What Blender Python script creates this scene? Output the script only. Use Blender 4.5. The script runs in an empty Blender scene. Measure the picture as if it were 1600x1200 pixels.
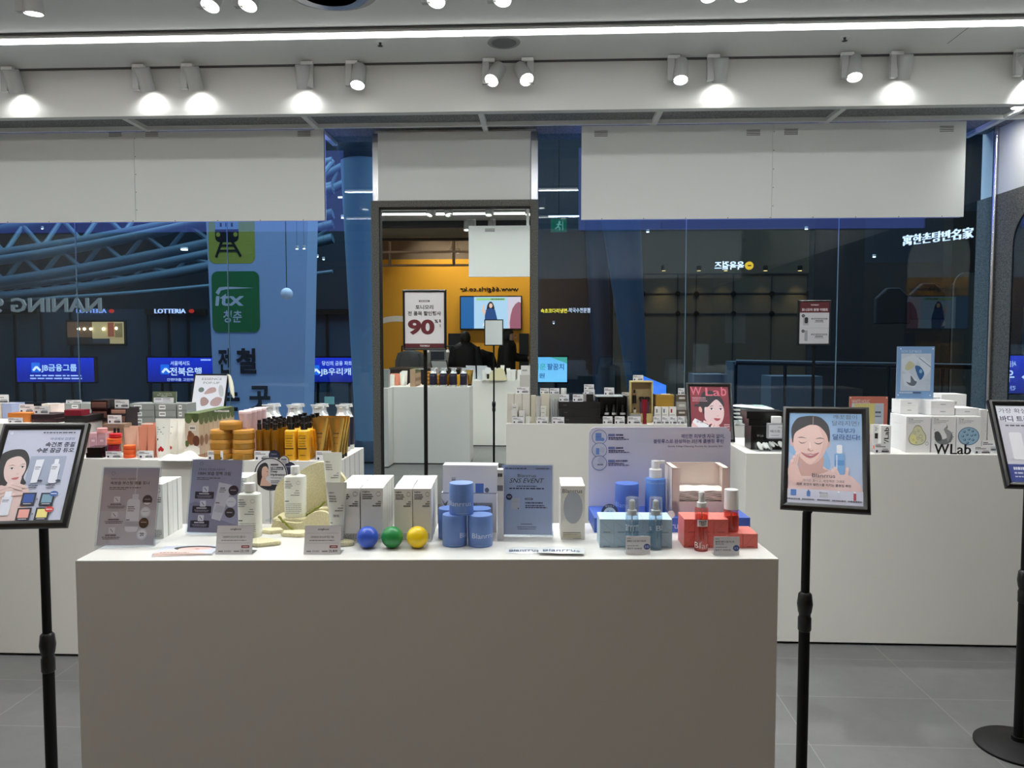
import bpy, math, random
from math import sin, cos, pi, radians, atan, sqrt
from mathutils import Vector, Matrix
random.seed(7)
sc = bpy.context.scene
COL = sc.collection
# ---------------------------------------------------------------- camera
F = 1190.0                                   # focal length in pixels of the 1600x1200 frame
YAW, PIT = atan(55/F), atan(65/F)
EYE = Vector((0, 0, 1.5))
cd = bpy.data.cameras.new('camera'); cam = bpy.data.objects.new('camera', cd); COL.objects.link(cam)
cd.sensor_width = 36; cd.lens = F/1600*36; cd.clip_start = .05; cd.clip_end = 200
cam.location = EYE; cam.rotation_euler = (pi/2-PIT, 0, YAW)
sc.camera = cam
# ---------------------------------------------------------------- colour management, world
sc.view_settings.view_transform = 'Standard'; sc.view_settings.look = 'None'
sc.view_settings.exposure = 0.30; sc.view_settings.gamma = 1; sc.view_settings.use_curve_mapping = False
w = bpy.data.worlds.new('dusk'); sc.world = w; w.use_nodes = True
w.node_tree.nodes['Background'].inputs[0].default_value = (.10, .20, .36, 1)
w.node_tree.nodes['Background'].inputs[1].default_value = .03
# ---------------------------------------------------------------- pixel rays -> points at a known depth or height
fw = Vector((-sin(YAW)*cos(PIT), cos(YAW)*cos(PIT), -sin(PIT)))
rt = Vector((cos(YAW), sin(YAW), 0)); upv = rt.cross(fw)
def ray(px, py): return fw + rt*((px-800)/F) + upv*((600-py)/F)
def at(px, py, Y):
    r = ray(px, py); return EYE + r*(Y/r.y)
def on(px, py, z):
    r = ray(px, py); return EYE + r*((z-1.5)/r.z)
T = .955                                     # height of the display plinths
ZS = at(700, 198, 6.4).z                     # soffit height
YF = on(800, 171, ZS).y                      # fascia plane
ZC = at(800, 97, YF).z                       # ceiling height
YL = on(800, 41, ZC).y                       # linear light
YM = 6.58                                    # mirror plane
YG = 6.76                                    # glass plane
# ---------------------------------------------------------------- large lights
def area(name, loc, rot, sx, sy, e, col=(1, 1, 1), spread=pi):
    l = bpy.data.lights.new(name, 'AREA'); l.shape = 'RECTANGLE'; l.size = sx; l.size_y = sy; l.energy = e; l.color = col; l.spread = spread
    o = bpy.data.objects.new(name, l); o.location = loc; o.rotation_euler = rot; COL.objects.link(o); return o
WARM = (.985, 1, .985)
area('linear_light_glow', (-1.5, YL, ZC-.056), (0, 0, 0), 11, .045, 14, WARM)
area('linear_light_glow', (-1.5, 2.9, ZC-.056), (0, 0, 0), 11, .045, 150, WARM)
area('linear_light_glow', (-1.5, .62, ZC-.056), (0, 0, 0), 11, .045, 22, WARM)
# added blue fill lights over the concourse; its roof has no opening
area('concourse_fill', (0, 15, 11.5), (0, 0, 0), 26, 8, 2100, (.66, .86, 1))
area('concourse_fill', (-3, 9.2, 9), (radians(-35), 0, 0), 14, 3, 850, (.66, .86, 1))
def spot(loc, tgt, e, size=70, blend=.7, col=WARM, r=.035):
    l = bpy.data.lights.new('spot_glow', 'SPOT'); l.energy = e; l.spot_size = radians(size); l.spot_blend = blend; l.color = col; l.shadow_soft_size = r
    o = bpy.data.objects.new('spot_glow', l); o.location = loc
    o.rotation_euler = (Vector(tgt)-Vector(loc)).to_track_quat('-Z', 'Y').to_euler(); COL.objects.link(o); return o
# ---------------------------------------------------------------- materials
def lin(c):
    return tuple(((v/255)/12.92 if v <= 10 else (((v/255)+.055)/1.055)**2.4) for v in c[:3])
MATS = {}
def pm(name, col, rough=.5, metal=0., emis=0., spec=None, bump=0., bscale=200., coat=0.):
    if name in MATS: return MATS[name]
    m = bpy.data.materials.new(name); m.use_nodes = True; nt = m.node_tree; b = nt.nodes['Principled BSDF']
    c = lin(col)+(1,)
    b.inputs['Base Color'].default_value = c; b.inputs['Roughness'].default_value = rough; b.inputs['Metallic'].default_value = metal
    if spec is not None: b.inputs['Specular IOR Level'].default_value = spec
    if coat: b.inputs['Coat Weight'].default_value = coat; b.inputs['Coat Roughness'].default_value = .08
    if emis: b.inputs['Emission Color'].default_value = c; b.inputs['Emission Strength'].default_value = emis
    n = nt.nodes.new('ShaderNodeTexNoise'); n.inputs['Scale'].default_value = bscale
    tc = nt.nodes.new('ShaderNodeTexCoord'); nt.links.new(tc.outputs['Object'], n.inputs['Vector'])
    if bump:
        bp = nt.nodes.new('ShaderNodeBump'); bp.inputs['Strength'].default_value = bump; bp.inputs['Distance'].default_value = .002
        nt.links.new(n.outputs['Fac'], bp.inputs['Height']); nt.links.new(bp.outputs['Normal'], b.inputs['Normal'])
    elif not emis:
        n.inputs['Scale'].default_value = 6
        mr = nt.nodes.new('ShaderNodeMapRange'); mr.inputs[3].default_value = max(0, rough-.04); mr.inputs[4].default_value = min(1, rough+.04)
        nt.links.new(n.outputs['Fac'], mr.inputs[0]); nt.links.new(mr.outputs[0], b.inputs['Roughness'])
    MATS[name] = m; return m
def cm(col, rough=.45, metal=0.):
    return pm('paint_%d_%d_%d_%d_%d' % (*col, rough*100, metal*100), col, rough, metal)
def clear(name, tint, gloss=.08, rough=.02, diff=0., dcol=(255, 255, 255), mxg=.22):
    """thin clear sheet: tinted see-through + a share of mirror reflection that grows at grazing angles"""
    if name in MATS: return MATS[name]
    m = bpy.data.materials.new(name); m.use_nodes = True; nt = m.node_tree; nt.nodes.clear()
    out = nt.nodes.new('ShaderNodeOutputMaterial'); tr = nt.nodes.new('ShaderNodeBsdfTransparent'); gl = nt.nodes.new('ShaderNodeBsdfGlossy')
    tr.inputs[0].default_value = lin(tint)+(1,); gl.inputs['Roughness'].default_value = rough
    lw = nt.nodes.new('ShaderNodeLayerWeight'); lw.inputs['Blend'].default_value = .25
    mr = nt.nodes.new('ShaderNodeMapRange'); mr.inputs[3].default_value = gloss; mr.inputs[4].default_value = mxg
    nt.links.new(lw.outputs['Fresnel'], mr.inputs[0])
    mr.inputs[1].default_value = .08
    mx = nt.nodes.new('ShaderNodeMixShader'); nt.links.new(mr.outputs[0], mx.inputs[0]); nt.links.new(tr.outputs[0], mx.inputs[1]); nt.links.new(gl.outputs[0], mx.inputs[2])
    last = mx
    if diff:
        df = nt.nodes.new('ShaderNodeBsdfDiffuse'); df.inputs[0].default_value = lin(dcol)+(1,)
        m2 = nt.nodes.new('ShaderNodeMixShader'); m2.inputs[0].default_value = diff
        nt.links.new(mx.outputs[0], m2.inputs[1]); nt.links.new(df.outputs[0], m2.inputs[2]); last = m2
    nt.links.new(last.outputs[0], out.inputs[0]); MATS[name] = m; return m
def attr_mat(name, rough=.45, emis=0., coat=0.):
    m = bpy.data.materials.new(name); m.use_nodes = True; nt = m.node_tree; b = nt.nodes['Principled BSDF']
    a = nt.nodes.new('ShaderNodeAttribute'); a.attribute_name = 'Col'
    b.inputs['Roughness'].default_value = rough
    if coat: b.inputs['Coat Weight'].default_value = coat; b.inputs['Coat Roughness'].default_value = .05
    if emis:
        b.inputs['Base Color'].default_value = (.01, .01, .01, 1)
        nt.links.new(a.outputs['Color'], b.inputs['Emission Color']); b.inputs['Emission Strength'].default_value = emis
    else: nt.links.new(a.outputs['Color'], b.inputs['Base Color'])
    MATS[name] = m; return m
INK = attr_mat('printed_ink'); FILM = attr_mat('glossy_print', .62); SCREEN = attr_mat('led_screen', .3, 1.0)
def speckle(name, a, b_, scale, rough=.9, bump=.5):
    m = pm(name, a, rough, bump=bump, bscale=scale); nt = m.node_tree; b = nt.nodes['Principled BSDF']
    n = [x for x in nt.nodes if x.type == 'TEX_NOISE'][0]; n.inputs['Detail'].default_value = 3
    r = nt.nodes.new('ShaderNodeValToRGB'); r.color_ramp.elements[0].position = .4; r.color_ramp.elements[1].position = .62
    r.color_ramp.elements[0].color = lin(a)+(1,); r.color_ramp.elements[1].color = lin(b_)+(1,)
    nt.links.new(n.outputs['Fac'], r.inputs[0]); nt.links.new(r.outputs[0], b.inputs['Base Color']); return m
WHITE = pm('white_laminate', (214, 213, 208), .42)
CEIL = pm('white_ceiling_paint', (216, 216, 213), .75)
PANELM = pm('white_panel_paint', (222, 224, 222), .6)
BLK = pm('black_plastic', (8, 8, 9), .38)
BLKM = pm('black_powder_coat', (5, 5, 6), .6, spec=.25)
CART = pm('white_carton_board', (226, 226, 222), .5)
PAPER = pm('white_paper', (232, 232, 232), .5)
WPL = pm('white_plastic', (232, 233, 232), .3)
CHROME = pm('brushed_steel', (190, 192, 196), .22, 1)
COVER = clear('poster_cover_film', (252, 252, 253), .012, .28, mxg=.02)
ACRY = clear('clear_acrylic', (249, 251, 253), .022, mxg=.12)
STONE = speckle('cream_sand_stone', (222, 214, 178), (204, 196, 158), 260, .9, .6)
FELT = speckle('grey_felt', (70, 70, 68), (118, 117, 113), 150, .95, .5)
MESHM = speckle('perforated_metal', (96, 98, 99), (140, 142, 142), 90, .6, .4)
DARKN = pm('dark_navy_facade', (38, 52, 66), .5)
DARKG = pm('dark_grey_facade', (44, 47, 50), .6)
# ---------------------------------------------------------------- mesh builder
GLY = {}
def glyphs(s, bold=0.):
    k = (s, bold)
    if k not in GLY:
        cu = bpy.data.curves.new('t', 'FONT'); cu.body = s; cu.resolution_u = 2 if bold < .03 else 5; cu.offset = bold
        o = bpy.data.objects.new('t', cu); me = o.to_mesh()
        vs = [(v.co.x, v.co.y) for v in me.vertices]; fs = [tuple(p.vertices) for p in me.polygons]
        o.to_mesh_clear(); bpy.data.objects.remove(o); bpy.data.curves.remove(cu)
        xs = [v[0] for v in vs]; ys = [v[1] for v in vs]; x0, x1, y0, y1 = min(xs), max(xs), min(ys), max(ys)
        GLY[k] = ([((x-x0)/(x1-x0), (y-y0)/(y1-y0)) for x, y in vs], fs, (x1-x0)/(y1-y0))
    return GLY[k]
def smooth(pts, n=5, closed=True):
    out = []; L = len(pts)
    rng = range(L) if closed else range(L-1)
    g = (lambda i: pts[i % L]) if closed else (lambda i: pts[max(0, min(L-1, i))])
    for i in rng:
        p0, p1, p2, p3 = g(i-1), g(i), g(i+1), g(i+2)
        for k in range(n):
            t = k/n
            out.append(tuple(.5*((2*b)+(c-a)*t+(2*a-5*b+4*c-d)*t*t+(-a+3*b-3*c+d)*t**3) for a, b, c, d in zip(p0, p1, p2, p3)))
    if not closed: out.append(tuple(pts[-1]))
    return out
def rrpts(x0, y0, x1, y1, r, n=5):
    o = []
    for cx, cy, a in ((x1-r, y0+r, -90), (x1-r, y1-r, 0), (x0+r, y1-r, 90), (x0+r, y0+r, 180)):
        for k in range(n+1):
            t = radians(a+90*k/n); o.append((cx+r*cos(t), cy+r*sin(t)))
    return o
class MB:
    def __init__(s): s.v = []; s.f = []; s.m = []; s.c = []; s.mats = []; s.hascol = False
    def mi(s, m):
        if m not in s.mats: s.mats.append(m)
        return s.mats.index(m)
    def face(s, pts, m, col=None):
        i = len(s.v); s.v += [tuple(p) for p in pts]; s.f.append(tuple(range(i, i+len(pts)))); s.m.append(s.mi(m)); s.c.append(col)
        if col is not None: s.hascol = True
        return s
    def raw(s, vs, fs, m, col=None):
        i = len(s.v); s.v += [tuple(p) for p in vs]; k = s.mi(m)
        for f in fs: s.f.append(tuple(a+i for a in f)); s.m.append(k); s.c.append(col)
        if col is not None: s.hascol = True
        return s
    def box(s, x0, x1, y0, y1, z0, z1, m, R=None):
        vs = [(x, y, z) for z in (z0, z1) for x, y in ((x0, y0), (x1, y0), (x1, y1), (x0, y1))]
        if R is not None: vs = [tuple(R @ Vector(v)) for v in vs]
        return s.raw(vs, [(3, 2, 1, 0), (4, 5, 6, 7), (0, 1, 5, 4), (1, 2, 6, 5), (2, 3, 7, 6), (3, 0, 4, 7)], m)
    def lathe(s, prof, m, n=20, c=(0, 0, 0), sx=1., sy=1., R=None, expo=None):
        vs = []; fs = []
        for r, z in prof:
            for k in range(n):
                a = 2*pi*k/n; x, y = cos(a), sin(a)
                if expo: x = math.copysign(abs(x)**expo, x); y = math.copysign(abs(y)**expo, y)
                vs.append(Vector((r*x*sx, r*y*sy, z)))
        if R is not None: vs = [R @ v for v in vs]
        vs = [(v.x+c[0], v.y+c[1], v.z+c[2]) for v in vs]
        for i in range(len(prof)-1):
            for k in range(n):
                a, b = i*n+k, i*n+(k+1) % n; fs.append((a, b, b+n, a+n))
        if prof[0][0] > 1e-6: fs.append(tuple(range(n-1, -1, -1)))
        if prof[-1][0] > 1e-6: fs.append(tuple(range((len(prof)-1)*n, len(prof)*n)))
        return s.raw(vs, fs, m)
    def cyl(s, a, b, r, m, n=12, r2=None):
        a, b = Vector(a), Vector(b); d = b-a; q = d.to_track_quat('Z', 'Y').to_matrix(); r2 = r if r2 is None else r2
        vs = [tuple(a+q @ Vector((r*cos(2*pi*k/n), r*sin(2*pi*k/n), 0))) for k in range(n)]+[tuple(b+q @ Vector((r2*cos(2*pi*k/n), r2*sin(2*pi*k/n), 0))) for k in range(n)]
        return s.raw(vs, [(k, (k+1) % n, n+(k+1) % n, n+k) for k in range(n)]+[tuple(range(n-1, -1, -1)), tuple(range(n, 2*n))], m)
    def tube(s, path, r, m, n=8):
        P = [Vector(p) for p in path]; vs = []; fs = []; u = None
        for i, p in enumerate(P):
            d = (P[min(i+1, len(P)-1)]-P[max(0, i-1)]).normalized()
            if u is None: u = d.orthogonal().normalized()
            u = (u-d*u.dot(d)).normalized(); w2 = d.cross(u)
            rr = r[i] if isinstance(r, (list, tuple)) else r
            vs += [tuple(p+u*(rr*cos(2*pi*k/n))+w2*(rr*sin(2*pi*k/n))) for k in range(n)]
        for i in range(len(P)-1):
            for k in range(n): fs.append((i*n+k, i*n+(k+1) % n, (i+1)*n+(k+1) % n, (i+1)*n+k))
        fs += [tuple(range(n-1, -1, -1)), tuple(range((len(P)-1)*n, len(P)*n))]
        return s.raw(vs, fs, m)
    def loft(s, rings, m, caps=True):
        n = len(rings[0]); vs = [p for r in rings for p in r]; fs = []
        for i in range(len(rings)-1):
            for k in range(n): fs.append((i*n+k, i*n+(k+1) % n, (i+1)*n+(k+1) % n, (i+1)*n+k))
        if caps: fs += [tuple(range(n-1, -1, -1)), tuple(range((len(rings)-1)*n, len(rings)*n))]
        return s.raw(vs, fs, m)
    def prism(s, pts, m, o=(0, 0, 0), U=(1, 0, 0), V=(0, 0, 1), N=(0, 1, 0), t=.01):
        o, U, V, N = map(Vector, (o, U, V, N))
        a = [tuple(o+U*p[0]+V*p[1]) for p in pts]; b = [tuple(o+U*p[0]+V*p[1]+N*t) for p in pts]; n = len(pts)
        return s.raw(a+b, [tuple(range(n)), tuple(range(2*n-1, n-1, -1))]+[(k, k+n, (k+1) % n+n, (k+1) % n) for k in range(n)], m)
    def sphere(s, c, r, m, n=16, sz=1.):
        return s.lathe([(max(1e-7, r*sin(pi*i/n)), -r*cos(pi*i/n)*sz) for i in range(n+1)], m, n*2, c)
    def build(s, name, parent=None, bevel=0., flat=False):
        me = bpy.data.meshes.new(name); me.from_pydata(s.v, [], s.f)
        for m in s.mats: me.materials.append(m)
        me.polygons.foreach_set('material_index', s.m)
        if s.hascol:
            ca = me.color_attributes.new('Col', 'FLOAT_COLOR', 'CORNER'); buf = []
            for f, c in zip(s.f, s.c):
                if c is None: buf += [1, 1, 1, 1]*len(f)
                elif isinstance(c, list):
                    for q in c: buf += [*q, 1]
                else: buf += [*c, 1]*len(f)
            ca.data.foreach_set('color', buf)
        me.validate(); me.update()
        if not flat:
            me.polygons.foreach_set('use_smooth', [True]*len(me.polygons)); me.set_sharp_from_angle(angle=radians(38))
        o = bpy.data.objects.new(name, me); COL.objects.link(o)
        if parent is not None: o.parent = parent
        if bevel:
            b = o.modifiers.new('bevel', 'BEVEL'); b.width = bevel; b.segments = 2; b.limit_method = 'ANGLE'
        return o
class Canvas:
    """prints shapes onto a flat face; drawing coordinates run from (x0,y0) top-left to (x1,y1) bottom-right"""
    def __init__(s, mb, o, U, V, wd, ht, fr=(0, 0, 1, 1), mat=None, eps=6e-5, base=2e-4):
        s.mb = mb; s.o = Vector(o); s.U = Vector(U).normalized(); s.V = Vector(V).normalized(); s.N = s.V.cross(s.U).normalized()*-1
        s.N = s.U.cross(s.V)*-1; s.w, s.h, s.fr = wd, ht, fr; s.mat = mat or INK; s.eps = eps; s.lv = base
        s.sx = wd/(fr[2]-fr[0]); s.sy = ht/(fr[3]-fr[1]); s.clip = True
    def P(s, x, y):
        if s.clip: x = min(max(x, s.fr[0]), s.fr[2]); y = min(max(y, s.fr[1]), s.fr[3])
        return s.o+s.U*((x-s.fr[0])*s.sx)+s.V*((y-s.fr[1])*s.sy)+s.N*s.lv
    def up(s): s.lv += s.eps
    def poly(s, pts, col, sm=0):
        if sm: pts = smooth(pts, sm)
        s.mb.face([s.P(*p) for p in pts], s.mat, lin(col)); s.up()
    def rect(s, x0, y0, x1, y1, col, col2=None):
        c = lin(col) if col2 is None else [lin(col), lin(col), lin(col2), lin(col2)]
        s.mb.face([s.P(x0, y0), s.P(x1, y0), s.P(x1, y1), s.P(x0, y1)], s.mat, c); s.up()
    def ell(s, cx, cy, rx, ry, col, n=24, a0=0, a1=360, rot=0):
        k = n if a1-a0 < 360 else n-1; pts = []
        for i in range(k+1):
            t = radians(a0+(a1-a0)*i/n); x, y = rx*cos(t), ry*sin(t); r = radians(rot); pts.append((cx+x*cos(r)-y*sin(r), cy+x*sin(r)+y*cos(r)))
        s.poly(pts, col)
    def rr(s, x0, y0, x1, y1, r, col): s.poly(rrpts(x0, y0, x1, y1, r), col)
    def line(s, x0, y0, x1, y1, t, col):
        d = Vector((x1-x0, y1-y0)).normalized()*t/2; s.poly([(x0-d.y, y0+d.x), (x1-d.y, y1+d.x), (x1+d.y, y1-d.x), (x0+d.y, y0-d.x)], col)
    def path(s, pts, t, col):
        for a, b in zip(pts, pts[1:]): s.line(*a, *b, t, col); s.lv -= s.eps*.9
        s.up()
    def ring(s, cx, cy, rx, ry, t, col, n=28):
        vs = []; 
        for k in range(n):
            a = 2*pi*k/n
            vs += [s.P(cx+rx*cos(a), cy+ry*sin(a)), s.P(cx+(rx-t)*cos(a), cy+(ry-t)*sin(a))]
        s.mb.raw(vs, [(2*k, 2*((k+1) % n), 2*((k+1) % n)+1, 2*k+1) for k in range(n)], s.mat, lin(col)); s.up()
    def text(s, t, x0, y0, x1, y1, col, bold=0., shear=0., rot=False, mirror=False):
        vs, fs, _ = glyphs(t, bold); out = []
        for u, v in vs:
            if mirror: u = 1-u
            if rot: X, Y = x0+(x1-x0)*(1-v), y1-(y1-y0)*u
            else: X, Y = x0+(x1-x0)*u+shear*(y1-y0)*v, y1-(y1-y0)*v
            out.append(s.P(X, Y))
        s.mb.raw(out, fs, s.mat, lin(col)); s.up()
    def dash(s, x0, y0, x1, y1, col, seed=1):
        r = random.Random(seed); x = x0; L = x1-x0
        while x < x1-L*.02:
            wv = L*r.uniform(.05, .16); e = min(x1, x+wv); s.mb.face([s.P(x, y0), s.P(e, y0), s.P(e, y1), s.P(x, y1)], s.mat, lin(col)); x = e+L*.025
        s.up()
def front(mb, x0, x1, y, z0, z1, fr=(0, 0, 1, 1), mat=None, **k):      # canvas on a face looking at -Y
    return Canvas(mb, (x0, y, z1), (1, 0, 0), (0, 0, -1), x1-x0, z1-z0, fr, mat, **k)
def topc(mb, x0, x1, y0, y1, z, fr=(0, 0, 1, 1), mat=None, **k):       # canvas on a top face, read from the -Y side
    return Canvas(mb, (x0, y1, z), (1, 0, 0), (0, -1, 0), x1-x0, y1-y0, fr, mat, **k)
# ---------------------------------------------------------------- things
LABELS = {}
def tag(o, label, cat, group=None, kind=None):
    if label: o['label'] = label
    if cat: o['category'] = cat
    if group: o['group'] = group
    if kind: o['kind'] = kind
    return o
def thing(name, label, cat, loc=(0, 0, 0), rz=0., group=None):
    o = bpy.data.objects.new(name, None); o.empty_display_size = .05; COL.objects.link(o); o.location = loc; o.rotation_euler = (0, 0, rz)
    return tag(o, label, cat, group)
def place(o, loc, rz=0.):
    o.location = loc; o.rotation_euler = (0, 0, rz); return o
def struct(name, mb, **k): return tag(mb.build(name, **k), None, None, None, 'structure')
def clone(root, loc, rz, label, group=None):
    r = root.copy(); COL.objects.link(r); r.location = loc; r.rotation_euler = (0, 0, rz); r['label'] = label
    if group: r['group'] = group
    for ch in list(root.children):
        c = ch.copy(); COL.objects.link(c); c.parent = r
        for g in list(ch.children):
            d = g.copy(); COL.objects.link(d); d.parent = c
    return r
def sub(o, loc):
    o.location = loc; return o
# ================================================================ THE SHOP SHELL
XL, XR = -7.0, at(1555, 400, YG).x
# floor: large grey porcelain tiles
fm = bpy.data.materials.new('grey_porcelain_tiles'); fm.use_nodes = True; nt = fm.node_tree; b = nt.nodes['Principled BSDF']
tc = nt.nodes.new('ShaderNodeTexCoord'); mp = nt.nodes.new('ShaderNodeMapping'); br = nt.nodes.new('ShaderNodeTexBrick')
mp.inputs['Location'].default_value = (-.347, -.05, 0)
br.offset = 0; br.inputs['Scale'].default_value = 1; br.inputs['Brick Width'].default_value = .637; br.inputs['Row Height'].default_value = .395
br.inputs['Mortar Size'].default_value = .0018; br.inputs['Mortar Smooth'].default_value = .1; br.inputs['Bias'].default_value = 0
br.inputs['Color1'].default_value = lin((94, 95, 95))+(1,); br.inputs['Color2'].default_value = lin((88, 89, 89))+(1,); br.inputs['Mortar'].default_value = lin((120, 120, 118))+(1,)
nt.links.new(tc.outputs['Object'], mp.inputs[0]); nt.links.new(mp.outputs[0], br.inputs['Vector'])
ns = nt.nodes.new('ShaderNodeTexNoise'); ns.inputs['Scale'].default_value = 5; ns.inputs['Detail'].default_value = 9; ns.inputs['Roughness'].default_value = .7
nt.links.new(tc.outputs['Object'], ns.inputs['Vector'])
mx = nt.nodes.new('ShaderNodeMix'); mx.data_type = 'RGBA'; mx.blend_type = 'OVERLAY'; mx.inputs[0].default_value = .45
nt.links.new(br.outputs['Color'], mx.inputs[6]); nt.links.new(ns.outputs['Color'], mx.inputs[7])
hs = nt.nodes.new('ShaderNodeHueSaturation'); hs.inputs['Saturation'].default_value = .12; nt.links.new(mx.outputs[2], hs.inputs['Color'])
nt.links.new(hs.outputs[0], b.inputs['Base Color']); b.inputs['Roughness'].default_value = .38
struct('floor', MB().box(XL, XR+.3, -7, YG, -.1, 0, fm), flat=True)
# ceiling of the shop (stops beside the photographer; beyond it the neighbouring shop's ceiling is higher)
struct('ceiling', MB().box(XL, XR+.3, -.35, YF, ZC, ZC+.2, CEIL), flat=True)
struct('trim_1', MB().box(XL, XR+.3, YF, YF+.06, ZS, ZC+.2, CEIL), flat=True)
struct('trim_2', MB().box(XL, XR+.3, -.41, -.35, ZC-.12, ZC+.2, pm('dark_bulkhead', (52, 52, 54), .6)), flat=True)
mesh = MB().box(XL, XR, YF+.06, YG+.2, ZS+.03, ZS+.06, MESHM)
struct('ceiling', mesh, flat=True)
for i, px in enumerate((-40, 230, 495, 757, 1022, 1292, 1567)):
    x = at(px, 198, YG-.35).x
    struct('trim_3', MB().box(x-.022, x+.022, YF+.06, YG+.2, ZS-.002, ZS+.03, PANELM), flat=True)
struct('trim_4', MB().box(XL, XR, YG-.39, YG-.36, ZS-.004, ZS+.03, PANELM), flat=True)
struct('trim_5', MB().box(XL, XR, YF-.006, YF+.07, ZS-.012, ZS+.03, CEIL), flat=True)
# side wall on the right with its rounded mirror
rw = MB(); rw.box(XR, XR+.2, -7, YG+.25, 2.75, ZS+.5, PANELM); rw.box(XR-.03, XR+.2, -7, YG+.25, 0, 2.75, FELT)
struct('wall_right', rw, flat=True)
struct('wall_left', MB().box(XL-.2, XL, -7, YG+.25, 0, 5, CEIL), flat=True)
MIR = bpy.data.materials.new('mirror_silver'); MIR.use_nodes = True
_b = MIR.node_tree.nodes['Principled BSDF']; _b.inputs['Base Color'].default_value = (.80, .84, .82, 1); _b.inputs['Metallic'].default_value = 1; _b.inputs['Roughness'].default_value = .0
MATS['mirror'] = MIR
ym = at(1587, 500, 6.4).x; YR = XR/ym*6.4
t = thing('wall_mirror', 'tall rounded mirror set into the grey felt side wall at right edge', 'mirror', (XR-.031, YR-.6, 0))
pts = rrpts(-.6, .35, .6, 2.56, .28, 8)
MB().prism(pts, MIR, (-.004, 0, 0), (0, 1, 0), (0, 0, 1), (1, 0, 0), .003).build('mirror_glass', t, flat=True)
pts2 = rrpts(-.615, .335, .615, 2.575, .29, 8)
n = len(pts); fr = MB()
for k in range(n):
    a, b_, c, d = pts[k], pts[(k+1) % n], pts2[(k+1) % n], pts2[k]
    fr.face([(-.006, a[0], a[1]), (-.006, b_[0], b_[1]), (-.006, c[0], c[1]), (-.006, d[0], d[1])], BLKM)
    fr.face([(-.006, d[0], d[1]), (-.006, c[0], c[1]), (0, c[0], c[1]), (0, d[0], d[1])], BLKM)
fr.build('rim', t, flat=True)
# centre column with the mirror
xa, xb = at(583, 400, YM).x, at(841, 400, YM).x
cw = MB(); cw.box(xa+.02, xb-.02, YM+.012, YG+.3, 0, ZS+.03, PANELM)
struct('wall_center', cw, flat=True)
xu0, xu1 = at(592, 250, YM).x, at(829, 250, YM).x; zt = at(700, 313, YM-.05).z
MB_ = MB().box(xu0, xu1, YM-.035, YM+.012, zt+.004, ZS-.002, PANELM); tag(MB_.build('column_cladding'), 'white cladding panel above the framed mirror on the centre column', 'panel')
for s_, (u, v) in (('left', (xa, xu0)), ('right', (xu1, xb))):
    tag(MB().box(u+.002, v-.002, YM-.01, YM+.011, zt+.004, ZS-.002, CHROME).build('corner_trim', bevel=.004), 'brushed metal corner strip on the %s side above the framed mirror' % s_, 'trim')
t = thing('framed_mirror', 'full height mirror in a thick grey felt frame on the column', 'mirror', ((xa+xb)/2, YM, 0))
hw = (xb-xa)/2; fw_ = .066
MB().box(-hw+fw_-.005, hw-fw_+.005, 0, .008, .06, zt-.05, MIR).build('mirror_glass', t, flat=True)
f = MB(); f.box(-hw, -hw+fw_, -.06, .01, 0, zt, FELT); f.box(hw-fw_, hw, -.06, .01, 0, zt, FELT); f.box(-hw+fw_, hw-fw_, -.06, .01, zt-.055, zt, FELT); f.box(-hw+fw_, hw-fw_, -.06, .01, 0, .07, FELT)
f.build('frame', t, flat=True)
g = .004; f = MB()
for x0, x1, z0, z1 in ((-hw+fw_, -hw+fw_+g, .07, zt-.055), (hw-fw_-g, hw-fw_, .07, zt-.055), (-hw+fw_, hw-fw_, zt-.055-g, zt-.055)):
    f.box(x0, x1, -.055, -.001, z0, z1, BLKM)
f.build('inner_trim', t, flat=True)
# glass wall
GLASS = clear('window_glass', (232, 243, 250), .035, 0., mxg=.5)
def glass_run(k, x0, x1, seams):
    xs = [x0]+[at(p, 400, YG).x for p in seams]+[x1]
    for i in range(len(xs)-1):
        o = MB().box(xs[i]+.003, xs[i+1]-.003, YG, YG+.012, 0.02, ZS+.4, GLASS).build('window_%d' % k[0], flat=True); tag(o, None, None, None, 'structure'); k[0] += 1
        if i: 
            s_ = MB().box(xs[i]-.003, xs[i]+.003, YG+.001, YG+.011, .02, ZS+.4, pm('glass_edge', (120, 150, 165), .3)); struct('trim_6', s_, flat=True)
k = [1]
glass_run(k, XL, xa+.03, (118, 355)); glass_run(k, xb-.03, XR, (1072, 1310))
struct('trim_7', MB().box(XL, XR, YG-.02, YG+.03, 0, .02, CHROME), flat=True)
struct('trim_8', MB().cyl((XR-.05, YG-.05, 0), (XR-.05, YG-.05, ZS+.03), .022, CHROME), flat=False)
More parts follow.
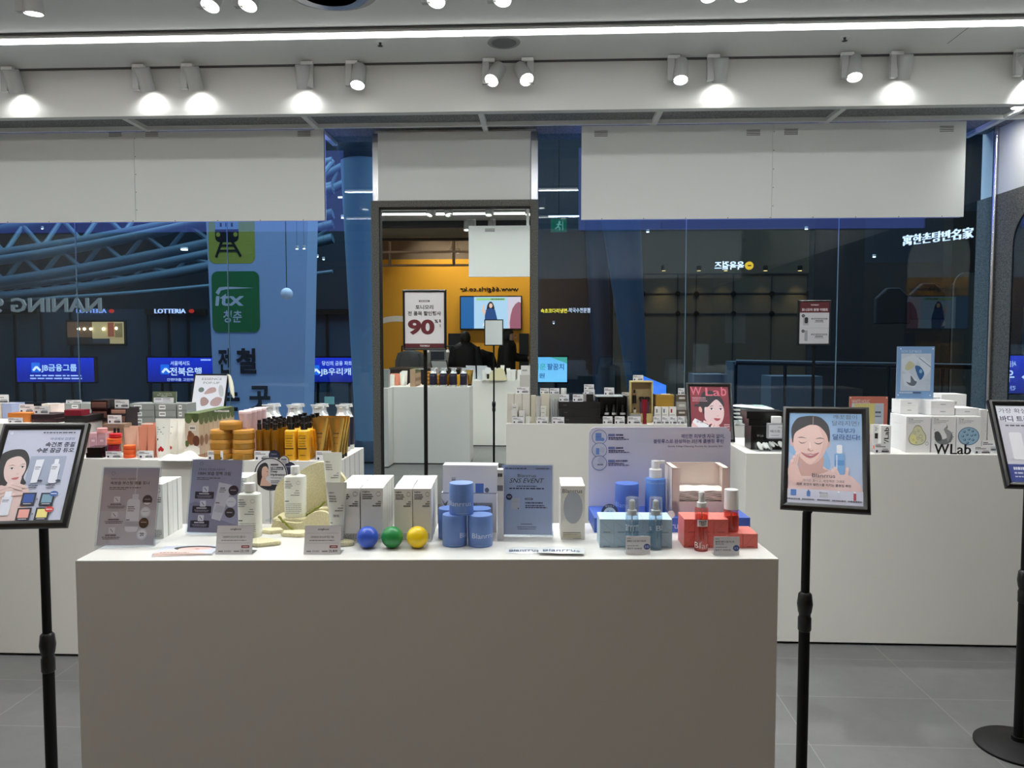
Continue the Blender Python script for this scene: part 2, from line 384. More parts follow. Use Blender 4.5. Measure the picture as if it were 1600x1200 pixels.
# hanging sign boxes in front of the glass; their outer face is a lit blue-violet board
LITB = pm('lit_blue_sign_face', (120, 138, 236), .4, emis=2.0)
def vent(mb, x, y, z, w=.11):
    for q in range(4): mb.box(x-w/2, x+w/2, y-.0015, y+.001, z-.026+q*.013, z-.021+q*.013, pm('vent_slot', (84, 84, 84), .7))
def signbox(name, label, x0, x1, seam, vents, Y=6.42, zb=None, lit=True, back=1):
    t = thing(name, label, 'sign panel', ((x0+x1)/2, Y, 0)); c = (x0+x1)/2
    mb = MB(); sx = [x0, seam, x1] if seam else [x0, x1]
    for i in range(len(sx)-1): mb.box(sx[i]-c+.0012, sx[i+1]-c-.0012, 0, .006, zb, ZS-.004, PANELM)
    mb.build('panel_face', t, flat=True)
    b2 = MB().box(x0-c+.004, x1-c-.004, .0061, .05, zb+.004, ZS-.006, pm('sign_tray_metal', (150, 152, 152), .5)); b2.build('tray', t, flat=True)
    if lit: MB().box(x0-c+.004, x1-c-.004, .0502, .054, zb+.004, ZS-.02, LITB).build('lit_sign_face', t, flat=True)
    for px in vents:
        v = MB(); vent(v, at(px, 208, Y).x-c, -.0005, at(px, 208 if px < 1100 else 208-(px-1100)*.02, Y).z); v.build('vent', t, flat=True)
    s = MB()
    for j in range(9):
        xx = x0-c+(x1-x0)*(j+.5)/9; s.cyl((xx, -.001, zb+.006), (xx, .001, zb+.006), .004, DARKG, 8)
    if seam:
        for j in range(5): s.cyl((seam-c+.01, -.001, zb+.1+j*.15), (seam-c+.01, .001, zb+.1+j*.15), .004, DARKG, 8)
    s.build('screws', t, flat=True)
    return t
signbox('hanging_sign_panel', 'long white hanging panel in front of the glass at left', -5.2, at(507, 300, 6.42).x, at(211, 300, 6.42).x, (180, 237, 475), zb=at(300, 346, 6.42).z)
signbox('hanging_sign_panel', 'long white hanging panel in front of the glass at right', at(908, 300, 6.42).x, at(1507, 300, 6.42).x, at(1206, 300, 6.42).x, (939, 1177, 1236, 1479), zb=at(1206, 341, 6.42).z)
# a third one hangs behind the photographer; it is seen in the mirror
t = thing('hanging_sign_panel', 'white square-ended panel seen hanging in the mirror reflection', 'sign panel', (.9, 1.45, 0))
MB().box(-2.1, 2.1, 0, .05, 2.50, 3.27, PANELM).build('panel_face', t, flat=True)
vv = MB(); 
for q in range(4): vv.box(-1.85, -1.70, .0495, .052, 3.18+q*.013, 3.186+q*.013, DARKG)
vv.build('vent', t, flat=True)
for x in (-1.2, 0, 1.2): MB().cyl((x, .02, 3.27), (x, .02, ZC), .022, WPL).build('hanging_rod', t)
# ---------------------------------------------------------------- ceiling fixtures
DIFF = pm('light_diffuser', (255, 255, 252), .5, emis=3.4)
DIFF2 = pm('soft_light_diffuser', (255, 255, 252), .5, emis=2)
def linear(Y, label, x0, n, L):
    t = thing('linear_light', label, 'ceiling light', (x0, Y, ZC-.001))
    MB().box(0, n*L, -.045, .045, -.012, 0, pm('track_recess', (70, 70, 70), .6)).build('recess', t, flat=True)
    MB().box(0, n*L, -.028, .028, -.030, -.012, WPL).build('housing', t, flat=True)
    for i in range(n): MB().box(i*L+.004, (i+1)*L-.004, -.022, .022, -.052, -.030, DIFF if Y > 2 else DIFF2).build('diffuser', t, flat=True)
s0 = at(89, 41, YL).x; L = at(735, 41, YL).x-at(413, 41, YL).x
linear(YL, 'long bright linear light running across the ceiling in front of the fascia', s0-L*2, 7, L)
linear(2.9, 'linear light above the middle of the shop, out of the frame', s0-L*2, 7, L)
linear(.62, 'bright linear light above the photographer seen in the mirror', s0-L*2, 7, L)
tag(MB().box(XL, XR, YF-.034, YF-.006, ZC-.008, ZC, pm('track_recess', (70, 70, 70), .6)).build('lighting_track', flat=True), 'thin lighting track running along the top of the white fascia', 'light track')
tag(MB().box(XL, XR, 4.455, 4.485, ZC-.008, ZC, pm('track_recess', (70, 70, 70), .6)).build('lighting_track', flat=True), 'thin lighting track on the ceiling nearest the photographer', 'light track')
sp = on(787, 66, ZC); t = thing('ceiling_speaker', 'round flush ceiling speaker between the linear light and the track', 'speaker', sp)
MB().lathe([(.115, -.006), (.12, 0)], pm('grey_plastic', (150, 150, 148), .6), 28).build('grille', t); MB().lathe([(.085, -.010), (.09, -.006)], pm('perforated_grey', (110, 110, 110), .7), 28).build('cone', t)
sp = on(513, -16, ZC); t = thing('ceiling_diffuser', 'large round air diffuser at the top edge of the photo', 'air vent', sp)
MB().lathe([(.27, -.004), (.30, 0)], pm('grey_plastic', (150, 150, 148), .6), 36).build('rim', t)
for r in (.24, .18, .12): MB().lathe([(r-.01, -.022), (r, -.022), (r+.012, -.004), (r-.005, -.004)], CHROME, 36).build('cone_ring', t)
for nm, lb, px, py in (('sprinkler', 'small dark sprinkler head on the ceiling left of the speaker', 594, 66), ('sprinkler', 'small dark sprinkler head on the ceiling at right', 1320, 58)):
    t = thing(nm, lb, 'sprinkler', on(px, py, ZC)); MB().lathe([(.03, -.004), (.032, 0)], WPL, 16).build('rose', t); MB().lathe([(.012, -.03), (.02, -.027), (.008, -.02), (.010, -.0041)], DARKG, 12).build('head', t)
a0, a1 = on(1480, 68, ZC), on(1514, 42, ZC); hp = MB(); d = (a1-a0).normalized(); nrm = Vector((-d.y, d.x, 0))*.003
hp.prism([(0, 0), ((a1-a0).length, 0), ((a1-a0).length, .004), (0, .004)], DARKG, a0-Vector((0, 0, .001)), d, Vector((-d.y, d.x, 0)), Vector((0, 0, 1)), .001)
struct('trim_9', hp, flat=True)
def spotlight(px, Y, aim, label, side=-1, e=55, z=None, ph=None, size=70):
    """track spotlight: adapter on the track, driver box, cylinder head"""
    p = at(px, 120, Y); zc = ZC-.008
    t = thing('track_spotlight', label, 'spotlight', (p.x, Y, zc), 0, 'white track spotlights')
    LH = pm('lamp_grey_white', (176, 177, 176), .45)
    MB().box(-.045+side*.04, .045+side*.04, -.015, .015, -.025, 0, WPL).build('track_adapter', t, flat=True)
    MB().box(side*.062-.026, side*.062+.026, -.02, .02, -.19, -.025, LH).build('driver_box', t, bevel=.003)
    a = Vector(aim).normalized(); q = a.to_track_quat('-Z', 'Y').to_matrix(); h = Vector((.01, 0, -.115)); R = .056
    hd = MB(); prof = [(.02, .09), (R-.004, .088), (R, .083), (R, -.085), (R-.004, -.085), (R-.004, -.07)]
    hd.lathe([(r, z_) for r, z_ in prof[::-1]], LH, 24, h, R=q); o = hd.build('lamp_head', t)
    ln = MB(); ln.lathe([(R-.005, -.072), (.0001, -.070)], pm('lamp_lens', (255, 255, 248), .4, emis=9) if aim[1] < .2 else pm('soft_lamp_lens', (255, 255, 248), .4, emis=2.2), 24, h, R=q); ln.build('lens', o)
    MB().cyl((side*.036, 0, -.115), (side*.012, 0, -.115), .012, WPL, 10).build('knuckle', t)
    loc = Vector((p.x, Y, zc))+h+a*.092
    spot(loc, loc+a, e, size)
    return t
DN = (0, .45, -1); FR = (0, -.52, -1)
for px, aim, sd, nm in ((20, (0, .42, -1), -1, 'at the left edge'), (225, (.06, .45, -1), -1, 'first in the left pair'), (301, (.06, .40, -1), -1, 'second in the left pair'),
        (472, (-.06, .40, -1), 1, 'left in the pair above the hanging panel end'), (558, (0, -.42, -1), -1, 'with glowing lens left of the centre pair'),
        (772, (-.42, -.75, -1), -1, 'tilted left in the centre pair'), (816, (.42, -.8, -1), 1, 'tilted right in the centre pair'),
        (1061, (-.04, -.42, -1), -1, 'with glowing lens right of the centre pair'), (1123, (0, .42, -1), -1, 'beside the glowing one right of centre'),
        (1332, (-.1, -.42, -1), -1, 'with glowing lens in the right pair'), (1409, (.04, .42, -1), -1, 'second in the right pair'), (1603, (.62, .30, -1), -1, 'cut by the right edge')):
    spotlight(px, YF-.10, aim, 'white track spotlight before the fascia, '+nm, sd, (34 if px > 1590 else 2.6) if aim[1] > 0 else 90, size=150 if aim[1] > 0 else 70)
for px, nm in ((44, 'far left'), (334, 'left one of the left pair'), (392, 'right one of the left pair'), (683, 'single one near the middle'), (785, 'just right of the middle'), (1100, 'left one of the right pair'), (1152, 'right one of the right pair')):
    spotlight(px if px > 60 else 52, 4.47, (-.12 if px < 800 else .12, -.42, -1) if px > 60 else (0, .1, -1), 'ceiling spotlight cut by the top edge, '+nm, -1, 60)
# the rows nearer the photographer (some seen in the mirror; the first added, unseen)
for x in (-2.6, -1.7, -.9, -.1, .6, 1.6, 2.6):
    pxx = 855+x*F/2.35
    spotlight(pxx, 2.35, (.0, .12, -1), 'added ceiling spotlight above the front plinth, out of the frame, %s' % {-2.6: 'far left', -1.7: 'left', -.9: 'centre left', -.1: 'centre', .6: 'centre right', 1.6: 'right', 2.6: 'far right'}[x], -1, 12, size=70)  # added row that brightens the front plinth top
for xx, aim, nm, Y_, e_ in ((-1.74, (-.30, .42, -1), 'left of the tilted pair', 1.4, 48), (-1.50, (.30, .42, -1), 'right of the tilted pair', 1.4, 48), (-.30, (0, .28, -1), 'single one near the right edge', 1.4, 48), (-2.55, (0, .3, -1), 'left of the farther dim pair', -.15, 3), (-2.30, (0, .3, -1), 'right of the farther dim pair', -.15, 3), (-1.45, (0, .3, -1), 'single farther one near the middle', -.15, 6), (-.9, (0, .28, -1), 'added unseen above the hanging panel', 1.4, 50), (.25, (0, .28, -1), 'added unseen, past the right side', 1.4, 48), (.8, (0, .28, -1), 'added unseen, farthest past the right side', 1.4, 50)):
    spotlight(855+xx*F/Y_, Y_, aim, 'spotlight of the rows seen in the mirror, '+nm, 1, e_)  # last three are added, unseen, to light the front plinth
x_ = XR-.22; t = thing('added_downlight', 'small added fill downlight in the dark soffit beside the right wall', 'lamp', (x_, 6.15, ZS+.029))  # added lamp to brighten the upper right wall, no such fitting known
MB().lathe([(.045, -.012), (.05, 0)], WPL, 20).build('rim', t); MB().lathe([(.04, -.0125), (.0001, -.013)], pm('lamp_lens', (255, 255, 248), .4, emis=9), 20).build('lens', t)
spot((x_, 6.15, ZS+.01), (XR+.02, 6.45, 2.7), 26, 140, 1.)
# ---------------------------------------------------------------- display plinths
def plinth(label, x0, y0, w_, d_, rz=0, seams=(), side_seams=(), cols=(214, 213, 208)):
    t = thing('display_plinth', label, 'display table', (x0, y0, 0), rz)
    MB().box(.02, w_-.02, .02, d_-.02, 0, .012, BLKM).build('recessed_base', t, flat=True)
    bd = MB().box(0, w_, 0, d_, .012, T, WHITE); bd.build('body', t, bevel=.0015)
    s = MB()
    for q in seams: s.box(q-.001, q+.001, -.0006, .001, .012, T-.002, DARKG)
    for q in side_seams: s.box(w_-.0005, w_+.0006, q-.001, q+.001, .012, T-.002, DARKG)
    if seams or side_seams: s.build('panel_joint', t, flat=True)
    return t
M0 = on(117, 876, T); M1 = on(1217, 873, T); MRZ = math.atan2(M1.y-M0.y, M1.x-M0.x); MW = (M1-M0).length; MD = .385
plinth('wide front display plinth with dark warm-grey front face', M0.x, M0.y, MW, MD, MRZ)
YA = on(100, 716, T).y; YB = on(430, 720, T).y
XA1 = on(227, 716, T).x; XB1 = on(532, 720, T).x
plinth('white display plinth behind the left poster stand, piled with makeup', XA1-1.9, YA, 1.898, .72)
plinth('white display plinth holding hair and body care, behind the stone display', XA1, YB-.0, XB1-XA1, .46, 0, (on(422, 790, T).x*0+ (at(422, 790, YB).x-XA1),), (.09, .18, .27, .36))
XMl, XMr = on(790, 664, T).x, on(1161, 663, T).x; YMd = on(960, 663, T).y
plinth('small white display plinth at the back beside the mirror', XMl, YMd, XMr-XMl, .5)
XR0 = on(1167, 709, T).x; YR0 = on(1300, 709, T).y
plinth('white display plinth at right behind the smiling woman poster stand', XR0, YR0, XR-.12-XR0, .62)
# ================================================================ PRINT HELPERS
def face(c, cx, cy, w, h, skin=(222, 186, 174), hair=(28, 26, 28), closed=False, turn=0., neck=True, lips=(178, 86, 88)):
    """a printed portrait: hair, neck, ears, face oval, brows, eyes, nose and lips; w,h = face size in drawing units"""
    sh = tuple(int(v*.86) for v in skin); X = lambda u: cx+u*w; Y = lambda v: cy+v*h
    if neck:
        c.poly([(X(-.24), Y(.3)), (X(.26), Y(.3)), (X(.30), Y(.75)), (X(.8), Y(1.0)), (X(1.0), Y(1.35)), (X(-1.0), Y(1.35)), (X(-.75), Y(1.0)), (X(-.27), Y(.75))], sh, 3)
    for s in (-1, 1): c.ell(X(.50*s+turn*.0), Y(.06), w*.07, h*.10, sh)
    c.poly([(X(-.43), Y(-.2)), (X(-.36), Y(-.47)), (X(0), Y(-.58)), (X(.36), Y(-.47)), (X(.44), Y(-.2)), (X(.43), Y(.1)), (X(.32), Y(.36)), (X(.13), Y(.53)), (X(-.08), Y(.54)), (X(-.30), Y(.38)), (X(-.42), Y(.1))], skin, 4)
    t = turn
    for s in (-1, 1):
        ex = t*.12+s*.21
        c.poly([(X(ex-.12), Y(-.14)), (X(ex), Y(-.185)), (X(ex+.12), Y(-.15)), (X(ex), Y(-.165))], (70, 52, 48), 3)
        if closed:
            c.poly([(X(ex-.11), Y(-.02)), (X(ex), Y(.025)), (X(ex+.11), Y(-.01)), (X(ex), Y(.01))], (50, 36, 36), 3)
        else:
            c.poly([(X(ex-.10), Y(-.03)), (X(ex), Y(-.065)), (X(ex+.10), Y(-.04)), (X(ex), Y(-.005))], (240, 236, 234), 3)
            c.ell(X(ex+t*.02), Y(-.036), w*.036, h*.028, (30, 22, 22), 12)
            c.poly([(X(ex-.12), Y(-.03)), (X(ex), Y(-.078)), (X(ex+.12), Y(-.045)), (X(ex), Y(-.062))], (36, 26, 26), 3)
    c.poly([(X(t*.15-.05), Y(.17)), (X(t*.18), Y(.20)), (X(t*.15+.06), Y(.17)), (X(t*.16), Y(.185))], (160, 112, 104), 3)
    c.poly([(X(t*.12-.02), Y(-.04)), (X(t*.12-.045), Y(.14)), (X(t*.12-.02), Y(.16))], sh, 0)
    lw = .17 if closed else .13
    c.poly([(X(t*.13-lw), Y(.30)), (X(t*.13-.03), Y(.282)), (X(t*.13), Y(.29)), (X(t*.13+.03), Y(.282)), (X(t*.13+lw), Y(.295)), (X(t*.13), Y(.37))], lips, 3)
    c.line(X(t*.13-lw*.9), Y(.302), X(t*.13+lw*.9), Y(.300), h*.008, (120, 50, 54))
def hairp(c, cx, cy, w, h, style, hair=(30, 28, 30)):
    X = lambda u: cx+u*w; Y = lambda v: cy+v*h
    if style == 'tied':      # swept back with a centre parting
        c.poly([(X(-.50), Y(.02)), (X(-.58), Y(-.25)), (X(-.45), Y(-.62)), (X(0), Y(-.80)), (X(.46), Y(-.62)), (X(.58), Y(-.25)), (X(.50), Y(.02)), (X(.43), Y(-.18)), (X(.30), Y(-.38)), (X(.02), Y(-.50)), (X(-.28), Y(-.36)), (X(-.43), Y(-.16))], hair, 3)
        c.line(X(.03), Y(-.76), X(.03), Y(-.52), w*.012, (120, 100, 96))
    if style == 'bob':
        c.poly([(X(-.42), Y(.62)), (X(-.62), Y(.5)), (X(-.66), Y(0)), (X(-.50), Y(-.55)), (X(0), Y(-.82)), (X(.5), Y(-.6)), (X(.62), Y(0)), (X(.52), Y(.5)), (X(.42), Y(.42)), (X(.46), Y(0)), (X(.30), Y(-.36)), (X(.0), Y(-.52)), (X(-.3), Y(-.32)), (X(-.42), Y(0))], hair, 3)
    if style == 'fringe':
        c.poly([(X(-.55), Y(.25)), (X(-.72), Y(-.2)), (X(-.55), Y(-.65)), (X(0), Y(-.85)), (X(.45), Y(-.65)), (X(.52), Y(-.1)), (X(.40), Y(-.25)), (X(.22), Y(-.46)), (X(0), Y(-.3)), (X(-.25), Y(-.12)), (X(-.42), Y(.0)), (X(-.44), Y(.25))], hair, 3)
def hand(c, cx, cy, s, rot, skin=(220, 180, 168), n=4):
    """printed open hand, fingers spread upward"""
    r = radians(rot)
    def R(u, v): return (cx+s*(u*cos(r)-v*sin(r)), cy+s*(u*sin(r)+v*cos(r)))
    sh = tuple(int(v*.88) for v in skin)
    c.poly([R(-.3, .1), R(.3, .05), (R(.34, .5)), R(.25, 1.1), R(-.22, 1.1), R(-.35, .5)], skin, 4)
    for i, (u, l, a) in enumerate(((-.26, .55, -.14), (-.09, .72, -.05), (.09, .68, .04), (.25, .5, .15))):
        c.poly([R(u-.075, .18), R(u-.065+a, .1-l), R(u+a, .04-l), R(u+.065+a, .1-l), R(u+.08, .18)], skin if i % 2 else sh, 3)
    c.poly([R(-.32, .75), R(-.55, .25), R(-.50, .1), R(-.40, .15), R(-.2, .5)], skin, 3)
SER = (40, 42, 60)
def stand_sign(label, fit, polexy, draw, Wd=.25, Ht=.337, base=True, fr=(0, 0, 1, 1), collar=.47, tilt=True, extra=None, basexy=None, bord=.021, prt=None, tripod=False, pr=.0155):
    """floor-standing poster holder: round base, telescopic pole with collar, tilted snap frame, poster"""
    x, y, z, yaw, tl, rl = fit
    bx, by = polexy
    t = thing('poster_stand', label, 'poster stand', (bx, by, 0))
    if base: MB().lathe([(.145, 0), (.145, .008), (.135, .016), (.05, .024), (.024, .03), (.0241, .045)], BLKM, 40).build('base', t)
    R = Matrix.Rotation(yaw, 3, 'Z') @ Matrix.Rotation(tl, 3, 'X') @ Matrix.Rotation(rl, 3, 'Y')
    o = Vector((x-bx, y-by, z)); hub = o+R @ Vector((0, .03, 0))
    low = o+R @ Vector((0, .02, -Ht*.35))
    MB().tube([(0, 0, .03), (0, 0, collar)], pr*1.1, BLKM, 14).build('lower_pole', t)
    MB().tube([(0, 0, collar+.02), (0, 0, max(collar+.1, low.z-.06)), (low.x*.4, low.y*.4, low.z-(.02 if tl else .08)), tuple(o+R @ Vector((0, .016, -.02 if tl else -Ht/2)))], pr*.85, BLKM, 14).build('upper_pole', t)
    cl = MB(); cl.lathe([(.017, collar-.055), (.020, collar-.05), (.020, collar-.012), (.0175, collar-.008), (.0175, collar), (.020, collar+.005), (.0235, collar+.03), (.020, collar+.062), (.0145, collar+.068)], BLK, 18); cl.build('height_collar', t)
    q = R.to_4x4(); q.translation = o
    def fb(name, mb, **k):
        ob = mb.build(name, t, **k); ob.matrix_local = q; return ob
    f = MB(); W2, H2 = Wd/2, Ht/2; b_ = bord
    # mitred, rounded snap profile
    prof = [(0, 0), (.002, -.006), (b_*.45, -.0095), (b_-.003, -.007), (b_, -.003), (b_, 0)]
    cs = [(-1, -1), (1, -1), (1, 1), (-1, 1)]
    rings = []
    for (sx, sz) in cs+[cs[0]]: rings.append([(sx*(W2-p[0]), p[1], sz*(H2-p[0])) for p in prof])
    vs = [p for r_ in rings for p in r_]; n = len(prof)
    fs = [(i*n+k, (i+1)*n+k, (i+1)*n+k+1, i*n+k+1) for i in range(4) for k in range(n-1)]
    f.raw(vs, fs, BLK); f.box(-W2, W2, 0, .012, -H2, H2, BLK); fb('frame', f)
    p = MB(); c = front(p, -W2+b_*.96, W2-b_*.96, -.0022, -H2+b_*.96, H2-b_*1.12, fr, prt or FILM); draw(c); fb('poster', p, flat=True)
    gs = MB().box(-W2+b_, W2-b_, -.0062, -.0056, -H2+b_, H2-b_, COVER); fb('clear_cover', gs, flat=True)
    bk = MB().box(-W2+.012, W2-.012, .0121, .014, -H2+.012, H2-.012, pm('pale_back_board', (196, 199, 199), .5)); fb('back_board', bk, flat=True)
    if extra: extra(t, q)
    return t
# ---- the smiling woman poster (right of the front plinth)
def d_smile(c):
    c.rect(215, 182, 915, 1060, (134, 176, 216), (196, 204, 224)); 
    c.poly([(215, 330), (420, 420), (560, 520), (620, 700), (500, 760), (215, 560)], (140, 182, 220), 3)
    sk = (232, 198, 188)
    c.poly([(215, 800), (300, 760), (400, 700), (540, 700), (600, 735), (760, 770), (880, 850), (915, 930), (915, 960), (215, 960)], (226, 196, 190), 3)
    c.poly([(325, 600), (545, 600), (548, 720), (600, 745), (430, 800), (250, 790), (320, 730)], (202, 162, 152), 3)
    c.ell(244, 478, 16, 42, (214, 176, 168), rot=-12); c.ell(598, 482, 16, 42, (206, 168, 160), rot=12)
    c.poly([(246, 450), (240, 330), (290, 240), (360, 214), (440, 208), (520, 222), (590, 290), (612, 380), (604, 470), (560, 420), (330, 420), (262, 480)], (46, 42, 46), 4)
    c.poly([(262, 440), (290, 370), (400, 306), (450, 298), (500, 308), (560, 360), (592, 430), (588, 500), (560, 580), (510, 650), (440, 688), (390, 676), (310, 600), (268, 530)], sk, 4)
    c.poly([(500, 310), (560, 360), (592, 430), (588, 500), (560, 580), (510, 650), (440, 688), (500, 620), (540, 520), (545, 420)], (222, 184, 174), 3)
    c.line(451, 215, 449, 300, 7, (150, 134, 130))
    c.poly([(300, 432), (340, 420), (392, 436), (345, 430)], (110, 84, 78), 3); c.poly([(470, 440), (520, 424), (562, 438), (518, 434)], (110, 84, 78), 3)
    c.poly([(312, 462), (335, 478), (372, 476), (398, 462), (370, 482), (334, 486)], (66, 48, 48), 3); c.poly([(460, 468), (490, 482), (520, 480), (548, 462), (522, 488), (488, 490)], (66, 48, 48), 3)
    c.poly([(398, 548), (412, 532), (430, 556), (452, 546), (450, 558), (425, 564)], (196, 146, 138), 3)
    c.poly([(414, 470), (424, 470), (432, 530), (418, 532)], (244, 216, 208), 0)
    c.poly([(336, 574), (390, 588), (424, 584), (460, 586), (512, 570), (480, 606), (430, 630), (380, 614)], (182, 112, 114), 4)
    c.poly([(350, 584), (400, 596), (426, 594), (460, 594), (500, 578), (430, 604)], (236, 220, 216), 3)
    # hand on the cheek
    for a, b_ in (((316, 575), (288, 720)), ((296, 590), (262, 740)), ((272, 620), (240, 750)), ((250, 660), (226, 770))):
        c.line(a[0], a[1], b_[0], b_[1], 26, (226, 188, 178)); c.ell(a[0], a[1], 13, 14, (236, 204, 196)); c.line(a[0]+13, a[1]+8, b_[0]+13, b_[1], 2.5, (190, 146, 138))
    c.poly([(222, 720), (300, 700), (330, 770), (360, 850), (290, 880), (222, 820)], (226, 190, 180), 4)
    # bottle held at right
    c.rr(676, 492, 728, 575, 14, (232, 236, 240)); c.rr(655, 578, 748, 780, 14, (120, 168, 216)); c.rect(660, 640, 745, 690, (88, 146, 206)); c.rect(672, 590, 682, 740, (200, 222, 240))
    for a, b_ in (((660, 720), (700, 800)), ((640, 740), (668, 820)), ((775, 722), (760, 810)), ((755, 790), (740, 850))):
        c.line(a[0], a[1], b_[0], b_[1], 30, (230, 196, 188)); c.ell(a[0], a[1], 15, 16, (236, 206, 198))
    c.poly([(640, 800), (780, 780), (850, 830), (880, 930), (640, 930)], (228, 198, 194), 4)
    c.rect(215, 930, 915, 1060, (206, 208, 224)); c.lv -= c.eps*.5
    c.text('깨끗함이', 640, 196, 868, 238, (84, 96, 112)); c.text('달라지면?', 632, 255, 890, 305, (84, 96, 112))
    c.text('피부가', 680, 328, 852, 378, (44, 92, 150), .02); c.text('달라진다!', 638, 388, 892, 442, (44, 92, 150), .02)
    c.text('Blanrrus', 446, 776, 662, 812, (70, 66, 74)); c.text('자극은 줄이고, 세정력은 그대로', 360, 832, 748, 858, (88, 82, 90)); c.text('피부 본연의 밸런스를 지키는 클렌징 루틴', 302, 870, 806, 896, (60, 56, 70), .015)
    c.rr(246, 936, 300, 992, 6, (74, 122, 190)); c.rr(398, 946, 432, 996, 6, (74, 122, 190)); c.rect(408, 934, 422, 946, (74, 122, 190)); c.rr(518, 962, 598, 998, 5, (186, 188, 196)); c.text('Blanrrus', 516, 948, 592, 962, (60, 60, 70))
    c.rr(682, 948, 706, 1006, 6, (190, 202, 214)); c.rect(686, 934, 702, 948, (235, 235, 238)); c.rr(828, 948, 852, 1014, 6, (176, 70, 84)); c.rect(832, 934, 848, 948, (235, 235, 238))
    for x0, x1 in ((212, 338), (356, 470), (498, 612), (634, 760), (778, 906)): c.dash(x0, 1018, x1, 1030, (74, 72, 84), x0)
def _basekeep(v): return v
stand_sign('black poster stand with smiling woman and blue bottle, right of the front plinth', (0.8477, 2.3518, 1.1485, -.3629, -.4874, -.0232), (.800, 2.36), d_smile, fr=(215, 182, 915, 1060), collar=.66)
# ---- left poster: bob-haired woman with skincare
def d_bob(c):
    c.rect(0, 0, 700, 900, (186, 190, 208), (198, 204, 222)); c.rr(280, 270, 620, 560, 10, (160, 170, 192))
    c.ell(40, 32, 22, 22, (206, 208, 220)); c.ring(40, 32, 22, 22, 2, (120, 124, 140)); c.dash(340, 22, 650, 34, (70, 74, 96), 4); c.line(330, 46, 660, 46, 2, (140, 146, 166))
    c.text('약국에서 검증된', 420, 78, 655, 108, (70, 92, 140), 0, .1); c.text('속건조 종결', 388, 126, 668, 178, (38, 46, 76), .025, .1); c.text('수분 잠금 듀오', 318, 186, 672, 236, (38, 46, 76), .025, .1)
    # hair behind, neck, face, hands
    c.poly([(20, 520), (-10, 460), (-30, 330), (10, 240), (110, 200), (210, 210), (270, 290), (280, 380), (262, 480), (300, 540), (240, 560), (30, 560)], (40, 38, 40), 4)
    c.poly([(-40, 640), (60, 560), (120, 560), (140, 460), (240, 470), (250, 550), (340, 600), (360, 760), (330, 900), (-40, 900)], (222, 196, 190), 4)
    c.poly([(60, 360), (80, 300), (170, 270), (240, 320), (262, 400), (240, 480), (200, 540), (150, 545), (95, 500), (66, 430)], (226, 200, 194), 4)
    c.poly([(92, 372), (125, 356), (160, 366), (125, 362)], (96, 76, 72), 3); c.poly([(200, 360), (228, 346), (252, 352), (228, 352)], (96, 76, 72), 3)
    for ex, ey in ((130, 394), (226, 380)):
        c.poly([(ex-26, ey+4), (ex, ey-9), (ex+24, ey), (ex, ey+9)], (240, 238, 238), 3); c.ell(ex+2, ey-1, 9, 9, (36, 26, 26)); c.poly([(ex-28, ey+4), (ex, ey-12), (ex+26, ey-1), (ex, ey-6)], (40, 30, 30), 3)
    c.poly([(182, 442), (196, 450), (212, 440), (198, 454)], (170, 126, 118), 3); c.poly([(150, 494), (180, 484), (206, 480), (222, 482), (200, 502), (172, 504)], (192, 106, 106), 3)
    for a, b_ in (((180, 560), (60, 600)), ((190, 590), (50, 640)), ((180, 625), (60, 680)), ((150, 560), (280, 600)), ((170, 540), (310, 580)), ((210, 650), (310, 640))):
        c.line(*a, *b_, 30, (226, 200, 192)); c.ell(a[0], a[1], 15, 15, (232, 208, 202)); c.line(a[0], a[1]+15, b_[0], b_[1]+15, 3, (186, 152, 146))
    c.rr(120, 670, 215, 850, 12, (222, 226, 236)); c.dash(128, 700, 190, 708, (90, 92, 110), 2); c.dash(128, 716, 180, 722, (90, 92, 110), 3); c.rect(135, 620, 195, 672, (234, 236, 242))
    c.poly([(345, 310), (420, 305), (400, 540), (340, 540)], (226, 230, 238)); c.rr(500, 350, 580, 545, 20, (226, 230, 238)); c.rect(520, 305, 560, 352, (234, 236, 242))
    for x in (352, 508): c.dash(x, 380, x+50, 390, (110, 114, 130), x); c.dash(x, 400, x+40, 408, (110, 114, 130), x+1)
    c.ell(425, 520, 24, 10, (60, 66, 90)); c.ell(595, 520, 24, 10, (60, 66, 90)); c.dash(330, 560, 420, 572, (70, 74, 96), 8); c.dash(335, 580, 410, 590, (70, 74, 96), 9); c.dash(490, 560, 580, 572, (70, 74, 96), 8); c.dash(495, 580, 570, 590, (70, 74, 96), 9)
    for x, y, k in ((300, 636, (52, 86, 160)), (470, 640, (120, 156, 178)), (290, 782, (226, 158, 150)), (458, 782, (228, 214, 132))):
        c.rect(x, y, x+128, y+122, (36, 38, 52)); c.rect(x+16, y+14, x+112, y+94, k); c.dash(x+26, y+102, x+100, y+110, (200, 200, 210), x)
    c.text('>', 438, 690, 452, 712, (60, 60, 80), .03); c.text('>', 428, 830, 442, 852, (60, 60, 80), .03)
    c.ell(588, 650, 40, 26, (50, 90, 156)); c.dash(560, 646, 616, 654, (230, 234, 240), 5); c.ell(580, 800, 40, 28, (196, 60, 62)); c.dash(552, 796, 608, 804, (240, 230, 230), 6)
stand_sign('black poster stand with bob-haired woman and colour swatches at the left edge', (-1.5407, 2.2049, 1.105, .1893, -.566, .0121), (-1.535, 2.23), d_bob, fr=(0, 0, 700, 900), collar=.54)
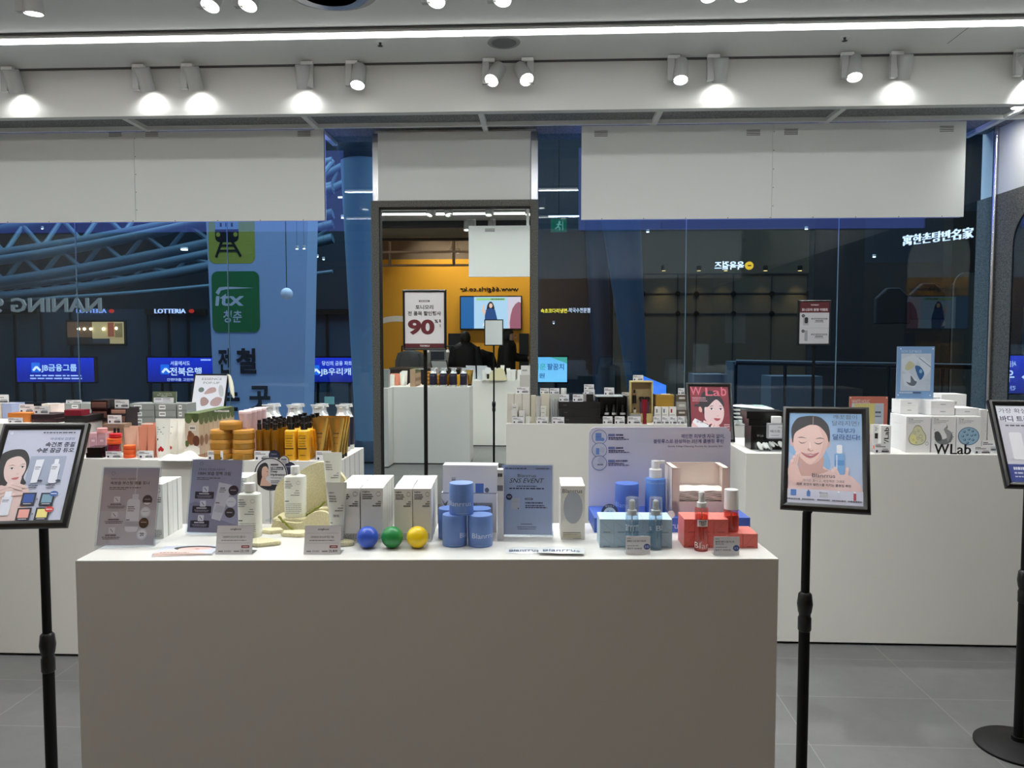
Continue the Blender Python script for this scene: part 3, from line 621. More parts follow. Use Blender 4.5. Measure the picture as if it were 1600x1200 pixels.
def d_body(c):
    c.rect(0, 0, 100, 140, (208, 206, 216)); c.poly([(0, 0), (100, 0), (100, 30), (60, 26), (30, 32), (0, 24)], (232, 234, 242), 3)
    c.text('가장 확실한', 4, 5, 60, 14, (70, 72, 92)); c.text('바디 트러블 케어', 4, 19, 88, 30, (44, 46, 80), .02); c.dash(10, 36, 80, 38.5, (90, 92, 110), 3)
    c.rect(0, 108, 100, 140, (54, 70, 140)); c.dash(8, 113, 40, 118, (226, 228, 240), 7); c.dash(8, 122, 60, 125, (200, 204, 224), 8); c.dash(8, 129, 50, 131, (200, 204, 224), 9)
    for i, y in enumerate((50, 58, 66, 78, 86, 94)): c.dash(40, y, 88, y+2, (150, 152, 168), i+4)
    c.rr(12, 50, 32, 100, 4, (236, 236, 240))
stand_sign('black poster stand with lilac body care poster cut off at the right edge', (1.7457, 2.7998, 1.1384, -.0952, -.49, 0), (1.748, 2.83), d_body, fr=(0, 0, 100, 140), collar=.60)
def d_wlab(c):      # traced in pixels of a close look at the red poster
    c.rect(215, 160, 1070, 1160, (132, 38, 52), (124, 38, 50))
    c.poly([(300, 560), (320, 510), (400, 500), (480, 300), (560, 250), (720, 250), (860, 330), (950, 460), (940, 560), (800, 420), (700, 470), (590, 580), (540, 700), (500, 720), (470, 640), (380, 560)], (34, 32, 38), 4)
    c.poly([(400, 570), (440, 560), (470, 620), (450, 670), (400, 640)], (222, 168, 158), 3)
    c.poly([(530, 570), (600, 560), (700, 470), (800, 415), (900, 500), (945, 600), (940, 730), (890, 850), (820, 910), (730, 910), (600, 870), (520, 790), (518, 660)], (226, 196, 196), 4)
    c.poly([(630, 560), (680, 535), (735, 550), (680, 548)], (52, 40, 42), 3); c.poly([(830, 548), (880, 535), (915, 545), (880, 545)], (52, 40, 42), 3)
    for ex, ey in ((680, 602), (880, 604)):
        c.poly([(ex-52, ey+8), (ex, ey-18), (ex+50, ey+6), (ex, ey+16)], (244, 240, 242), 3); c.ell(ex-4, ey-1, 20, 18, (34, 26, 28)); c.poly([(ex-60, ey+6), (ex, ey-26), (ex+52, ey+2), (ex, ey-14)], (34, 26, 28), 3)
    c.poly([(765, 715), (790, 738), (830, 725), (800, 746)], (176, 120, 118), 3); c.poly([(712, 790), (770, 780), (800, 786), (860, 786), (830, 822), (770, 832)], (164, 66, 72), 4)
    c.poly([(240, 1160), (240, 870), (420, 980), (560, 1010), (640, 1000), (760, 900), (800, 900), (850, 980), (880, 1160)], (224, 186, 184), 4)
    c.poly([(240, 860), (300, 790), (620, 930), (560, 1030), (430, 1000)], (232, 232, 236)); c.poly([(600, 920), (690, 960), (640, 1045), (562, 1020)], (40, 36, 56)); c.text('W Lab', 330, 826, 480, 880, (60, 60, 70))
    for a, b_ in (((600, 890), (680, 850)), ((660, 950), (720, 880)), ((720, 960), (780, 890)), ((500, 850), (590, 880))): c.line(*a, *b_, 44, (232, 198, 196)); c.ell(a[0], a[1], 22, 22, (238, 208, 206))
    c.text('W', 222, 165, 475, 330, (214, 104, 122), .01); c.text('La', 560, 180, 880, 345, (214, 104, 122), .01); c.text('b', 905, 130, 1025, 345, (214, 104, 122), .01)
    for i, y in enumerate((375, 405, 440)): c.dash(262, y, 560+40*(i == 2), y+12, (220, 170, 176), i)
    for i, y in enumerate((900, 940, 980, 1020)): c.dash(930, y, 1050, y+16, (226, 196, 200), i+3)
stand_sign('black frame with red cover-girl poster standing before the back plinth', (.8929, 4.2084, 1.12, -.0357, -.406, .0052), (.84, 4.25), d_wlab, fr=(215, 160, 1070, 1160), collar=.45)
def d_ess(c):
    c.rect(0, 0, 100, 140, (214, 216, 222)); c.text('ESSENCE', 22, 9, 84, 17, (70, 74, 76)); c.text('POP-UP', 28, 23, 78, 31, (70, 74, 76))
    c.ell(24, 52, 9, 9, (74, 94, 84)); c.poly([(34, 66), (48, 46), (66, 44), (70, 58), (50, 66)], (168, 136, 132), 4); c.ell(86, 56, 8, 22, (178, 182, 184), rot=-10)
    c.poly([(26, 84), (38, 78), (52, 92), (46, 106), (30, 108)], (146, 112, 108), 4); c.poly([(58, 92), (74, 78), (92, 84), (84, 108), (60, 108)], (164, 132, 130), 3)
def glove(t, q):
    m = MB(); pts = []
    pr_ = [(0, .0), (.02, -.01), (.03, -.05), (.034, -.10), (.026, -.15), (.010, -.185)]
    rings = []
    for i, (w_, z_) in enumerate(pr_): rings.append([(.12+w_*.5*cos(a)+.012*i, -.012+.35*w_*sin(a), .155+z_) for a in [2*pi*k/12 for k in range(12)]])
    rings[0] = [(.12+.012*cos(a), -.01+.006*sin(a), .158) for a in [2*pi*k/12 for k in range(12)]]
    o = m.loft(rings, pm('cream_cotton', (226, 222, 202), .9, bump=.3, bscale=300)).build('hanging_cotton_pouch', t); o.matrix_local = q
stand_sign('slim black frame with stone-tool poster behind the left plinths', (-2.4637, 5.4363, 1.1179, .1554, -.4755, .0087), (-2.46, 5.48), d_ess, fr=(0, 0, 100, 140), collar=.5, bord=.012, extra=glove)
# two upright signs
def upright(label, px, py0, py1, Y, draw, polepx, fr, W_=.236):
    a, b_ = at(px, py0, Y), at(px, py1, Y); zc = (a.z+b_.z)/2
    return stand_sign(label, (a.x, Y, zc, 0, 0, 0), (at(polepx, 600, Y).x, Y+.02), draw, W_, a.z-b_.z, fr=fr, collar=.72, bord=.012, pr=.012)
def d_90(c):
    c.rect(0, 0, 66, 94, (226, 226, 226)); c.rect(0, 86.5, 66, 94, (92, 30, 40)); c.text('TONYMOLY', 25, 89, 42, 92, (236, 226, 226), .03)
    c.rr(24, 13.5, 42, 16.5, .8, (70, 56, 56)); c.dash(26, 14.3, 40, 15.7, (220, 215, 215), 2)
    c.text('토니모리', 18, 21.5, 48, 29, (44, 30, 32), .025); c.text('전 품목 할인행사', 5, 32, 61, 39.5, (44, 30, 32), .025)
    c.text('90', 5, 46, 50, 72, (104, 32, 42), .045); c.text('%', 50, 46, 56, 52, (60, 40, 44), .03); c.text('특', 57.5, 46, 61, 52, (60, 40, 44), .03); c.text('가', 57.5, 54, 61, 60, (60, 40, 44), .02)
upright('upright black-framed sign reading 90% on a thin pole before the mirror', 663, 452.5, 547, 3.98, d_90, 664, (0, 0, 66, 94), W_=.2295)
def d_gift(c):
    c.rect(230, 225, 720, 960, (206, 206, 208)); c.rect(230, 225, 720, 412, (96, 30, 38)); c.text('TONYMOLY', 408, 265, 548, 290, (226, 220, 222), .03); c.text('토니모리 증정 이벤트', 262, 335, 695, 385, (230, 222, 224), .03)
    c.line(240, 684, 710, 684, 3, (150, 150, 152))
    for y in (468, 738): c.ell(290, y, 28, 28, (30, 28, 30)); c.text('10', 276, y-10, 304, y+10, (220, 220, 220))
    c.rr(286, 500, 380, 636, 8, (176, 176, 180)); c.rr(312, 492, 368, 600, 20, (36, 36, 40)); c.rr(315, 724, 366, 912, 8, (160, 162, 166))
    for y in (508, 784): c.rr(425, y, 690, y+24, 6, (60, 58, 62)); c.dash(440, y+6, 680, y+18, (210, 210, 212), y); c.dash(490, y+40, 620, y+56, (60, 58, 62), y+1); c.dash(480, y+68, 632, y+78, (130, 130, 134), y+2)
upright('upright black-framed sign with dark red header before the right glass', 1273, 469, 539.5, 5.6, d_gift, 1272, (230, 225, 720, 960), W_=.232)
# ================================================================ PRODUCT BUILDERS
ORDN = ['front', 'second', 'third', 'fourth', 'fifth', 'sixth', 'seventh', 'eighth', 'ninth']
def rown(i, n): return 'only row' if n == 1 else ('front row' if i == 0 else ('back row' if i == n-1 else ORDN[i]+' row'))
def coln(i, n):
    if n == 1: return ''
    if n == 2: return ('left column', 'right column')[i]
    if n == 3: return ('left column', 'middle column', 'right column')[i]
    return 'leftmost column' if i == 0 else ('rightmost column' if i == n-1 else ORDN[i]+' column from left')
def solve(px0, px1, pyb, pyt, z, Y):
    if pyb == 0: pyb = 655
    if Y is None: Y = on((px0+px1)/2, pyb, z).y
    x0, x1 = at(px0, pyb, Y).x, at(px1, pyb, Y).x
    return x0, x1, Y, at((px0+px1)/2, pyt, Y).z-z
def item(name, label, cat, px0, px1, pyb, pyt, dep, col, z=T, Y=None, rz=0., group=None, draw=None, fr=(0, 0, 1, 1), mat=None, h=None, top=None, rough=.45, bevel=.0006):
    """a rectangular carton or case standing on height z; returns (object, top height, Y)"""
    x0, x1, Y, hh = solve(px0, px1, pyb, pyt, z, Y)
    if h: hh = h
    w_ = x1-x0; mb = MB().box(-w_/2, w_/2, 0, dep, 0, hh, mat or cm(col, rough))
    if draw: draw(front(mb, -w_/2, w_/2, 0, 0, hh, fr))
    if top: top(topc(mb, -w_/2, w_/2, 0, dep, hh, fr))
    o = mb.build(name, flat=True); tag(o, label, cat, group); o.location = ((x0+x1)/2, Y, z); o.rotation_euler = (0, 0, rz)
    return o, z+hh, Y
def d_tag(seed, red=False):
    def f(c):
        c.rect(0, 0, 30, 18, (226, 226, 228)); c.dash(2, 2.6, 12, 4, (110, 50, 60), seed); c.dash(2, 5, 22, 6.6, (90, 92, 100), seed+1)
        c.ell(4.6, 13.6, 2.2, 2.4, (60, 50, 70)); c.dash(16, 9.5, 27, 10.8, (130, 130, 136), seed+2); c.dash(14, 12, 28, 15.4, (46, 48, 58), seed+3)
    return f
NT = [0]
PT = {}
def ptag(px0, px1, pyb, pyt, label, z=T, Y=None, rz=0.):
    NT[0] += 1; x0, x1, Y, h = solve(px0, px1, pyb, pyt, z, Y); w_ = x1-x0
    mb = MB(); mb.prism([(0, 0), (.02, 0), (.0052, h), (.004, h), (.0185, .0012), (0, .0012)], ACRY, (-w_/2, 0, 0), (0, 1, 0), (0, 0, 1), (1, 0, 0), w_)
    R = .0; mb.box(-w_/2, w_/2, .0, .0012, 0, h, PAPER); d_tag(NT[0])(front(mb, -w_/2, w_/2, 0, 0, h, (0, 0, 30, 18), eps=1.2e-4))
    o = mb.build('price_tag', flat=True); tag(o, label, 'price tag', 'small price tags in acrylic holders'); o.location = ((x0+x1)/2, Y-.003, z); o.rotation_euler = (0, 0, rz); return o
def cyltext(mb, s, r, z0, z1, a0, a1, col, bold=0., mat=None, sx=1., sy=1., eps=.0004):
    """lettering wrapped round an upright cylinder; angles in degrees, 0 = facing -Y, positive = to the right"""
    vs, fs, _ = glyphs(s, bold); out = []
    for u, v in vs:
        a = radians(a0+(a1-a0)*u); out.append(((r+eps)*sin(a)*sx, -(r+eps)*cos(a)*sy, z0+(z1-z0)*v))
    mb.raw(out, fs, mat or INK, lin(col))
def cylrect(mb, r, z0, z1, a0, a1, col, n=8, eps=.0003, mat=None, sx=1., sy=1.):
    for k in range(n):
        a, b_ = radians(a0+(a1-a0)*k/n), radians(a0+(a1-a0)*(k+1)/n)
        q = lambda t, z: ((r+eps)*sin(t)*sx, -(r+eps)*cos(t)*sy, z)
        mb.face([q(a, z0), q(b_, z0), q(b_, z1), q(a, z1)], mat or INK, lin(col))
def tubebody(mb, r, wt, h, z0, m, t_=.004, n=20, crimp=.012, k=6):
    """squeeze tube: round at z0, flattened and widened to a crimped seam at the top"""
    rings = []
    for i in range(k+1):
        f = i/k; zz = z0+(h-z0-crimp)*f; rx = r+(wt/2-r)*f; ry = r*(1-f)+t_*.5*f
        rings.append([(rx*cos(2*pi*j/n), ry*sin(2*pi*j/n), zz) for j in range(n)])
    rings.append([(wt/2*cos(2*pi*j/n), t_*.3*sin(2*pi*j/n), h) for j in range(n)])
    mb.loft(rings, m)
def tubefront(mb, r, wt, h, z0, crimp=.012, t_=.004):
    """drawing plane that follows the front of a tube body"""
    class C: pass
    def P(u, v, e=.0006):    # u -1..1, v 0(bottom)..1(top)
        zz = z0+(h-z0-crimp)*v; rx = r+(wt/2-r)*v; ry = r*(1-v)+t_*.5*v
        a = -pi/2+u*pi/2*.75; return ((rx*cos(a)), (ry+e)*sin(a)-.0003, zz)
    return P
def tube(label, px0, px1, pyb, pyt, bodymat, capmat, z=T, Y=None, group=None, rbot=.6, draw=None, name='cosmetic_tube', caph=.018, rz=0.):
    x0, x1, Y, h = solve(px0, px1, pyb, pyt, z, Y); wt = x1-x0; r = wt/2*rbot
    t = thing(name, label, 'tube', ((x0+x1)/2, Y+r, z), rz, group)
    mb = MB(); tubebody(mb, r, wt, h, caph, bodymat)
    if draw: draw(mb, tubefront(mb, r, wt, h, caph))
    mb.build('body', t)
    MB().lathe([(r*.92, 0), (r*.95, .001), (r*.97, caph-.001), (r*.9, caph)], capmat, 20).build('cap', t)
    return t
def jar(name, label, px0, px1, pyb, pyt, bodycol, lidcol, z=T, Y=None, group=None, lidf=.45, text=None, tcol=(230, 235, 245), rough=.35, mat=None, lmat=None):
    x0, x1, Y, h = solve(px0, px1, pyb, pyt, z, Y); r = (x1-x0)/2
    t = thing(name, label, 'jar', ((x0+x1)/2, Y+r*.6, z), 0, group); hb = h*(1-lidf)
    mb = MB().lathe([(r*.96, 0), (r, .002), (r, hb-.001), (r*.98, hb)], mat or cm(bodycol, rough), 28)
    if text: cyltext(mb, text[0], r, text[3], text[4], text[1], text[2], tcol)
    mb.build('body', t)
    MB().lathe([(r*.98, hb+.0004), (r, hb+.0014), (r, h-.003), (r*.97, h-.0006), (r*.9, h)], lmat or cm(lidcol, rough), 28).build('lid', t)
    return t, z+h, Y
def on_main(px, py): return on(px, py, T)
def dtoner(c, cream=False):
    c.text('sungboon', .08, .045, .42, .085, (40, 40, 44), .02); c.ring(.80, .105, .11, .045, .012, (150, 150, 150))
    c.dash(.08, .105, .52, .128, (90, 90, 94), 3); c.dash(.08, .142, .56, .165, (90, 90, 94), 4); c.dash(.08, .178, .5, .2, (90, 90, 94), 5)
    c.dash(.78, .235, .92, .255, (80, 80, 84), 6); c.dash(.68, .272, .92, .295, (80, 80, 84), 7); c.dash(.52, .312, .92, .335, (80, 80, 84), 8)
    for k in range(3): c.ell(.11+.09*k, .80, .03, .010, (60, 80, 70) if k < 2 else (200, 130, 110))
    for k in range(5): c.dash(.08, .84+.027*k, .92-.1*(k == 4), .853+.027*k, (120, 120, 122), k+9)
def carton_block(name, desc, ox, oy, rz, w_, d_, h_, nc, nr, nl, col, draw, group, skip=(), gap=.0008, jitter=.0, rough=.45):
    mb = MB().box(-w_/2, w_/2, 0, d_, 0, h_, cm(col, rough))
    if draw: draw(front(mb, -w_/2, w_/2, 0, 0, h_))
    proto = mb.build(name, flat=True); proto['category'] = 'box'; used = False; out = []
    for l in range(nl):
        for r in range(nr):
            for c in range(nc):
                if (c, r, l) in skip: continue
                parts = [desc]
                if nl > 1: parts.append(('bottom layer', 'top layer')[l] if nl == 2 else ORDN[l]+' layer up')
                if nr > 1: parts.append(rown(r, nr))
                if nc > 1: parts.append(coln(c, nc))
                x = (c+.5)*(w_+gap); y = r*(d_+gap); jx = random.uniform(-jitter, jitter)
                p = (ox+(x+jx)*cos(rz)-y*sin(rz), oy+(x+jx)*sin(rz)+y*cos(rz), T+l*(h_+.0004))
                o = proto if not used else proto.copy()
                if used: COL.objects.link(o)
                used = True; o.location = p; o.rotation_euler = (0, 0, rz+random.uniform(-jitter, jitter)*3); o['label'] = ', '.join(parts); o['group'] = group; out.append(o)
    return out
def holder(label, fitv, W_, H_, draw, fr, name='acrylic_leaflet_stand', thick=.004):
    """table-top acrylic leaflet holder: two clear plates round a printed leaflet, with a clear foot"""
    x, y, z, yaw, tl, rl = fitv
    R = Matrix.Rotation(yaw, 3, 'Z') @ Matrix.Rotation(tl, 3, 'X') @ Matrix.Rotation(rl, 3, 'Y'); q = R.to_4x4()
    bc = R @ Vector((0, 0, -H_/2)); base = Vector((x, y, z))+bc
    dz = T+.0045-(base.z) ; base.z = T
    t = thing(name, label, 'leaflet stand', (base.x, base.y, T), 0)
    q.translation = R @ Vector((0, 0, H_/2))+Vector((0, 0, .003))
    m = MB(); m.box(-W_/2, W_/2, -.0035, -.0015, -H_/2, H_/2, ACRY); m.box(-W_/2, W_/2, .0015, .0035, -H_/2, H_/2, ACRY)
    for s in (-1, 1): m.box(s*W_/2-.0008, s*W_/2+.0008, -.0035, .0035, -H_/2, H_/2, ACRY)
    o = m.build('clear_holder', t, flat=True); o.matrix_local = q
    p = MB().box(-W_/2+.003, W_/2-.003, -.0005, .0005, -H_/2+.003, H_/2-.003, PAPER); c = front(p, -W_/2+.003, W_/2-.003, -.0006, -H_/2+.003, H_/2-.003, fr, eps=2.2e-5, base=4e-5); draw(c)
    o = p.build('leaflet', t, flat=True); o.matrix_local = q
    f = MB(); d = Matrix.Rotation(yaw, 3, 'Z'); f.box(-W_/2, W_/2, -.004, .05, .0002, .0025, ACRY, R=d); f.build('foot', t, flat=True)
    return t
def pricecard(label, px, py, wpx, hpx, draw, fr):
    p = on_main(px, py); w_ = wpx*p.y/F; h = hpx*p.y/F*1.04
    t = thing('price_card_holder', label, 'price card', p, MRZ)
    b_ = MB().prism([(0, 0), (.045, 0), (.024, h), (.022, h), (.0425, .0012), (.0025, .0012), (.0224, h-.002), (.0206, h)], ACRY, (-w_/2, 0, 0), (0, 1, 0), (0, 0, 1), (1, 0, 0), w_); b_.build('tent_holder', t, flat=True)
    a = math.atan2(.0205, h); L = h/cos(a)
    m = MB(); c = Canvas(m, (-w_/2+.001, .0205-.001, h-.0005), (1, 0, 0), (0, -sin(a), -cos(a)), w_-.002, L-.001, fr, eps=2e-5, base=1e-4); c.rect(fr[0], fr[1], fr[2], fr[3], (216, 214, 216)); draw(c)
    m.build('price_card', t, flat=True); return t
# ================================================================ FRONT PLINTH
FIT1 = (-1.1235, 1.9778, 1.0472, .1812, -.2602, .0283); FIT2 = (-.9476, 2.1158, 1.0421, .042, -.2113, .0178)
def d_boost(c):     # traced from the mauve leaflet
    c.rect(60, 95, 625, 810, (156, 147, 162), (182, 178, 188)); c.poly([(60, 500), (625, 490), (625, 810), (60, 810)], (180, 176, 186)); c.rect(390, 95, 402, 345, (186, 184, 194))
    c.ring(160, 150, 18, 18, 2.5, (90, 86, 100)); c.text('속부터 차오르는 수분폭탄', 140, 190, 395, 210, (54, 50, 60)); c.text('속보습 부스팅 앰플 토너', 140, 222, 530, 254, (34, 32, 40), .02)
    c.dash(135, 278, 450, 286, (60, 56, 66), 3); c.dash(135, 294, 300, 300, (60, 56, 66), 4)
    c.rr(325, 385, 455, 690, 34, (210, 208, 216)); c.rr(372, 342, 435, 392, 8, (200, 198, 206)); c.dash(336, 455, 400, 464, (70, 66, 76), 5); c.dash(336, 474, 410, 482, (70, 66, 76), 6); c.dash(336, 492, 400, 500, (70, 66, 76), 7); c.dash(330, 575, 365, 585, (60, 60, 66), 3); c.rect(325, 592, 455, 640, (172, 170, 182))
    for i, (y, x) in enumerate(((365, 190), (505, 180), (648, 168))):
        c.rr(x, y, x+62, y+54, 6, (206, 204, 212)); c.line(x+15, y+12, x+44, y+44, 6, (110, 106, 118)); c.dash(x-30, y+66, x+80, y+76, (44, 42, 52), i); c.dash(x-60, y+86, x+120, y+93, (84, 80, 92), i+3); c.dash(x-50, y+100, x+110, y+107, (84, 80, 92), i+5)
    for x, y, k in ((526, 397, (30, 30, 62)), (518, 508, (222, 222, 228)), (510, 608, (34, 32, 48)), (500, 712, (222, 222, 228))):
        c.ell(x, y, 49, 48, k); c.dash(x-28, y-10, x+28, y-3, (150, 150, 170), x); 
        if k[0] < 60: c.ell(x, y+14, 40, 30, (214, 214, 224) if y < 450 else k, a0=20, a1=160); 
        else: c.ring(x, y, 42, 42, 2, (120, 120, 130))
    c.text('20', 482, 696, 520, 728, (40, 40, 46), .02)
holder('clear stand with mauve toner leaflet at the left end of the front plinth', FIT1, .15, .212, d_boost, (60, 95, 625, 810))
def d_cream(c):
    c.rect(870, 45, 1370, 705, (142, 142, 168), (152, 152, 178)); c.poly([(870, 450), (1000, 450), (1100, 560), (1370, 640), (1370, 705), (870, 705)], (130, 128, 154), 2)
    c.ring(960, 84, 16, 16, 2.5, (70, 68, 84)); c.text('푸른꽃잎 진정감에 촉촉하게', 935, 124, 1195, 146, (44, 42, 56)); c.text('100H 보습 장벽 크림', 935, 154, 1258, 188, (26, 26, 36), .02); c.dash(925, 210, 1165, 217, (54, 52, 66), 2); c.dash(925, 225, 1050, 231, (54, 52, 66), 3)
    c.poly([(1150, 250), (1290, 275), (1190, 600), (1100, 580)], (196, 194, 204)); c.dash(1165, 298, 1215, 308, (60, 60, 70), 4); c.dash(1162, 316, 1225, 324, (80, 80, 90), 5); c.dash(1160, 334, 1210, 341, (80, 80, 90), 6); c.dash(1130, 432, 1170, 442, (50, 60, 60), 2); c.poly([(1140, 455), (1220, 470), (1205, 530), (1120, 515)], (180, 178, 190))
    for i, (x, y) in enumerate(((1020, 290), (1005, 420), (995, 550))):
        c.rr(x-110+10, y+48, x+88, y+112, 8, (34, 34, 58)); c.rr(x-28, y, x+30, y+54, 6, (204, 204, 214)); c.line(x-12, y+12, x+14, y+42, 6, (70, 70, 90)); c.dash(x-60, y+62, x+40, y+72, (214, 214, 224), i); c.dash(x-80, y+84, x+66, y+90, (150, 150, 170), i+4); c.dash(x-70, y+96, x+60, y+101, (150, 150, 170), i+7)
    for x, y, k in ((1300, 322, (30, 30, 56)), (1285, 428, (206, 206, 214)), (1280, 524, (32, 32, 48))): c.ell(x, y, 50, 46, k); c.dash(x-30, y-6, x+24, y+2, (160, 160, 180), x)
holder('clear stand with blue-grey 100H cream leaflet left of the toner bottle', FIT2, .15, .212, d_cream, (870, 45, 1370, 705))
# toner cartons
p = on_main(541, 847); q = on_main(563, 848)
CW = .0605; CH = .149
carton_block('toner_carton', 'tall white toner carton in the block behind the blue ball', on_main(527, 848).x, on_main(563, 848).y, MRZ, CW, .040, CH, 2, 5, 1, (226, 226, 222), dtoner, 'white toner cartons', gap=.0022, jitter=.001)
carton_block('cream_carton', 'slim white cream carton in the block behind the yellow ball', on_main(615, 847).x, on_main(615, 847).y, MRZ, .0495, .040, .147, 2, 5, 1, (226, 226, 222), dtoner, 'white cream cartons', gap=.0022, jitter=.001)
carton_block('toner_carton', 'tall white toner carton beside the mauve leaflet stand', on_main(222, 857).x-.052, on_main(222, 857).y+.10, MRZ, .056, .028, CH*1.02, 1, 4, 1, (226, 226, 222), dtoner, 'white cartons by the mauve leaflet', gap=.004, jitter=.001)
carton_block('cream_carton', 'white carton half hidden behind the blue-grey leaflet stand', on(366, 822, T).x, on(366, 826, T).y, MRZ, .05, .03, .15, 1, 3, 1, (226, 226, 222), dtoner, 'white cartons behind the blue-grey leaflet', gap=.003)
# brochures
p = on_main(285, 869); dl = ('bottom', 'middle', 'top')
for i in range(3):
    m = MB(); m.box(-.076, .074, 0, .078, 0, .0012, PAPER)
    c = topc(m, -.076, .074, 0, .078, .0012, (0, 0, 100, 60)); c.rect(0, 0, 100, 60, (196, 200, 214))
    c.poly([(22, 18), (40, 4), (70, 2), (92, 10), (96, 20), (80, 14), (60, 12), (40, 20), (36, 34)], (36, 34, 38), 3); c.poly([(36, 18), (60, 10), (84, 14), (90, 24), (70, 34), (50, 40), (34, 34)], (222, 186, 178), 3); c.poly([(2, 60), (20, 34), (44, 36), (70, 44), (90, 60)], (226, 192, 184), 3); c.dash(10, 50, 60, 54, (70, 60, 60), 3); c.poly([(60, 26), (66, 24), (70, 27), (64, 29)], (170, 80, 84))
    o = m.build('brochure', flat=True); tag(o, 'folded brochure with a printed portrait lying at the plinth edge, %s of the small pile' % dl[i], 'brochure', 'brochures on the front plinth'); o.location = (p.x-.002*i, p.y+.003*i, T+.0016*i); o.rotation_euler = (0, 0, .16-.05*i)
# price cards
def d_price(w1, w2):
    def f(c):
        c.text('sungboon', 36, 8, 66, 16, (40, 38, 44), .02); c.line(6, 24, 94, 24, .6, (130, 128, 132)); c.text(w1, 16, 33, 80, 40, (40, 38, 44), .01); c.dash(14, 46, 82, 48.5, (110, 108, 114), 3); c.line(6, 56, 94, 56, .6, (130, 128, 132))
        c.rr(70, 63, 92, 72, 1, (140, 70, 76)); c.dash(74, 66, 88, 69, (216, 200, 202), 4); c.dash(8, 80, 20, 84, (110, 108, 114), 6); c.text('34,000', 23, 79, 42, 85, (60, 58, 64)); c.dash(50, 80, 66, 84, (110, 108, 114), 7); c.text(w2, 68, 77, 92, 86, (40, 38, 44), .015)
    return f
pricecard('grey price card in clear tent holder before the left toner bottle', 365, 866.5, 60, 43, d_price('그린테라피 모이스쳐 락인 앰플 토너', '23,100'), (0, 0, 100, 92))
pricecard('grey price card in clear tent holder before the tester tube', 503, 866.5, 60, 42.5, d_price('그린테라피 모이스쳐 락인 크림', '25,800'), (0, 0, 100, 92))
# toner bottles
def tonerbottle(label, px0, px1, pyb, pysh, pycap, capx0, capx1, z, Y=None):
    x0, x1, Y, hb = solve(px0, px1, pyb, pysh, z, Y); r = (x1-x0)/2; H_ = at((px0+px1)/2, pycap, Y).z-z; rc = (capx1-capx0)*Y/F/2
    t = thing('toner_bottle', label, 'bottle', ((x0+x1)/2, Y+r*.7, z), MRZ)
    m = MB().lathe([(r*.94, 0), (r, .004), (r, .012)], pm('frosted_base', (226, 228, 212), .25), 28, sy=.72, expo=.72); m.lathe([(r, .012), (r, hb-.006), (r*.93, hb-.001), (r*.55, hb+.003), (rc*.9, hb+.005)], pm('milky_plastic', (228, 230, 222), .3), 28, sy=.72, expo=.72)
    def D(u0, v0, u1, v1, col, s=1, txt=None):
        y = -r*.72-.0005
        c = Canvas(m, (-r*.86, y, hb*.96), (1, 0, 0), (0, 0, -1), r*1.72, hb*.9, (0, 0, 1, 1), base=1e-4)
        if txt: c.text(txt, u0, v0, u1, v1, col, .02)
        else: c.dash(u0, v0, u1, v1, col, s)
    D(.05, .06, .34, .105, (50, 50, 54), txt='sungboon')
    for i, (a, b_, w1) in enumerate(((.05, .14, .42), (.05, .19, .46), (.05, .24, .38), (.62, .32, .80), (.55, .38, .84), (.36, .44, .84))): D(a, b_, w1, b_+.022, (110, 110, 112), i)
    D(.05, .60, .26, .63, (60, 80, 70), 2)
    for i in range(6): D(.07, .68+.05*i, .92-.1*(i == 5), .697+.05*i, (150, 150, 150), i+3)
    c = Canvas(m, (-r*.86, -r*.72-.0005, hb*.96), (1, 0, 0), (0, 0, -1), r*1.72, hb*.9, (0, 0, 1, 1), base=1e-4); c.ring(.78, .12, .11, .05, .012, (170, 170, 168))
    m.build('bottle_body', t)
    MB().lathe([(rc*.96, hb+.0055), (rc, hb+.007), (rc, H_-.003), (rc*.96, H_)], WPL, 24).build('flip_cap', t)
    return t
PLH = .011
def plate(name, label, cx_, pyb, wpx, dpt, z=T, h=PLH, lob=5, mat=None, ph=0.):
    p = on(cx_, pyb, z); rx = wpx*p.y/F/2; pts = []
    for k in range(40):
        a = 2*pi*k/40; q = 1+.09*cos(lob*a+ph); pts.append((rx*q*cos(a), dpt*q*sin(a)))
    m = MB(); s = .94
    m.loft([[(x*s, y*s, 0) for x, y in pts], [(x, y, h*.25) for x, y in pts], [(x, y, h*.75) for x, y in pts], [(x*s, y*s, h) for x, y in pts]], STONE)
    o = m.build(name); tag(o, label, 'display stone', 'cream stone display pieces'); o.location = (p.x, p.y+dpt, z); return o
plate('stone_plate', 'cloud-shaped cream stone plate under the left toner bottle', 399, 855, 66, .028, lob=4)
plate('stone_plate', 'small cream stone plate behind, farthest left of the wavy slab', 421, 835, 36, .02, lob=5, ph=1)
plate('stone_plate', 'cloud-shaped cream stone plate in front of the block with the bottle', 459, 840, 50, .024, lob=5)
plate('stone_plate', 'round cream stone plate beside the tester tube base, right', 526, 855, 46, .026, lob=3, ph=.5)
tonerbottle('translucent white toner bottle beside the blue-grey leaflet, on left stone plate', 369, 404, 841, 773, 757, 380.5, 399, T+PLH)
def slab(name, label, pts, Y, t_, z, mat=STONE, cat='display stone'):
    P = [at(px, py, Y) for px, py in smooth(pts, 4)] if name != 'stone_block' else [at(px, py, Y) for px, py in pts]
    cx_ = sum(p.x for p in P)/len(P); m = MB().prism([(p.x-cx_, max(0, p.z-z)) for p in P], mat, (0, 0, 0), (1, 0, 0), (0, 0, 1), (0, 1, 0), t_)
    o = m.build(name); tag(o, label, cat, 'cream stone display pieces'); o.location = (cx_, Y, z); return o
YS1 = on(480, 828, T).y
BH = at(440, 810, YS1+.012).z-T
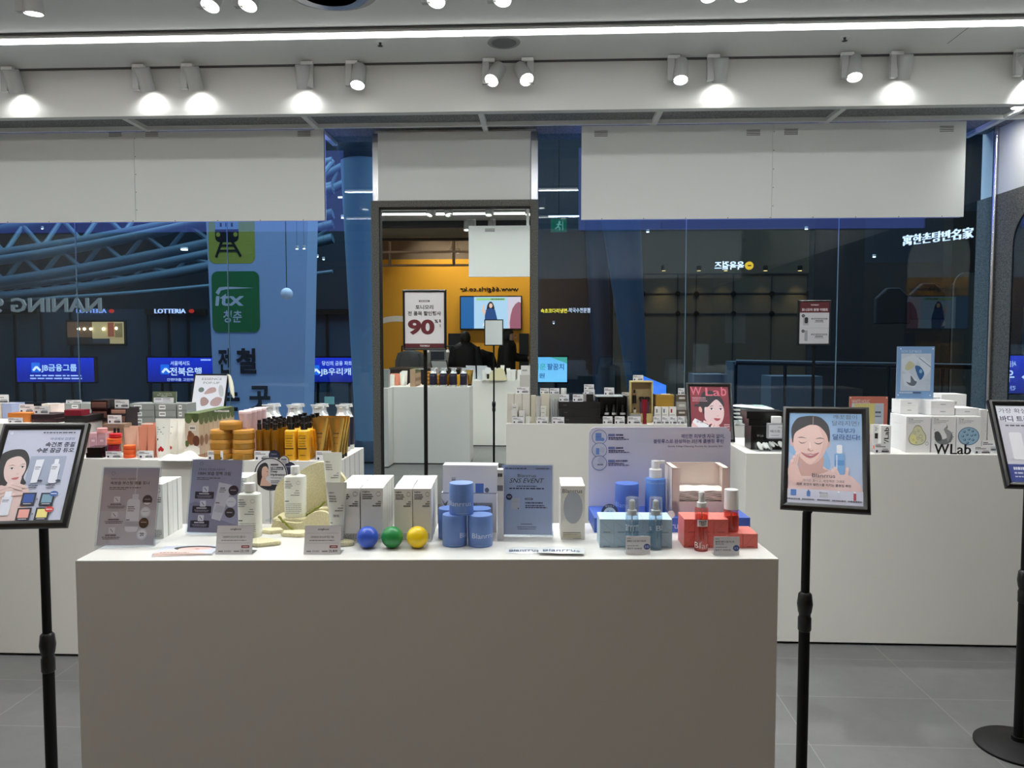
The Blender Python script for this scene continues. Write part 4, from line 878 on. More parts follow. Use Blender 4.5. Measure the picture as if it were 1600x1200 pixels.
x0, x1 = at(425, 820, YS1+.01).x, at(548, 820, YS1+.01).x
o = MB().box(0, x1-x0, 0, .085, 0, BH, STONE).build('stone_block', bevel=.004); tag(o, 'cream stone block carrying the middle toner bottle', 'display stone', 'cream stone display pieces'); o.location = (x0, YS1+.012, T)
slab('stone_slab', 'upright wavy cream stone slab behind the middle toner bottle', [(427, 820), (428, 790), (431, 762), (443, 748), (466, 738), (484, 727), (503, 722), (520, 727), (533, 741), (541, 755), (546, 790), (546, 820), (520, 822), (450, 822)], YS1+.10, .016, T)
slab('stone_slab', 'low arched cream stone in front of the block, with moss strip', [(424, 824), (430, 814), (448, 816), (470, 817), (481, 806), (491, 800.5), (503, 799), (513, 803), (521, 815), (522, 828), (470, 831), (430, 830)], YS1-.005, .014, T)
x0_, x1_ = at(497, 800, YS1+.05).x, at(543, 800, YS1+.05).x
o = MB().box(0, x1_-x0_, 0, .036, 0, .022, STONE).build('stone_block', bevel=.003); tag(o, 'small upper stone block behind the tester tube', 'display stone', 'cream stone display pieces'); o.location = (x0_, YS1+.055, T+BH)
ZB2 = T+BH+.022
MOSS = pm('dried_moss', (136, 142, 62), .95, bump=.8, bscale=400)
for a, b_, Y, lb in (((435, 807), (459, 829), YS1-.012, 'olive moss strip leaning over the front of the low stone'), ((475, 808), (509, 784), YS1+.045, 'olive moss strip rising from the middle bottle towards the tubes')):
    A, B = at(*a, Y), at(*b_, Y); m = MB(); nn = 9
    m.tube([A.lerp(B, i/nn)+Vector((.001*sin(i*2.1), .0, .0016*sin(i*1.7))) for i in range(nn+1)], [.0032+.0009*sin(i*2.7) for i in range(nn+1)], MOSS, 7)
    tag(m.build('moss_strip'), lb, 'moss')
tonerbottle('translucent white toner bottle in the middle, standing on the stone block', 442, 475, 812, 745, 730, 450.5, 465, T+BH, Y=YS1+.02)
def d_tubeprint(tester):
    def f(mb, P):
        def dsh(u0, v0, u1, v1, col, s, txt=None):
            if txt:
                vs, fs, _ = glyphs(txt, .02); mb.raw([P(u0+(u1-u0)*a, v0+(v1-v0)*b_) for a, b_ in vs], fs, INK, lin(col)); return
            r = random.Random(s); x = u0
            while x < u1-.02:
                e = min(u1, x+(u1-u0)*r.uniform(.08, .25)); mb.face([P(x, v0), P(e, v0), P(e, v1), P(x, v1)], INK, lin(col)); x = e+.03
        dsh(-.72, .86, -.2, .90, (50, 50, 54), 1, 'sungboon')
        for i, v in enumerate((.80, .75, .70)): dsh(-.72, v, -.05+.05*i, v+.02, (110, 110, 112), i)
        for i, v in enumerate((.62, .57, .52)): dsh(.5-.3*i, v, .78, v+.02, (110, 110, 112), i+4)
        dsh(-.72, .28 if tester else .12, -.3, .30 if tester else .14, (70, 100, 80), 2)
        if tester:
            mb.face([P(-.3, .40), P(.42, .40), P(.42, .46), P(-.3, .46)], INK, lin((205, 205, 205))); dsh(-.2, .415, .32, .445, (60, 60, 60), 3, 'TESTER')
            for i in range(5): dsh(-.72, .22-.045*i, .72, .235-.045*i, (130, 130, 130), i+8)
    return f
tube('upper white cream tube standing on the small stone block', 503, 533, 796, 708, pm('milky_plastic', (228, 230, 222), .3), WPL, z=ZB2, Y=YS1+.06, draw=d_tubeprint(False))
tube('front white cream tube with grey TESTER mark', 508, 540.5, 851, 755, pm('milky_plastic', (228, 230, 222), .3), WPL, draw=d_tubeprint(True))
# oval sign on a wire foot
Yo = on(425, 822, T).y+.07; t = thing('product_sign', 'round Deep Hydration sign with printed woman and three small badges', 'sign', (at(424, 820, Yo).x, Yo, T)); ox = t.location.x
MB().lathe([(.018, 0), (.018, .003), (.002, .004)], ACRY, 20).build('foot', t); MB().tube([(0, 0, .003), (0, .003, .10)], .0012, CHROME, 6).build('wire', t)
m = MB(); cc = at(423, 741, Yo); lc = Vector((cc.x-ox, 0, cc.z-T)); k_ = Yo/F
def disc(m, cx_, cz, r, mat, t_=.0015, y=0.): m.prism([(cx_+r*cos(2*pi*k/36), cz+r*sin(2*pi*k/36)) for k in range(36)], mat, (0, y, 0), (1, 0, 0), (0, 0, 1), (0, 1, 0), t_)
disc(m, lc.x, lc.z, 27*k_, PAPER)
c = Canvas(m, (lc.x-27*k_, 0, lc.z+27*k_), (1, 0, 0), (0, 0, -1), 54*k_, 54*k_, (-170, -170, 170, 170), base=1e-4, eps=3e-5)
c.ell(0, 0, 168, 168, (30, 30, 44), 40); c.ell(0, 0, 157, 157, (206, 206, 214), 40); c.ell(0, 0, 156, 156, (34, 34, 52), 30, 42, 138)
c.poly([(-145, 60), (-140, -20), (-110, -90), (-60, -118), (-30, -100), (-22, -50), (-30, 0), (-60, 30), (-80, 80), (-120, 110)], (36, 32, 36), 3)
c.poly([(-85, -60), (-45, -80), (-22, -40), (-18, -10), (-30, 20), (-55, 35), (-90, 20)], (222, 184, 172), 3); c.poly([(-110, 110), (-85, 20), (-55, 30), (-45, 60), (-10, 90), (0, 118), (-100, 118)], (216, 176, 164), 3)
c.poly([(-44, -26), (-32, -32), (-26, -26), (-34, -22)], (60, 40, 40)); c.poly([(-34, 8), (-22, 4), (-24, 12)], (170, 80, 84))
c.rr(0, -105, 80, -88, 3, (60, 60, 80)); c.rr(0, -75, 130, -45, 4, (34, 34, 60)); c.text('100hour', 6, -72, 124, -50, (214, 214, 226), .02); c.text('Deep', 0, -40, 70, -12, (34, 34, 60), .03); c.text('Hydration', 0, -8, 150, 22, (34, 34, 60), .03); c.dash(0, 34, 110, 40, (90, 90, 110), 3); c.dash(0, 64, 90, 72, (60, 60, 80), 4); c.dash(0, 82, 80, 90, (60, 60, 80), 5)
m.build('sign_face', t)
for (px, py, rr_, k) in ((428, 712, 9, (36, 40, 74)), (443.5, 720.5, 8.5, (210, 210, 216)), (452, 732, 10.5, (44, 48, 84))):
    m = MB(); b_ = at(px, py, Yo); disc(m, b_.x-ox, b_.z-T, rr_*k_, BLKM, .001, .0016); c = Canvas(m, (b_.x-ox-rr_*k_, .0016, b_.z-T+rr_*k_), (1, 0, 0), (0, 0, -1), 2*rr_*k_, 2*rr_*k_, (-1, -1, 1, 1), base=1e-4)
    c.ell(0, 0, .9, .9, k); c.ell(0, .1, .75, .75, (222, 222, 228), 20, 20, 160) if k[0] < 40 else None; c.dash(-.5, -.35, .5, -.2, (150, 150, 170) if k[0] < 100 else (60, 60, 80), 3)
    if k[0] > 100: c.text('NO', -.45, -.5, .45, -.1, (50, 50, 80), .03); c.dash(-.5, .1, .5, .25, (90, 90, 100), 5); c.dash(-.4, .4, .4, .52, (90, 90, 100), 6)
    m.build('badge', t)
# balls
for px, k, nm in ((574, (52, 88, 196), 'glossy blue ball, leftmost of three on the front plinth'), (612.5, (34, 136, 70), 'glossy green ball between the blue and the yellow ball'), (652, (240, 204, 20), 'glossy yellow ball, rightmost of three on the front plinth')):
    p = on(px, 856.5, T); r = 17.3*p.y/F; o = MB().sphere((0, 0, r), r, pm('ball_%d' % px, k, .28), 16).build('rubber_ball'); tag(o, nm, 'ball'); o.location = (p.x, p.y+.004, T)
# blue jars
BLUEJ = (106, 140, 206)
pj = on_main(710.5, 855); rj = 19.6*pj.y/F; hj = 50*pj.y/F
def bluejar(label, x, y, z, a0, a1, zt=.3):
    t = thing('balm_jar', label, 'jar', (x, y, z), 0, 'blue cleansing balm jars'); m = MB().lathe([(rj*.97, 0), (rj, .0015), (rj, hj*.70)], cm(BLUEJ, .4), 36)
    if a0 is not None: cyltext(m, 'Blanrrus', rj, hj*zt, hj*(zt+.16), a0, a1, (206, 218, 240)); cylrect(m, rj, hj*.06, hj*.075, -20, 40, (150, 176, 224))
    m.build('jar_body', t); MB().lathe([(rj, hj*.7006), (rj, hj-.002), (rj*.97, hj)], cm(BLUEJ, .4), 36).build('lid', t); return t
yj = pj.y+rj*.8
bluejar('blue balm jar at front left under the top jar', at(710.5, 850, yj).x, yj, T, 32, 150)
bluejar('blue balm jar at front right under the top jar', at(750.5, 850, yj).x, yj, T, -35, 90)
bluejar('blue balm jar behind the front left one', at(704.5, 840, yj+.075).x-.002, yj+.075, T, None, 0)
bluejar('blue balm jar behind the front right one', at(748, 840, yj+.075).x+.002, yj+.075, T, None, 0)
bluejar('blue balm jar stacked on top of the others', at(720.5, 800, yj).x, yj+.008, T+hj+.0003, -70, 58)
# gift cartons behind the jars
def d_gift1(c):
    c.rect(0, 0, 100, 50, (228, 229, 230)); c.rr(16, 22, 24, 38, 1, (186, 188, 190)); c.rect(60, 33, 75, 50, (88, 120, 186)); c.ell(81, 45, 4, 4.5, (100, 110, 130)); c.dash(17, 26, 23, 28, (110, 110, 114), 2)
def d_gift2(c):
    c.rect(0, 0, 100, 72, (226, 227, 229)); c.rect(55, 18, 92, 36, (150, 154, 160)); c.text('Blanrrus', 58, 20, 90, 28, (50, 52, 60)); c.poly([(0, 10), (6, 20), (12, 14), (8, 30)], (120, 122, 126)); c.rect(0, 0, 100, 1.2, (120, 122, 126)); c.line(92, 20, 92, 70, 1, (140, 142, 146))
Yg = yj+.135
_, zg, _ = item('gift_carton', 'lower white gift carton with grey label behind the blue jars', 'box', 690, 776, 829, 770, .05, (226, 227, 229), Y=Yg, draw=d_gift2, fr=(0, 0, 100, 72))
item('gift_carton', 'upper white gift carton printed with blue jar, behind the jars', 'box', 692, 777, 770, 727, .05, (228, 229, 230), Y=Yg, z=zg+.0003, draw=d_gift1, fr=(0, 0, 100, 50))
for i in range(3): item('slim_carton', 'slim white carton left of the SNS stand, %s' % rown(i, 3), 'box', 777+i*.6, 786+i*.5, 834, 734+i*3.0, .028, (222, 222, 220), Y=yj+.05+.032*i, group='slim cartons by the SNS stand', draw=lambda c: (c.rect(0, .22, 1, .30, (120, 124, 130)), c.dash(.1, .05, .9, .1, (60, 60, 66), 2)))
# SNS stand
def d_sns(c):
    c.rect(25, 110, 585, 890, (180, 198, 238), (188, 206, 242)); c.rect(25, 110, 585, 165, (164, 180, 222)); c.dash(55, 143, 305, 155, (60, 66, 110), 2); c.dash(400, 143, 550, 155, (60, 66, 110), 3)
    c.text('Blanrrus', 200, 212, 402, 246, SER); c.text('SNS EVENT', 108, 258, 478, 310, SER, 0, .3)
    c.dash(188, 342, 412, 352, (50, 56, 110), 3); c.dash(108, 366, 492, 380, (50, 56, 110), 4); c.ell(106, 468, 35, 34, (28, 32, 84)); c.dash(82, 456, 130, 466, (190, 196, 230), 5); c.dash(86, 472, 124, 480, (190, 196, 230), 6)
    c.rr(132, 480, 226, 608, 4, (206, 212, 230)); c.rect(132, 520, 226, 526, (190, 198, 222)); c.ell(208, 598, 7, 7, (50, 60, 110))
    c.rr(280, 480, 370, 500, 9, (60, 66, 120)); c.dash(292, 486, 358, 494, (210, 214, 236), 7); c.dash(286, 526, 484, 540, (40, 46, 100), 8); c.dash(286, 558, 498, 570, (40, 46, 100), 9); c.dash(286, 580, 524, 592, (40, 46, 100), 10)
    c.dash(236, 768, 362, 776, (60, 66, 120), 11); c.dash(196, 800, 408, 808, (70, 76, 130), 12); c.dash(202, 822, 402, 830, (70, 76, 130), 13)
p = on_main(823.5, 838); H_ = 114.5*p.y/F*.99; holder('clear stand with lilac-blue SNS EVENT leaflet at the plinth centre', (p.x, p.y, T+H_/2, .0, -.04, 0), 83*p.y/F, H_, d_sns, (25, 110, 585, 890))
# sachets
def sachet(label, px, py, w_, rz, z=T, tip=0.):
    t = thing('sample_sachet', label, 'sachet', on(px, py, z), rz, None); m = MB(); NX, NY = 12, 8; d_ = .055
    def hgt(u, v): return .0006+.005*max(0, (1-(2*u-1)**4)*(1-(2*v-1)**4))+.0006*sin(9*u+5*v)*(1-(2*u-1)**2)
    P = [[(w_*(u/NX-.5), d_*v/NY, hgt(u/NX, v/NY)) for u in range(NX+1)] for v in range(NY+1)]
    for v in range(NY):
        for u in range(NX): m.face([P[v][u], P[v][u+1], P[v+1][u+1], P[v+1][u]], pm('pearl_film', (222, 226, 228), .25))
    m.face([(-w_/2, 0, .0), (-w_/2, d_, .0), (w_/2, d_, .0), (w_/2, 0, .0)], WPL)
    m.build('pouch', t)
    m = MB(); vs, fs, _ = glyphs('Blanrrus', .005); m.raw([(w_*(u*.8-.4), .005+.017*v, hgt(u*.8+.1, (.005+.017*v)/d_)+.0009) for u, v in vs], fs, INK, lin((84, 100, 130))); m.build('lettering', t)
sachet('clear-edged white sachet lying left, half under its neighbour', 819, 865, .098, MRZ-.02)
sachet('white sachet lying at right, on top of its neighbour', 877, 865, .118, MRZ-.09, z=T+.0062)
# blanrrus white cartons
def d_oval(c):
    c.text('Blanrrus', .06, .055, .88, .13, (60, 60, 62)); c.ell(.5, .40, .40, .30, (172, 178, 188), 40); c.rect(.08, .86, .82, .875, (120, 118, 110)); c.rect(.08, .885, .85, .96, (196, 190, 168)); c.dash(.1, .90, .7, .91, (150, 146, 130), 3); c.dash(.5, .97, .85, .98, (120, 120, 110), 4)
p = on_main(895, 843.5); pw = 37.6*p.y/F
carton_block('toner_carton', 'white carton with large grey oval, right of SNS stand', p.x-pw/2, p.y, MRZ*.6, pw, .033, 85.5*p.y/F, 1, 4, 1, (222, 221, 214), d_oval, 'white cartons with grey oval', gap=.002, jitter=.001)
# ---- back board display with blue tray
Yb2 = on(1040, 819, T).y; Yt2 = on(1056, 832, T).y
t = thing('backboard_display', 'large rounded lilac backboard with blue tray base and cleansing routine text', 'display board', (at(1040, 800, Yb2).x, Yt2, T), MRZ)
xL, xR = at(925, 800, Yb2).x-t.location.x, at(1154, 800, Yb2).x-t.location.x; zb = at(1040, 671, Yb2).z-T; dY = .16; TH = .042
m = MB(); pts = rrpts(xL, .001, xR, zb, .022, 6); pts = [(x, z) for x, z in pts]
m.prism(pts, pm('lilac_board', (206, 206, 224), .35), (0, dY, 0), (1, 0, 0), (0, 0, 1), (0, 1, 0), .005)
c = Canvas(m, (xL, dY, zb), (1, 0, 0), (0, 0, -1), xR-xL, zb, (312, 85, 1275, 85+(zb/(xR-xL))*963), base=2e-4, eps=5e-5)
for y, k in ((152, 0), (240, 1), (328, 2)):
    c.ell(385, y, 51, 50, (196, 200, 216), 36); c.ring(385, y, 52, 51, 4, (92, 110, 168))
    if k == 0: c.rr(358, 124, 398, 178, 4, (106, 140, 206)); c.ell(405, 168, 14, 12, (106, 140, 206)); c.rect(358, 148, 398, 151, (86, 118, 190))
    if k == 1: c.rr(362, 226, 384, 270, 3, (106, 140, 206)); c.ell(404, 238, 20, 20, (180, 188, 206))
    if k == 2: c.ell(398, 310, 26, 24, (180, 186, 204)); c.dash(372, 334, 412, 344, (110, 114, 130), 2)
    c.rr(444, y-22, 490, y-6, 2, (110, 122, 176)); c.dash(496, y-20, 546+30*(k == 2), y-9, (60, 62, 110), k+2); c.dash(446, y, 552, y+8, (60, 62, 110), k+5); c.dash(446, y+12, 588, y+18, (80, 84, 130), k+8)
c.text('예민한 피부엔 자극 없이,', 938, 131, 1232, 162, (92, 94, 150), .012); c.text('블랑루스로 완성하는 3단계 클렌징 루틴', 750, 166, 1226, 194, (92, 94, 150), .012); c.text('Gentle 3-Step Cleansing Routine for Sensitive Skin', 846, 208, 1218, 224, (60, 60, 90), 0, .2)
m.build('backboard', t)
m = MB().box(xL, xR+.012, 0, dY-.0004, 0, TH, cm((70, 104, 196), .4)); c = front(m, xL, xR+.012, 0, 0, TH, (0, 0, 100, 10)); c.text('Blanrrus', 37, 3, 56, 7.5, (206, 214, 240)); m.build('tray', t, flat=True)
m = MB(); b_ = at(952, 796, Yt2+.01); disc(m, b_.x-t.location.x, .058, .024, cm((52, 60, 98)), .001, .004); c = Canvas(m, (b_.x-t.location.x-.024, .004, .082), (1, 0, 0), (0, 0, -1), .048, .048, (-1, -1, 1, 1), base=1e-4); c.ell(0, .15, .75, .75, (196, 210, 232)); c.ell(-.2, .1, .25, .3, (120, 156, 206)); c.ell(.22, .1, .25, .3, (120, 156, 206)); c.text('블랑루스', -.55, -.85, .55, -.62, (226, 226, 236)); m.build('round_badge', t)
m = MB(); disc(m, at(1048, 802, Yt2).x-t.location.x, .052, .0115, PAPER, .001, -.002); m.build('small_badge', t)
ZT_ = T+TH+.0003
b_ = at(980, 800, Yt2+.06); k_ = (Yt2+.06)/F; tj = thing('balm_jar', 'blue balm jar standing on the blue tray', 'jar', (b_.x, Yt2+.075, ZT_), MRZ, None); R_ = 18.6*k_; H_ = at(980, 757, Yt2+.05).z-ZT_
m = MB().lathe([(R_*.97, 0), (R_, .0015), (R_, H_*.72)], cm((84, 118, 200), .4), 36); cyltext(m, 'Blanrrus', R_, H_*.22, H_*.38, -75, 50, (170, 190, 232)); m.build('jar_body', tj); MB().lathe([(R_, H_*.7206), (R_, H_-.002), (R_*.97, H_)], cm((84, 118, 200), .4), 36).build('lid', tj)
b_ = at(1024, 800, Yt2+.07); tp = thing('pump_bottle', 'blue pump bottle with white pump standing on the blue tray', 'bottle', (b_.x, Yt2+.075, ZT_), 0); R_ = 15.8*k_; Hs = at(1024, 748, Yt2+.06).z-ZT_; Hp = at(1024, 721, Yt2+.06).z-ZT_
m = MB().lathe([(R_*.96, 0), (R_, .002), (R_, Hs-.004), (R_*.92, Hs), (R_*.4, Hs+.001)], cm((92, 138, 214), .3), 32); cyltext(m, 'Blanrrus', R_, Hs*.86, Hs*.93, -62, 55, (160, 188, 234)); m.build('bottle_body', tp)
MB().lathe([(R_*.62, Hs+.0012), (R_*.62, Hs+.026), (R_*.5, Hs+.028)], WPL, 24).build('pump_collar', tp)
m = MB().lathe([(R_*.42, Hs+.0285), (R_*.42, Hp)], WPL, 20); m.loft([[(x, s*.005, z) for s, z in ((-1, Hp-.008), (1, Hp-.008), (1, Hp), (-1, Hp))] for x in (.002, .02, .027)], WPL); m.build('pump_head', tp)
# tissue dispenser
b0, b1 = at(1049, 800, Yt2+.03), at(1140, 800, Yt2+.03); W_ = b1.x-b0.x; H_ = at(1095, 731, Yt2+.03).z-ZT_; CRM = cm((226, 212, 204), .6)
t = thing('tissue_dispenser', 'cream cardboard dispenser box with white facial wipes on the tray', 'tissue box', ((b0.x+b1.x)/2, Yt2+.03, ZT_), MRZ); D_ = .105
m = MB(); e = .0025; m.box(-W_/2, -W_/2+e, 0, D_, 0, H_, CRM); m.box(W_/2-e, W_/2, 0, D_, 0, H_, CRM); m.box(-W_/2, W_/2, D_-e, D_, 0, H_, CRM); m.box(-W_/2, W_/2, 0, D_, 0, e, CRM); m.box(-W_/2, W_/2, 0, e, 0, H_*.30, CRM); m.box(-W_/2, -W_/2+.022, 0, e, 0, H_, CRM); m.box(W_/2-.022, W_/2, 0, e, 0, H_, CRM)
m.box(-W_/2, -W_/2+.016, 0, D_, H_-e, H_, CRM); m.box(W_/2-.016, W_/2, 0, D_, H_-e, H_, CRM); m.build('carton', t, flat=True)
for i in range(7):
    m = MB(); NX = 16; rr0 = random.Random(i); zb_ = H_*.30+.002+i*.0042; rows = []
    for y in (0.006, D_-.006): rows.append([(-W_/2+.006+(W_-.012)*u/NX, y, zb_+.0011*sin(u*1.1+i*1.3)) for u in range(NX+1)])
    m.loft([[rows[0][u], rows[1][u], (rows[1][u][0], rows[1][u][1], rows[1][u][2]+.0028), (rows[0][u][0], rows[0][u][1], rows[0][u][2]+.0028)] for u in range(NX+1)], pm('cotton_wipe', (236, 230, 226), .95)); m.build('facial_wipe', t)
# pastel cartons
def d_lb(c): c.rect(0, 0, 1, 1, (172, 196, 214)); c.path([(0, .1), (.3, .3), (.6, .6), (1, .85)], .012, (110, 140, 164)); c.dash(.25, .88, .75, .93, (90, 110, 130), 3)
def d_rd(c): c.rect(0, 0, 1, 1, (220, 110, 102)); c.path([(0, .9), (.3, .7), (.5, .4), (.8, .1)], .012, (160, 50, 48)); c.dash(.25, .88, .75, .93, (120, 40, 40), 3)
p0 = on_main(936.7, 855.5); p1 = on_main(1049.5, 855.5); cwd = (p1-p0).length/5; ch = 22.4*p0.y/F
carton_block('mist_carton', 'small pale blue mist carton', p0.x, p0.y, MRZ*.3, cwd-.0006, .043, ch, 5, 2, 2, (186, 210, 228), d_lb, 'pale blue mist cartons', gap=.0006)
p0 = on_main(1068.5, 855.5); p1 = on_main(1184, 856.5); cwd = (p1-p0).length/5
carton_block('mist_carton', 'small coral red mist carton', p0.x, p0.y, MRZ*.3, cwd-.0006, .043, ch, 5, 2, 2, (226, 122, 112), d_rd, 'coral red mist cartons', skip=((4, 0, 1), (4, 1, 1), (3, 0, 1)), gap=.0006)
CLB = clear('clear_blue_plastic', (226, 238, 246), .10, .03, .10, (200, 222, 236)); CLC = clear('clear_cap', (235, 240, 244), .10, .03, .10, (235, 238, 240)); CLR = clear('clear_red_plastic', (248, 214, 208), .10, .03, .10, (232, 130, 122))
LIQB = clear('blue_liquid', (220, 236, 244), .05, .05, .14, (200, 222, 234)); LIQR = clear('red_liquid', (246, 186, 178), .05, .05, .16, (232, 120, 112))
def mist(label, px0, px1, pyb, pysh, pytop, bodym, liqm, cap, z=T, txt=None, tcol=(226, 236, 242), test=None, Y=None):
    x0, x1, Y, hb = solve(px0, px1, pyb, pysh, z, Y); r = (x1-x0)/2; H_ = at((px0+px1)/2, pytop, Y).z-z
    t = thing('mist_bottle', label, 'spray bottle', ((x0+x1)/2, Y+r*.7, z))
    m = MB().lathe([(r*.95, 0), (r, .002), (r, hb-.004), (r*.9, hb-.0005), (r*.45, hb)], bodym, 28)
    if txt: cyltext(m, txt[0], r, txt[3], txt[4], txt[1], txt[2], tcol)
    m.build('bottle', t); MB().lathe([(r*.9, .003), (r*.9, hb*.82)], liqm, 24).build('liquid', t)
    MB().tube([(0, 0, hb), (.001, -.001, hb*.5), (.004, -.002, .006)], .0016, WPL, 8).build('dip_tube', t)
    if cap == 'clear':
        MB().lathe([(r*.99, hb+.0006), (r*.99, H_-.003), (r*.93, H_)], CLC, 28).build('clear_overcap', t)
    if cap == 'white':
        MB().lathe([(r*.99, hb+.0006), (r*.99, H_-.002), (r*.95, H_)], WPL, 28).build('overcap', t)
    else:
        Hn = H_-.006 if cap == 'clear' else H_
        m = MB().lathe([(r*.72, hb+.0008), (r*.72, hb+.013), (r*.5, hb+.0145), (r*.42, hb+.024), (r*.46, hb+.0245), (r*.46, Hn-.003), (r*.3, Hn)], WPL, 22); m.cyl((0, -r*.4, Hn-.008), (0, -r*.62, Hn-.008), .0022, WPL, 8); m.build('spray_pump', t)
    if test:
        m = MB(); cylrect(m, r, test[1], test[2], -46, 50, (226, 220, 218), 8, .0007); cyltext(m, test[0], r, test[1]+.004, test[2]-.003, -32, 34, (50, 40, 44), .02, eps=.0010); m.build('tester_label', t)
    return t
mist('clear pale blue mist bottle at left, before the pale blue cartons', 977.7, 998.2, 862.5, 806, 778.5, CLB, LIQB, 'clear', txt=('arrrm', -75, 70, .055, .072))
mist('clear pale blue mist bottle at right, before the pale blue cartons', 1014.4, 1035.4, 859.5, 806, 779, CLB, LIQB, 'clear', txt=('s Bl', -70, 60, .052, .066))
mist('clear red mist bottle marked TEST, without its cap', 1086.3, 1107.4, 861.5, 794, 769, CLR, LIQR, 'none', txt=('Blan', -78, 72, .008, .024), tcol=(244, 228, 226), test=('TEST', .066, .084))
mist('red mist bottle with white cap standing on the red cartons', 1132.5, 1155, 836, 797, 766, CLR, LIQR, 'white', z=T+ch+.0006, Y=on_main(1130, 855.5).y+.012)
def flatcard(label, px0, px1, pyb, pyt, draw):
    x0, x1, Y, h = solve(px0, px1, pyb, pyt, T, None); w_ = x1-x0; t = thing('price_card_holder', label, 'price card', ((x0+x1)/2, Y-.004, T), MRZ)
    MB().prism([(0, 0), (.022, 0), (.0062, h), (.005, h), (.0205, .001), (0, .001)], ACRY, (-w_/2, 0, 0), (0, 1, 0), (0, 0, 1), (1, 0, 0), w_).build('clear_holder', t, flat=True)
    m = MB().box(-w_/2, w_/2, -.0012, 0, 0, h, PAPER); c = front(m, -w_/2, w_/2, -.0012, 0, h, (0, 0, 160, 120)); c.rect(0, 0, 160, 120, (228, 230, 238)); draw(c); m.build('price_card', t, flat=True)
def d_p1(c): c.dash(10, 12, 34, 16, (110, 112, 130), 2); c.text('클렌스 스킨 토너 미스트', 10, 26, 132, 38, (50, 50, 74), .015); c.dash(10, 62, 84, 66, (110, 112, 140), 3); c.text('할인가 18,000원', 10, 76, 106, 88, (60, 62, 100), .01); c.ell(138, 70, 21, 20, (70, 92, 160)); c.text('35', 124, 63, 150, 77, (210, 220, 240))
def d_p2(c): c.dash(10, 12, 34, 16, (110, 112, 130), 2); c.text('클렌징 멀티 오일 미스트', 10, 26, 128, 38, (50, 50, 74), .015); c.text('레디어스틴', 10, 42, 62, 52, (50, 50, 74), .015); c.dash(10, 66, 84, 70, (110, 112, 140), 3); c.text('할인가 18,000원', 10, 80, 106, 92, (60, 62, 100), .01); c.ell(140, 74, 20, 20, (70, 92, 160)); c.text('35', 127, 67, 152, 81, (210, 220, 240))
flatcard('pale price card with blue oval before the pale blue mist bottles', 977, 1015.5, 865, 837, d_p1)
flatcard('pale price card with blue oval before the coral red cartons', 1114, 1154.5, 866.5, 838, d_p2)
# ================================================================ LEFT PLINTHS
YA1 = YA+.02
# a low white riser hidden behind the poster carries the flat makeup cases
ZR = at(60, 661, YA+.10).z
xr0, xr1 = at(-120, 700, YA+.1).x, at(129, 700, YA+.1).x
o = MB().box(0, xr1-xr0, 0, .40, 0, ZR-T-.0003, WHITE).build('display_riser', bevel=.002); tag(o, 'low white riser under the flat makeup cases at the left edge', 'riser'); o.location = (xr0, YA+.08, T)
def d_label(c): c.rect(0, .95, 1, 1, (70, 72, 72)); c.rr(.62, .2, .92, .8, .02, (228, 228, 228)); c.dash(.66, .4, .88, .6, (60, 60, 64), 3)
def d_win(k):   # tinted window strip
    def f(c): c.rect(.06, .2, .94, .86, k); c.rect(.06, .2, .94, .3, tuple(min(255, int(v*1.35)) for v in k)); c.rect(.06, .74, .94, .86, tuple(int(v*.7) for v in k))
    return f
def d_line(c): c.dash(.15, .42, .7, .58, (130, 134, 140), 2)
DK = (34, 24, 26); 
# on the riser
YRs = YA+.10
item('makeup_carton', 'two-tone cream and lilac-blue carton at the left edge', 'box', -22, 3, 661, 631, .10, (206, 190, 176), z=ZR, Y=YRs+.20)
item('makeup_carton', 'lilac-blue carton just inside the left edge', 'box', 4, 19, 661, 631, .10, (150, 160, 190), z=ZR, Y=YRs+.20)
ptag(-12, 14.5, 631, 616.5, 'price tag on the lilac-blue carton at the left edge', z=at(0, 631, YRs+.20).z+.001, Y=YRs+.21)
_, zo, _ = item('makeup_carton', 'orange carton behind the left poster stand', 'box', 12.5, 47, 661, 645.5, .075, (206, 122, 50), z=ZR, Y=YRs+.03)
ptag(13.5, 36, 661.5, 652.5, 'price tag leaning on the orange carton', z=ZR+.0002, Y=YRs+.004)
item('makeup_carton', 'brown carton under two price tags behind the orange one', 'box', 26, 50, 661, 646.5, .05, (96, 66, 58), z=ZR, Y=YRs+.14)
ptag(31, 53.5, 646, 631.5, 'price tag standing above the orange carton', z=at(40, 646.5, YRs+.14).z+.0005, Y=YRs+.15)
_, z1, _ = item('eyeshadow_case', 'flat dark maroon case, lower one beside the orange carton', 'makeup case', 49, 90, 661, 654, .15, (48, 24, 30), z=ZR, Y=YRs+.02, rz=-.03)
_, z2, _ = item('eyeshadow_case', 'flat dark case, upper one beside the orange carton', 'makeup case', 49, 84, 654, 648, .15, (40, 22, 28), z=z1+.0004, Y=YRs+.02)
ptag(54, 77, 647, 634.5, 'price tag on the flat dark cases', z=z2+.0004, Y=YRs+.06)
item('makeup_carton', 'small gold printed carton between the flat cases', 'box', 89, 99, 661, 645.5, .05, (212, 180, 110), z=ZR, Y=YRs+.14, draw=lambda c: (c.ell(.4, .4, .2, .2, (240, 226, 170)), c.ell(.65, .6, .18, .2, (180, 130, 60))))
_, z1, _ = item('eyeshadow_case', 'flat black case, lower one under the dark red box', 'makeup case', 101, 134, 661, 656, .15, (22, 20, 22), z=ZR, Y=YRs+.02)
_, z2, _ = item('eyeshadow_case', 'flat black case, upper one under the dark red box', 'makeup case', 101, 134, 656, 650, .15, (26, 22, 24), z=z1+.0004, Y=YRs+.02)
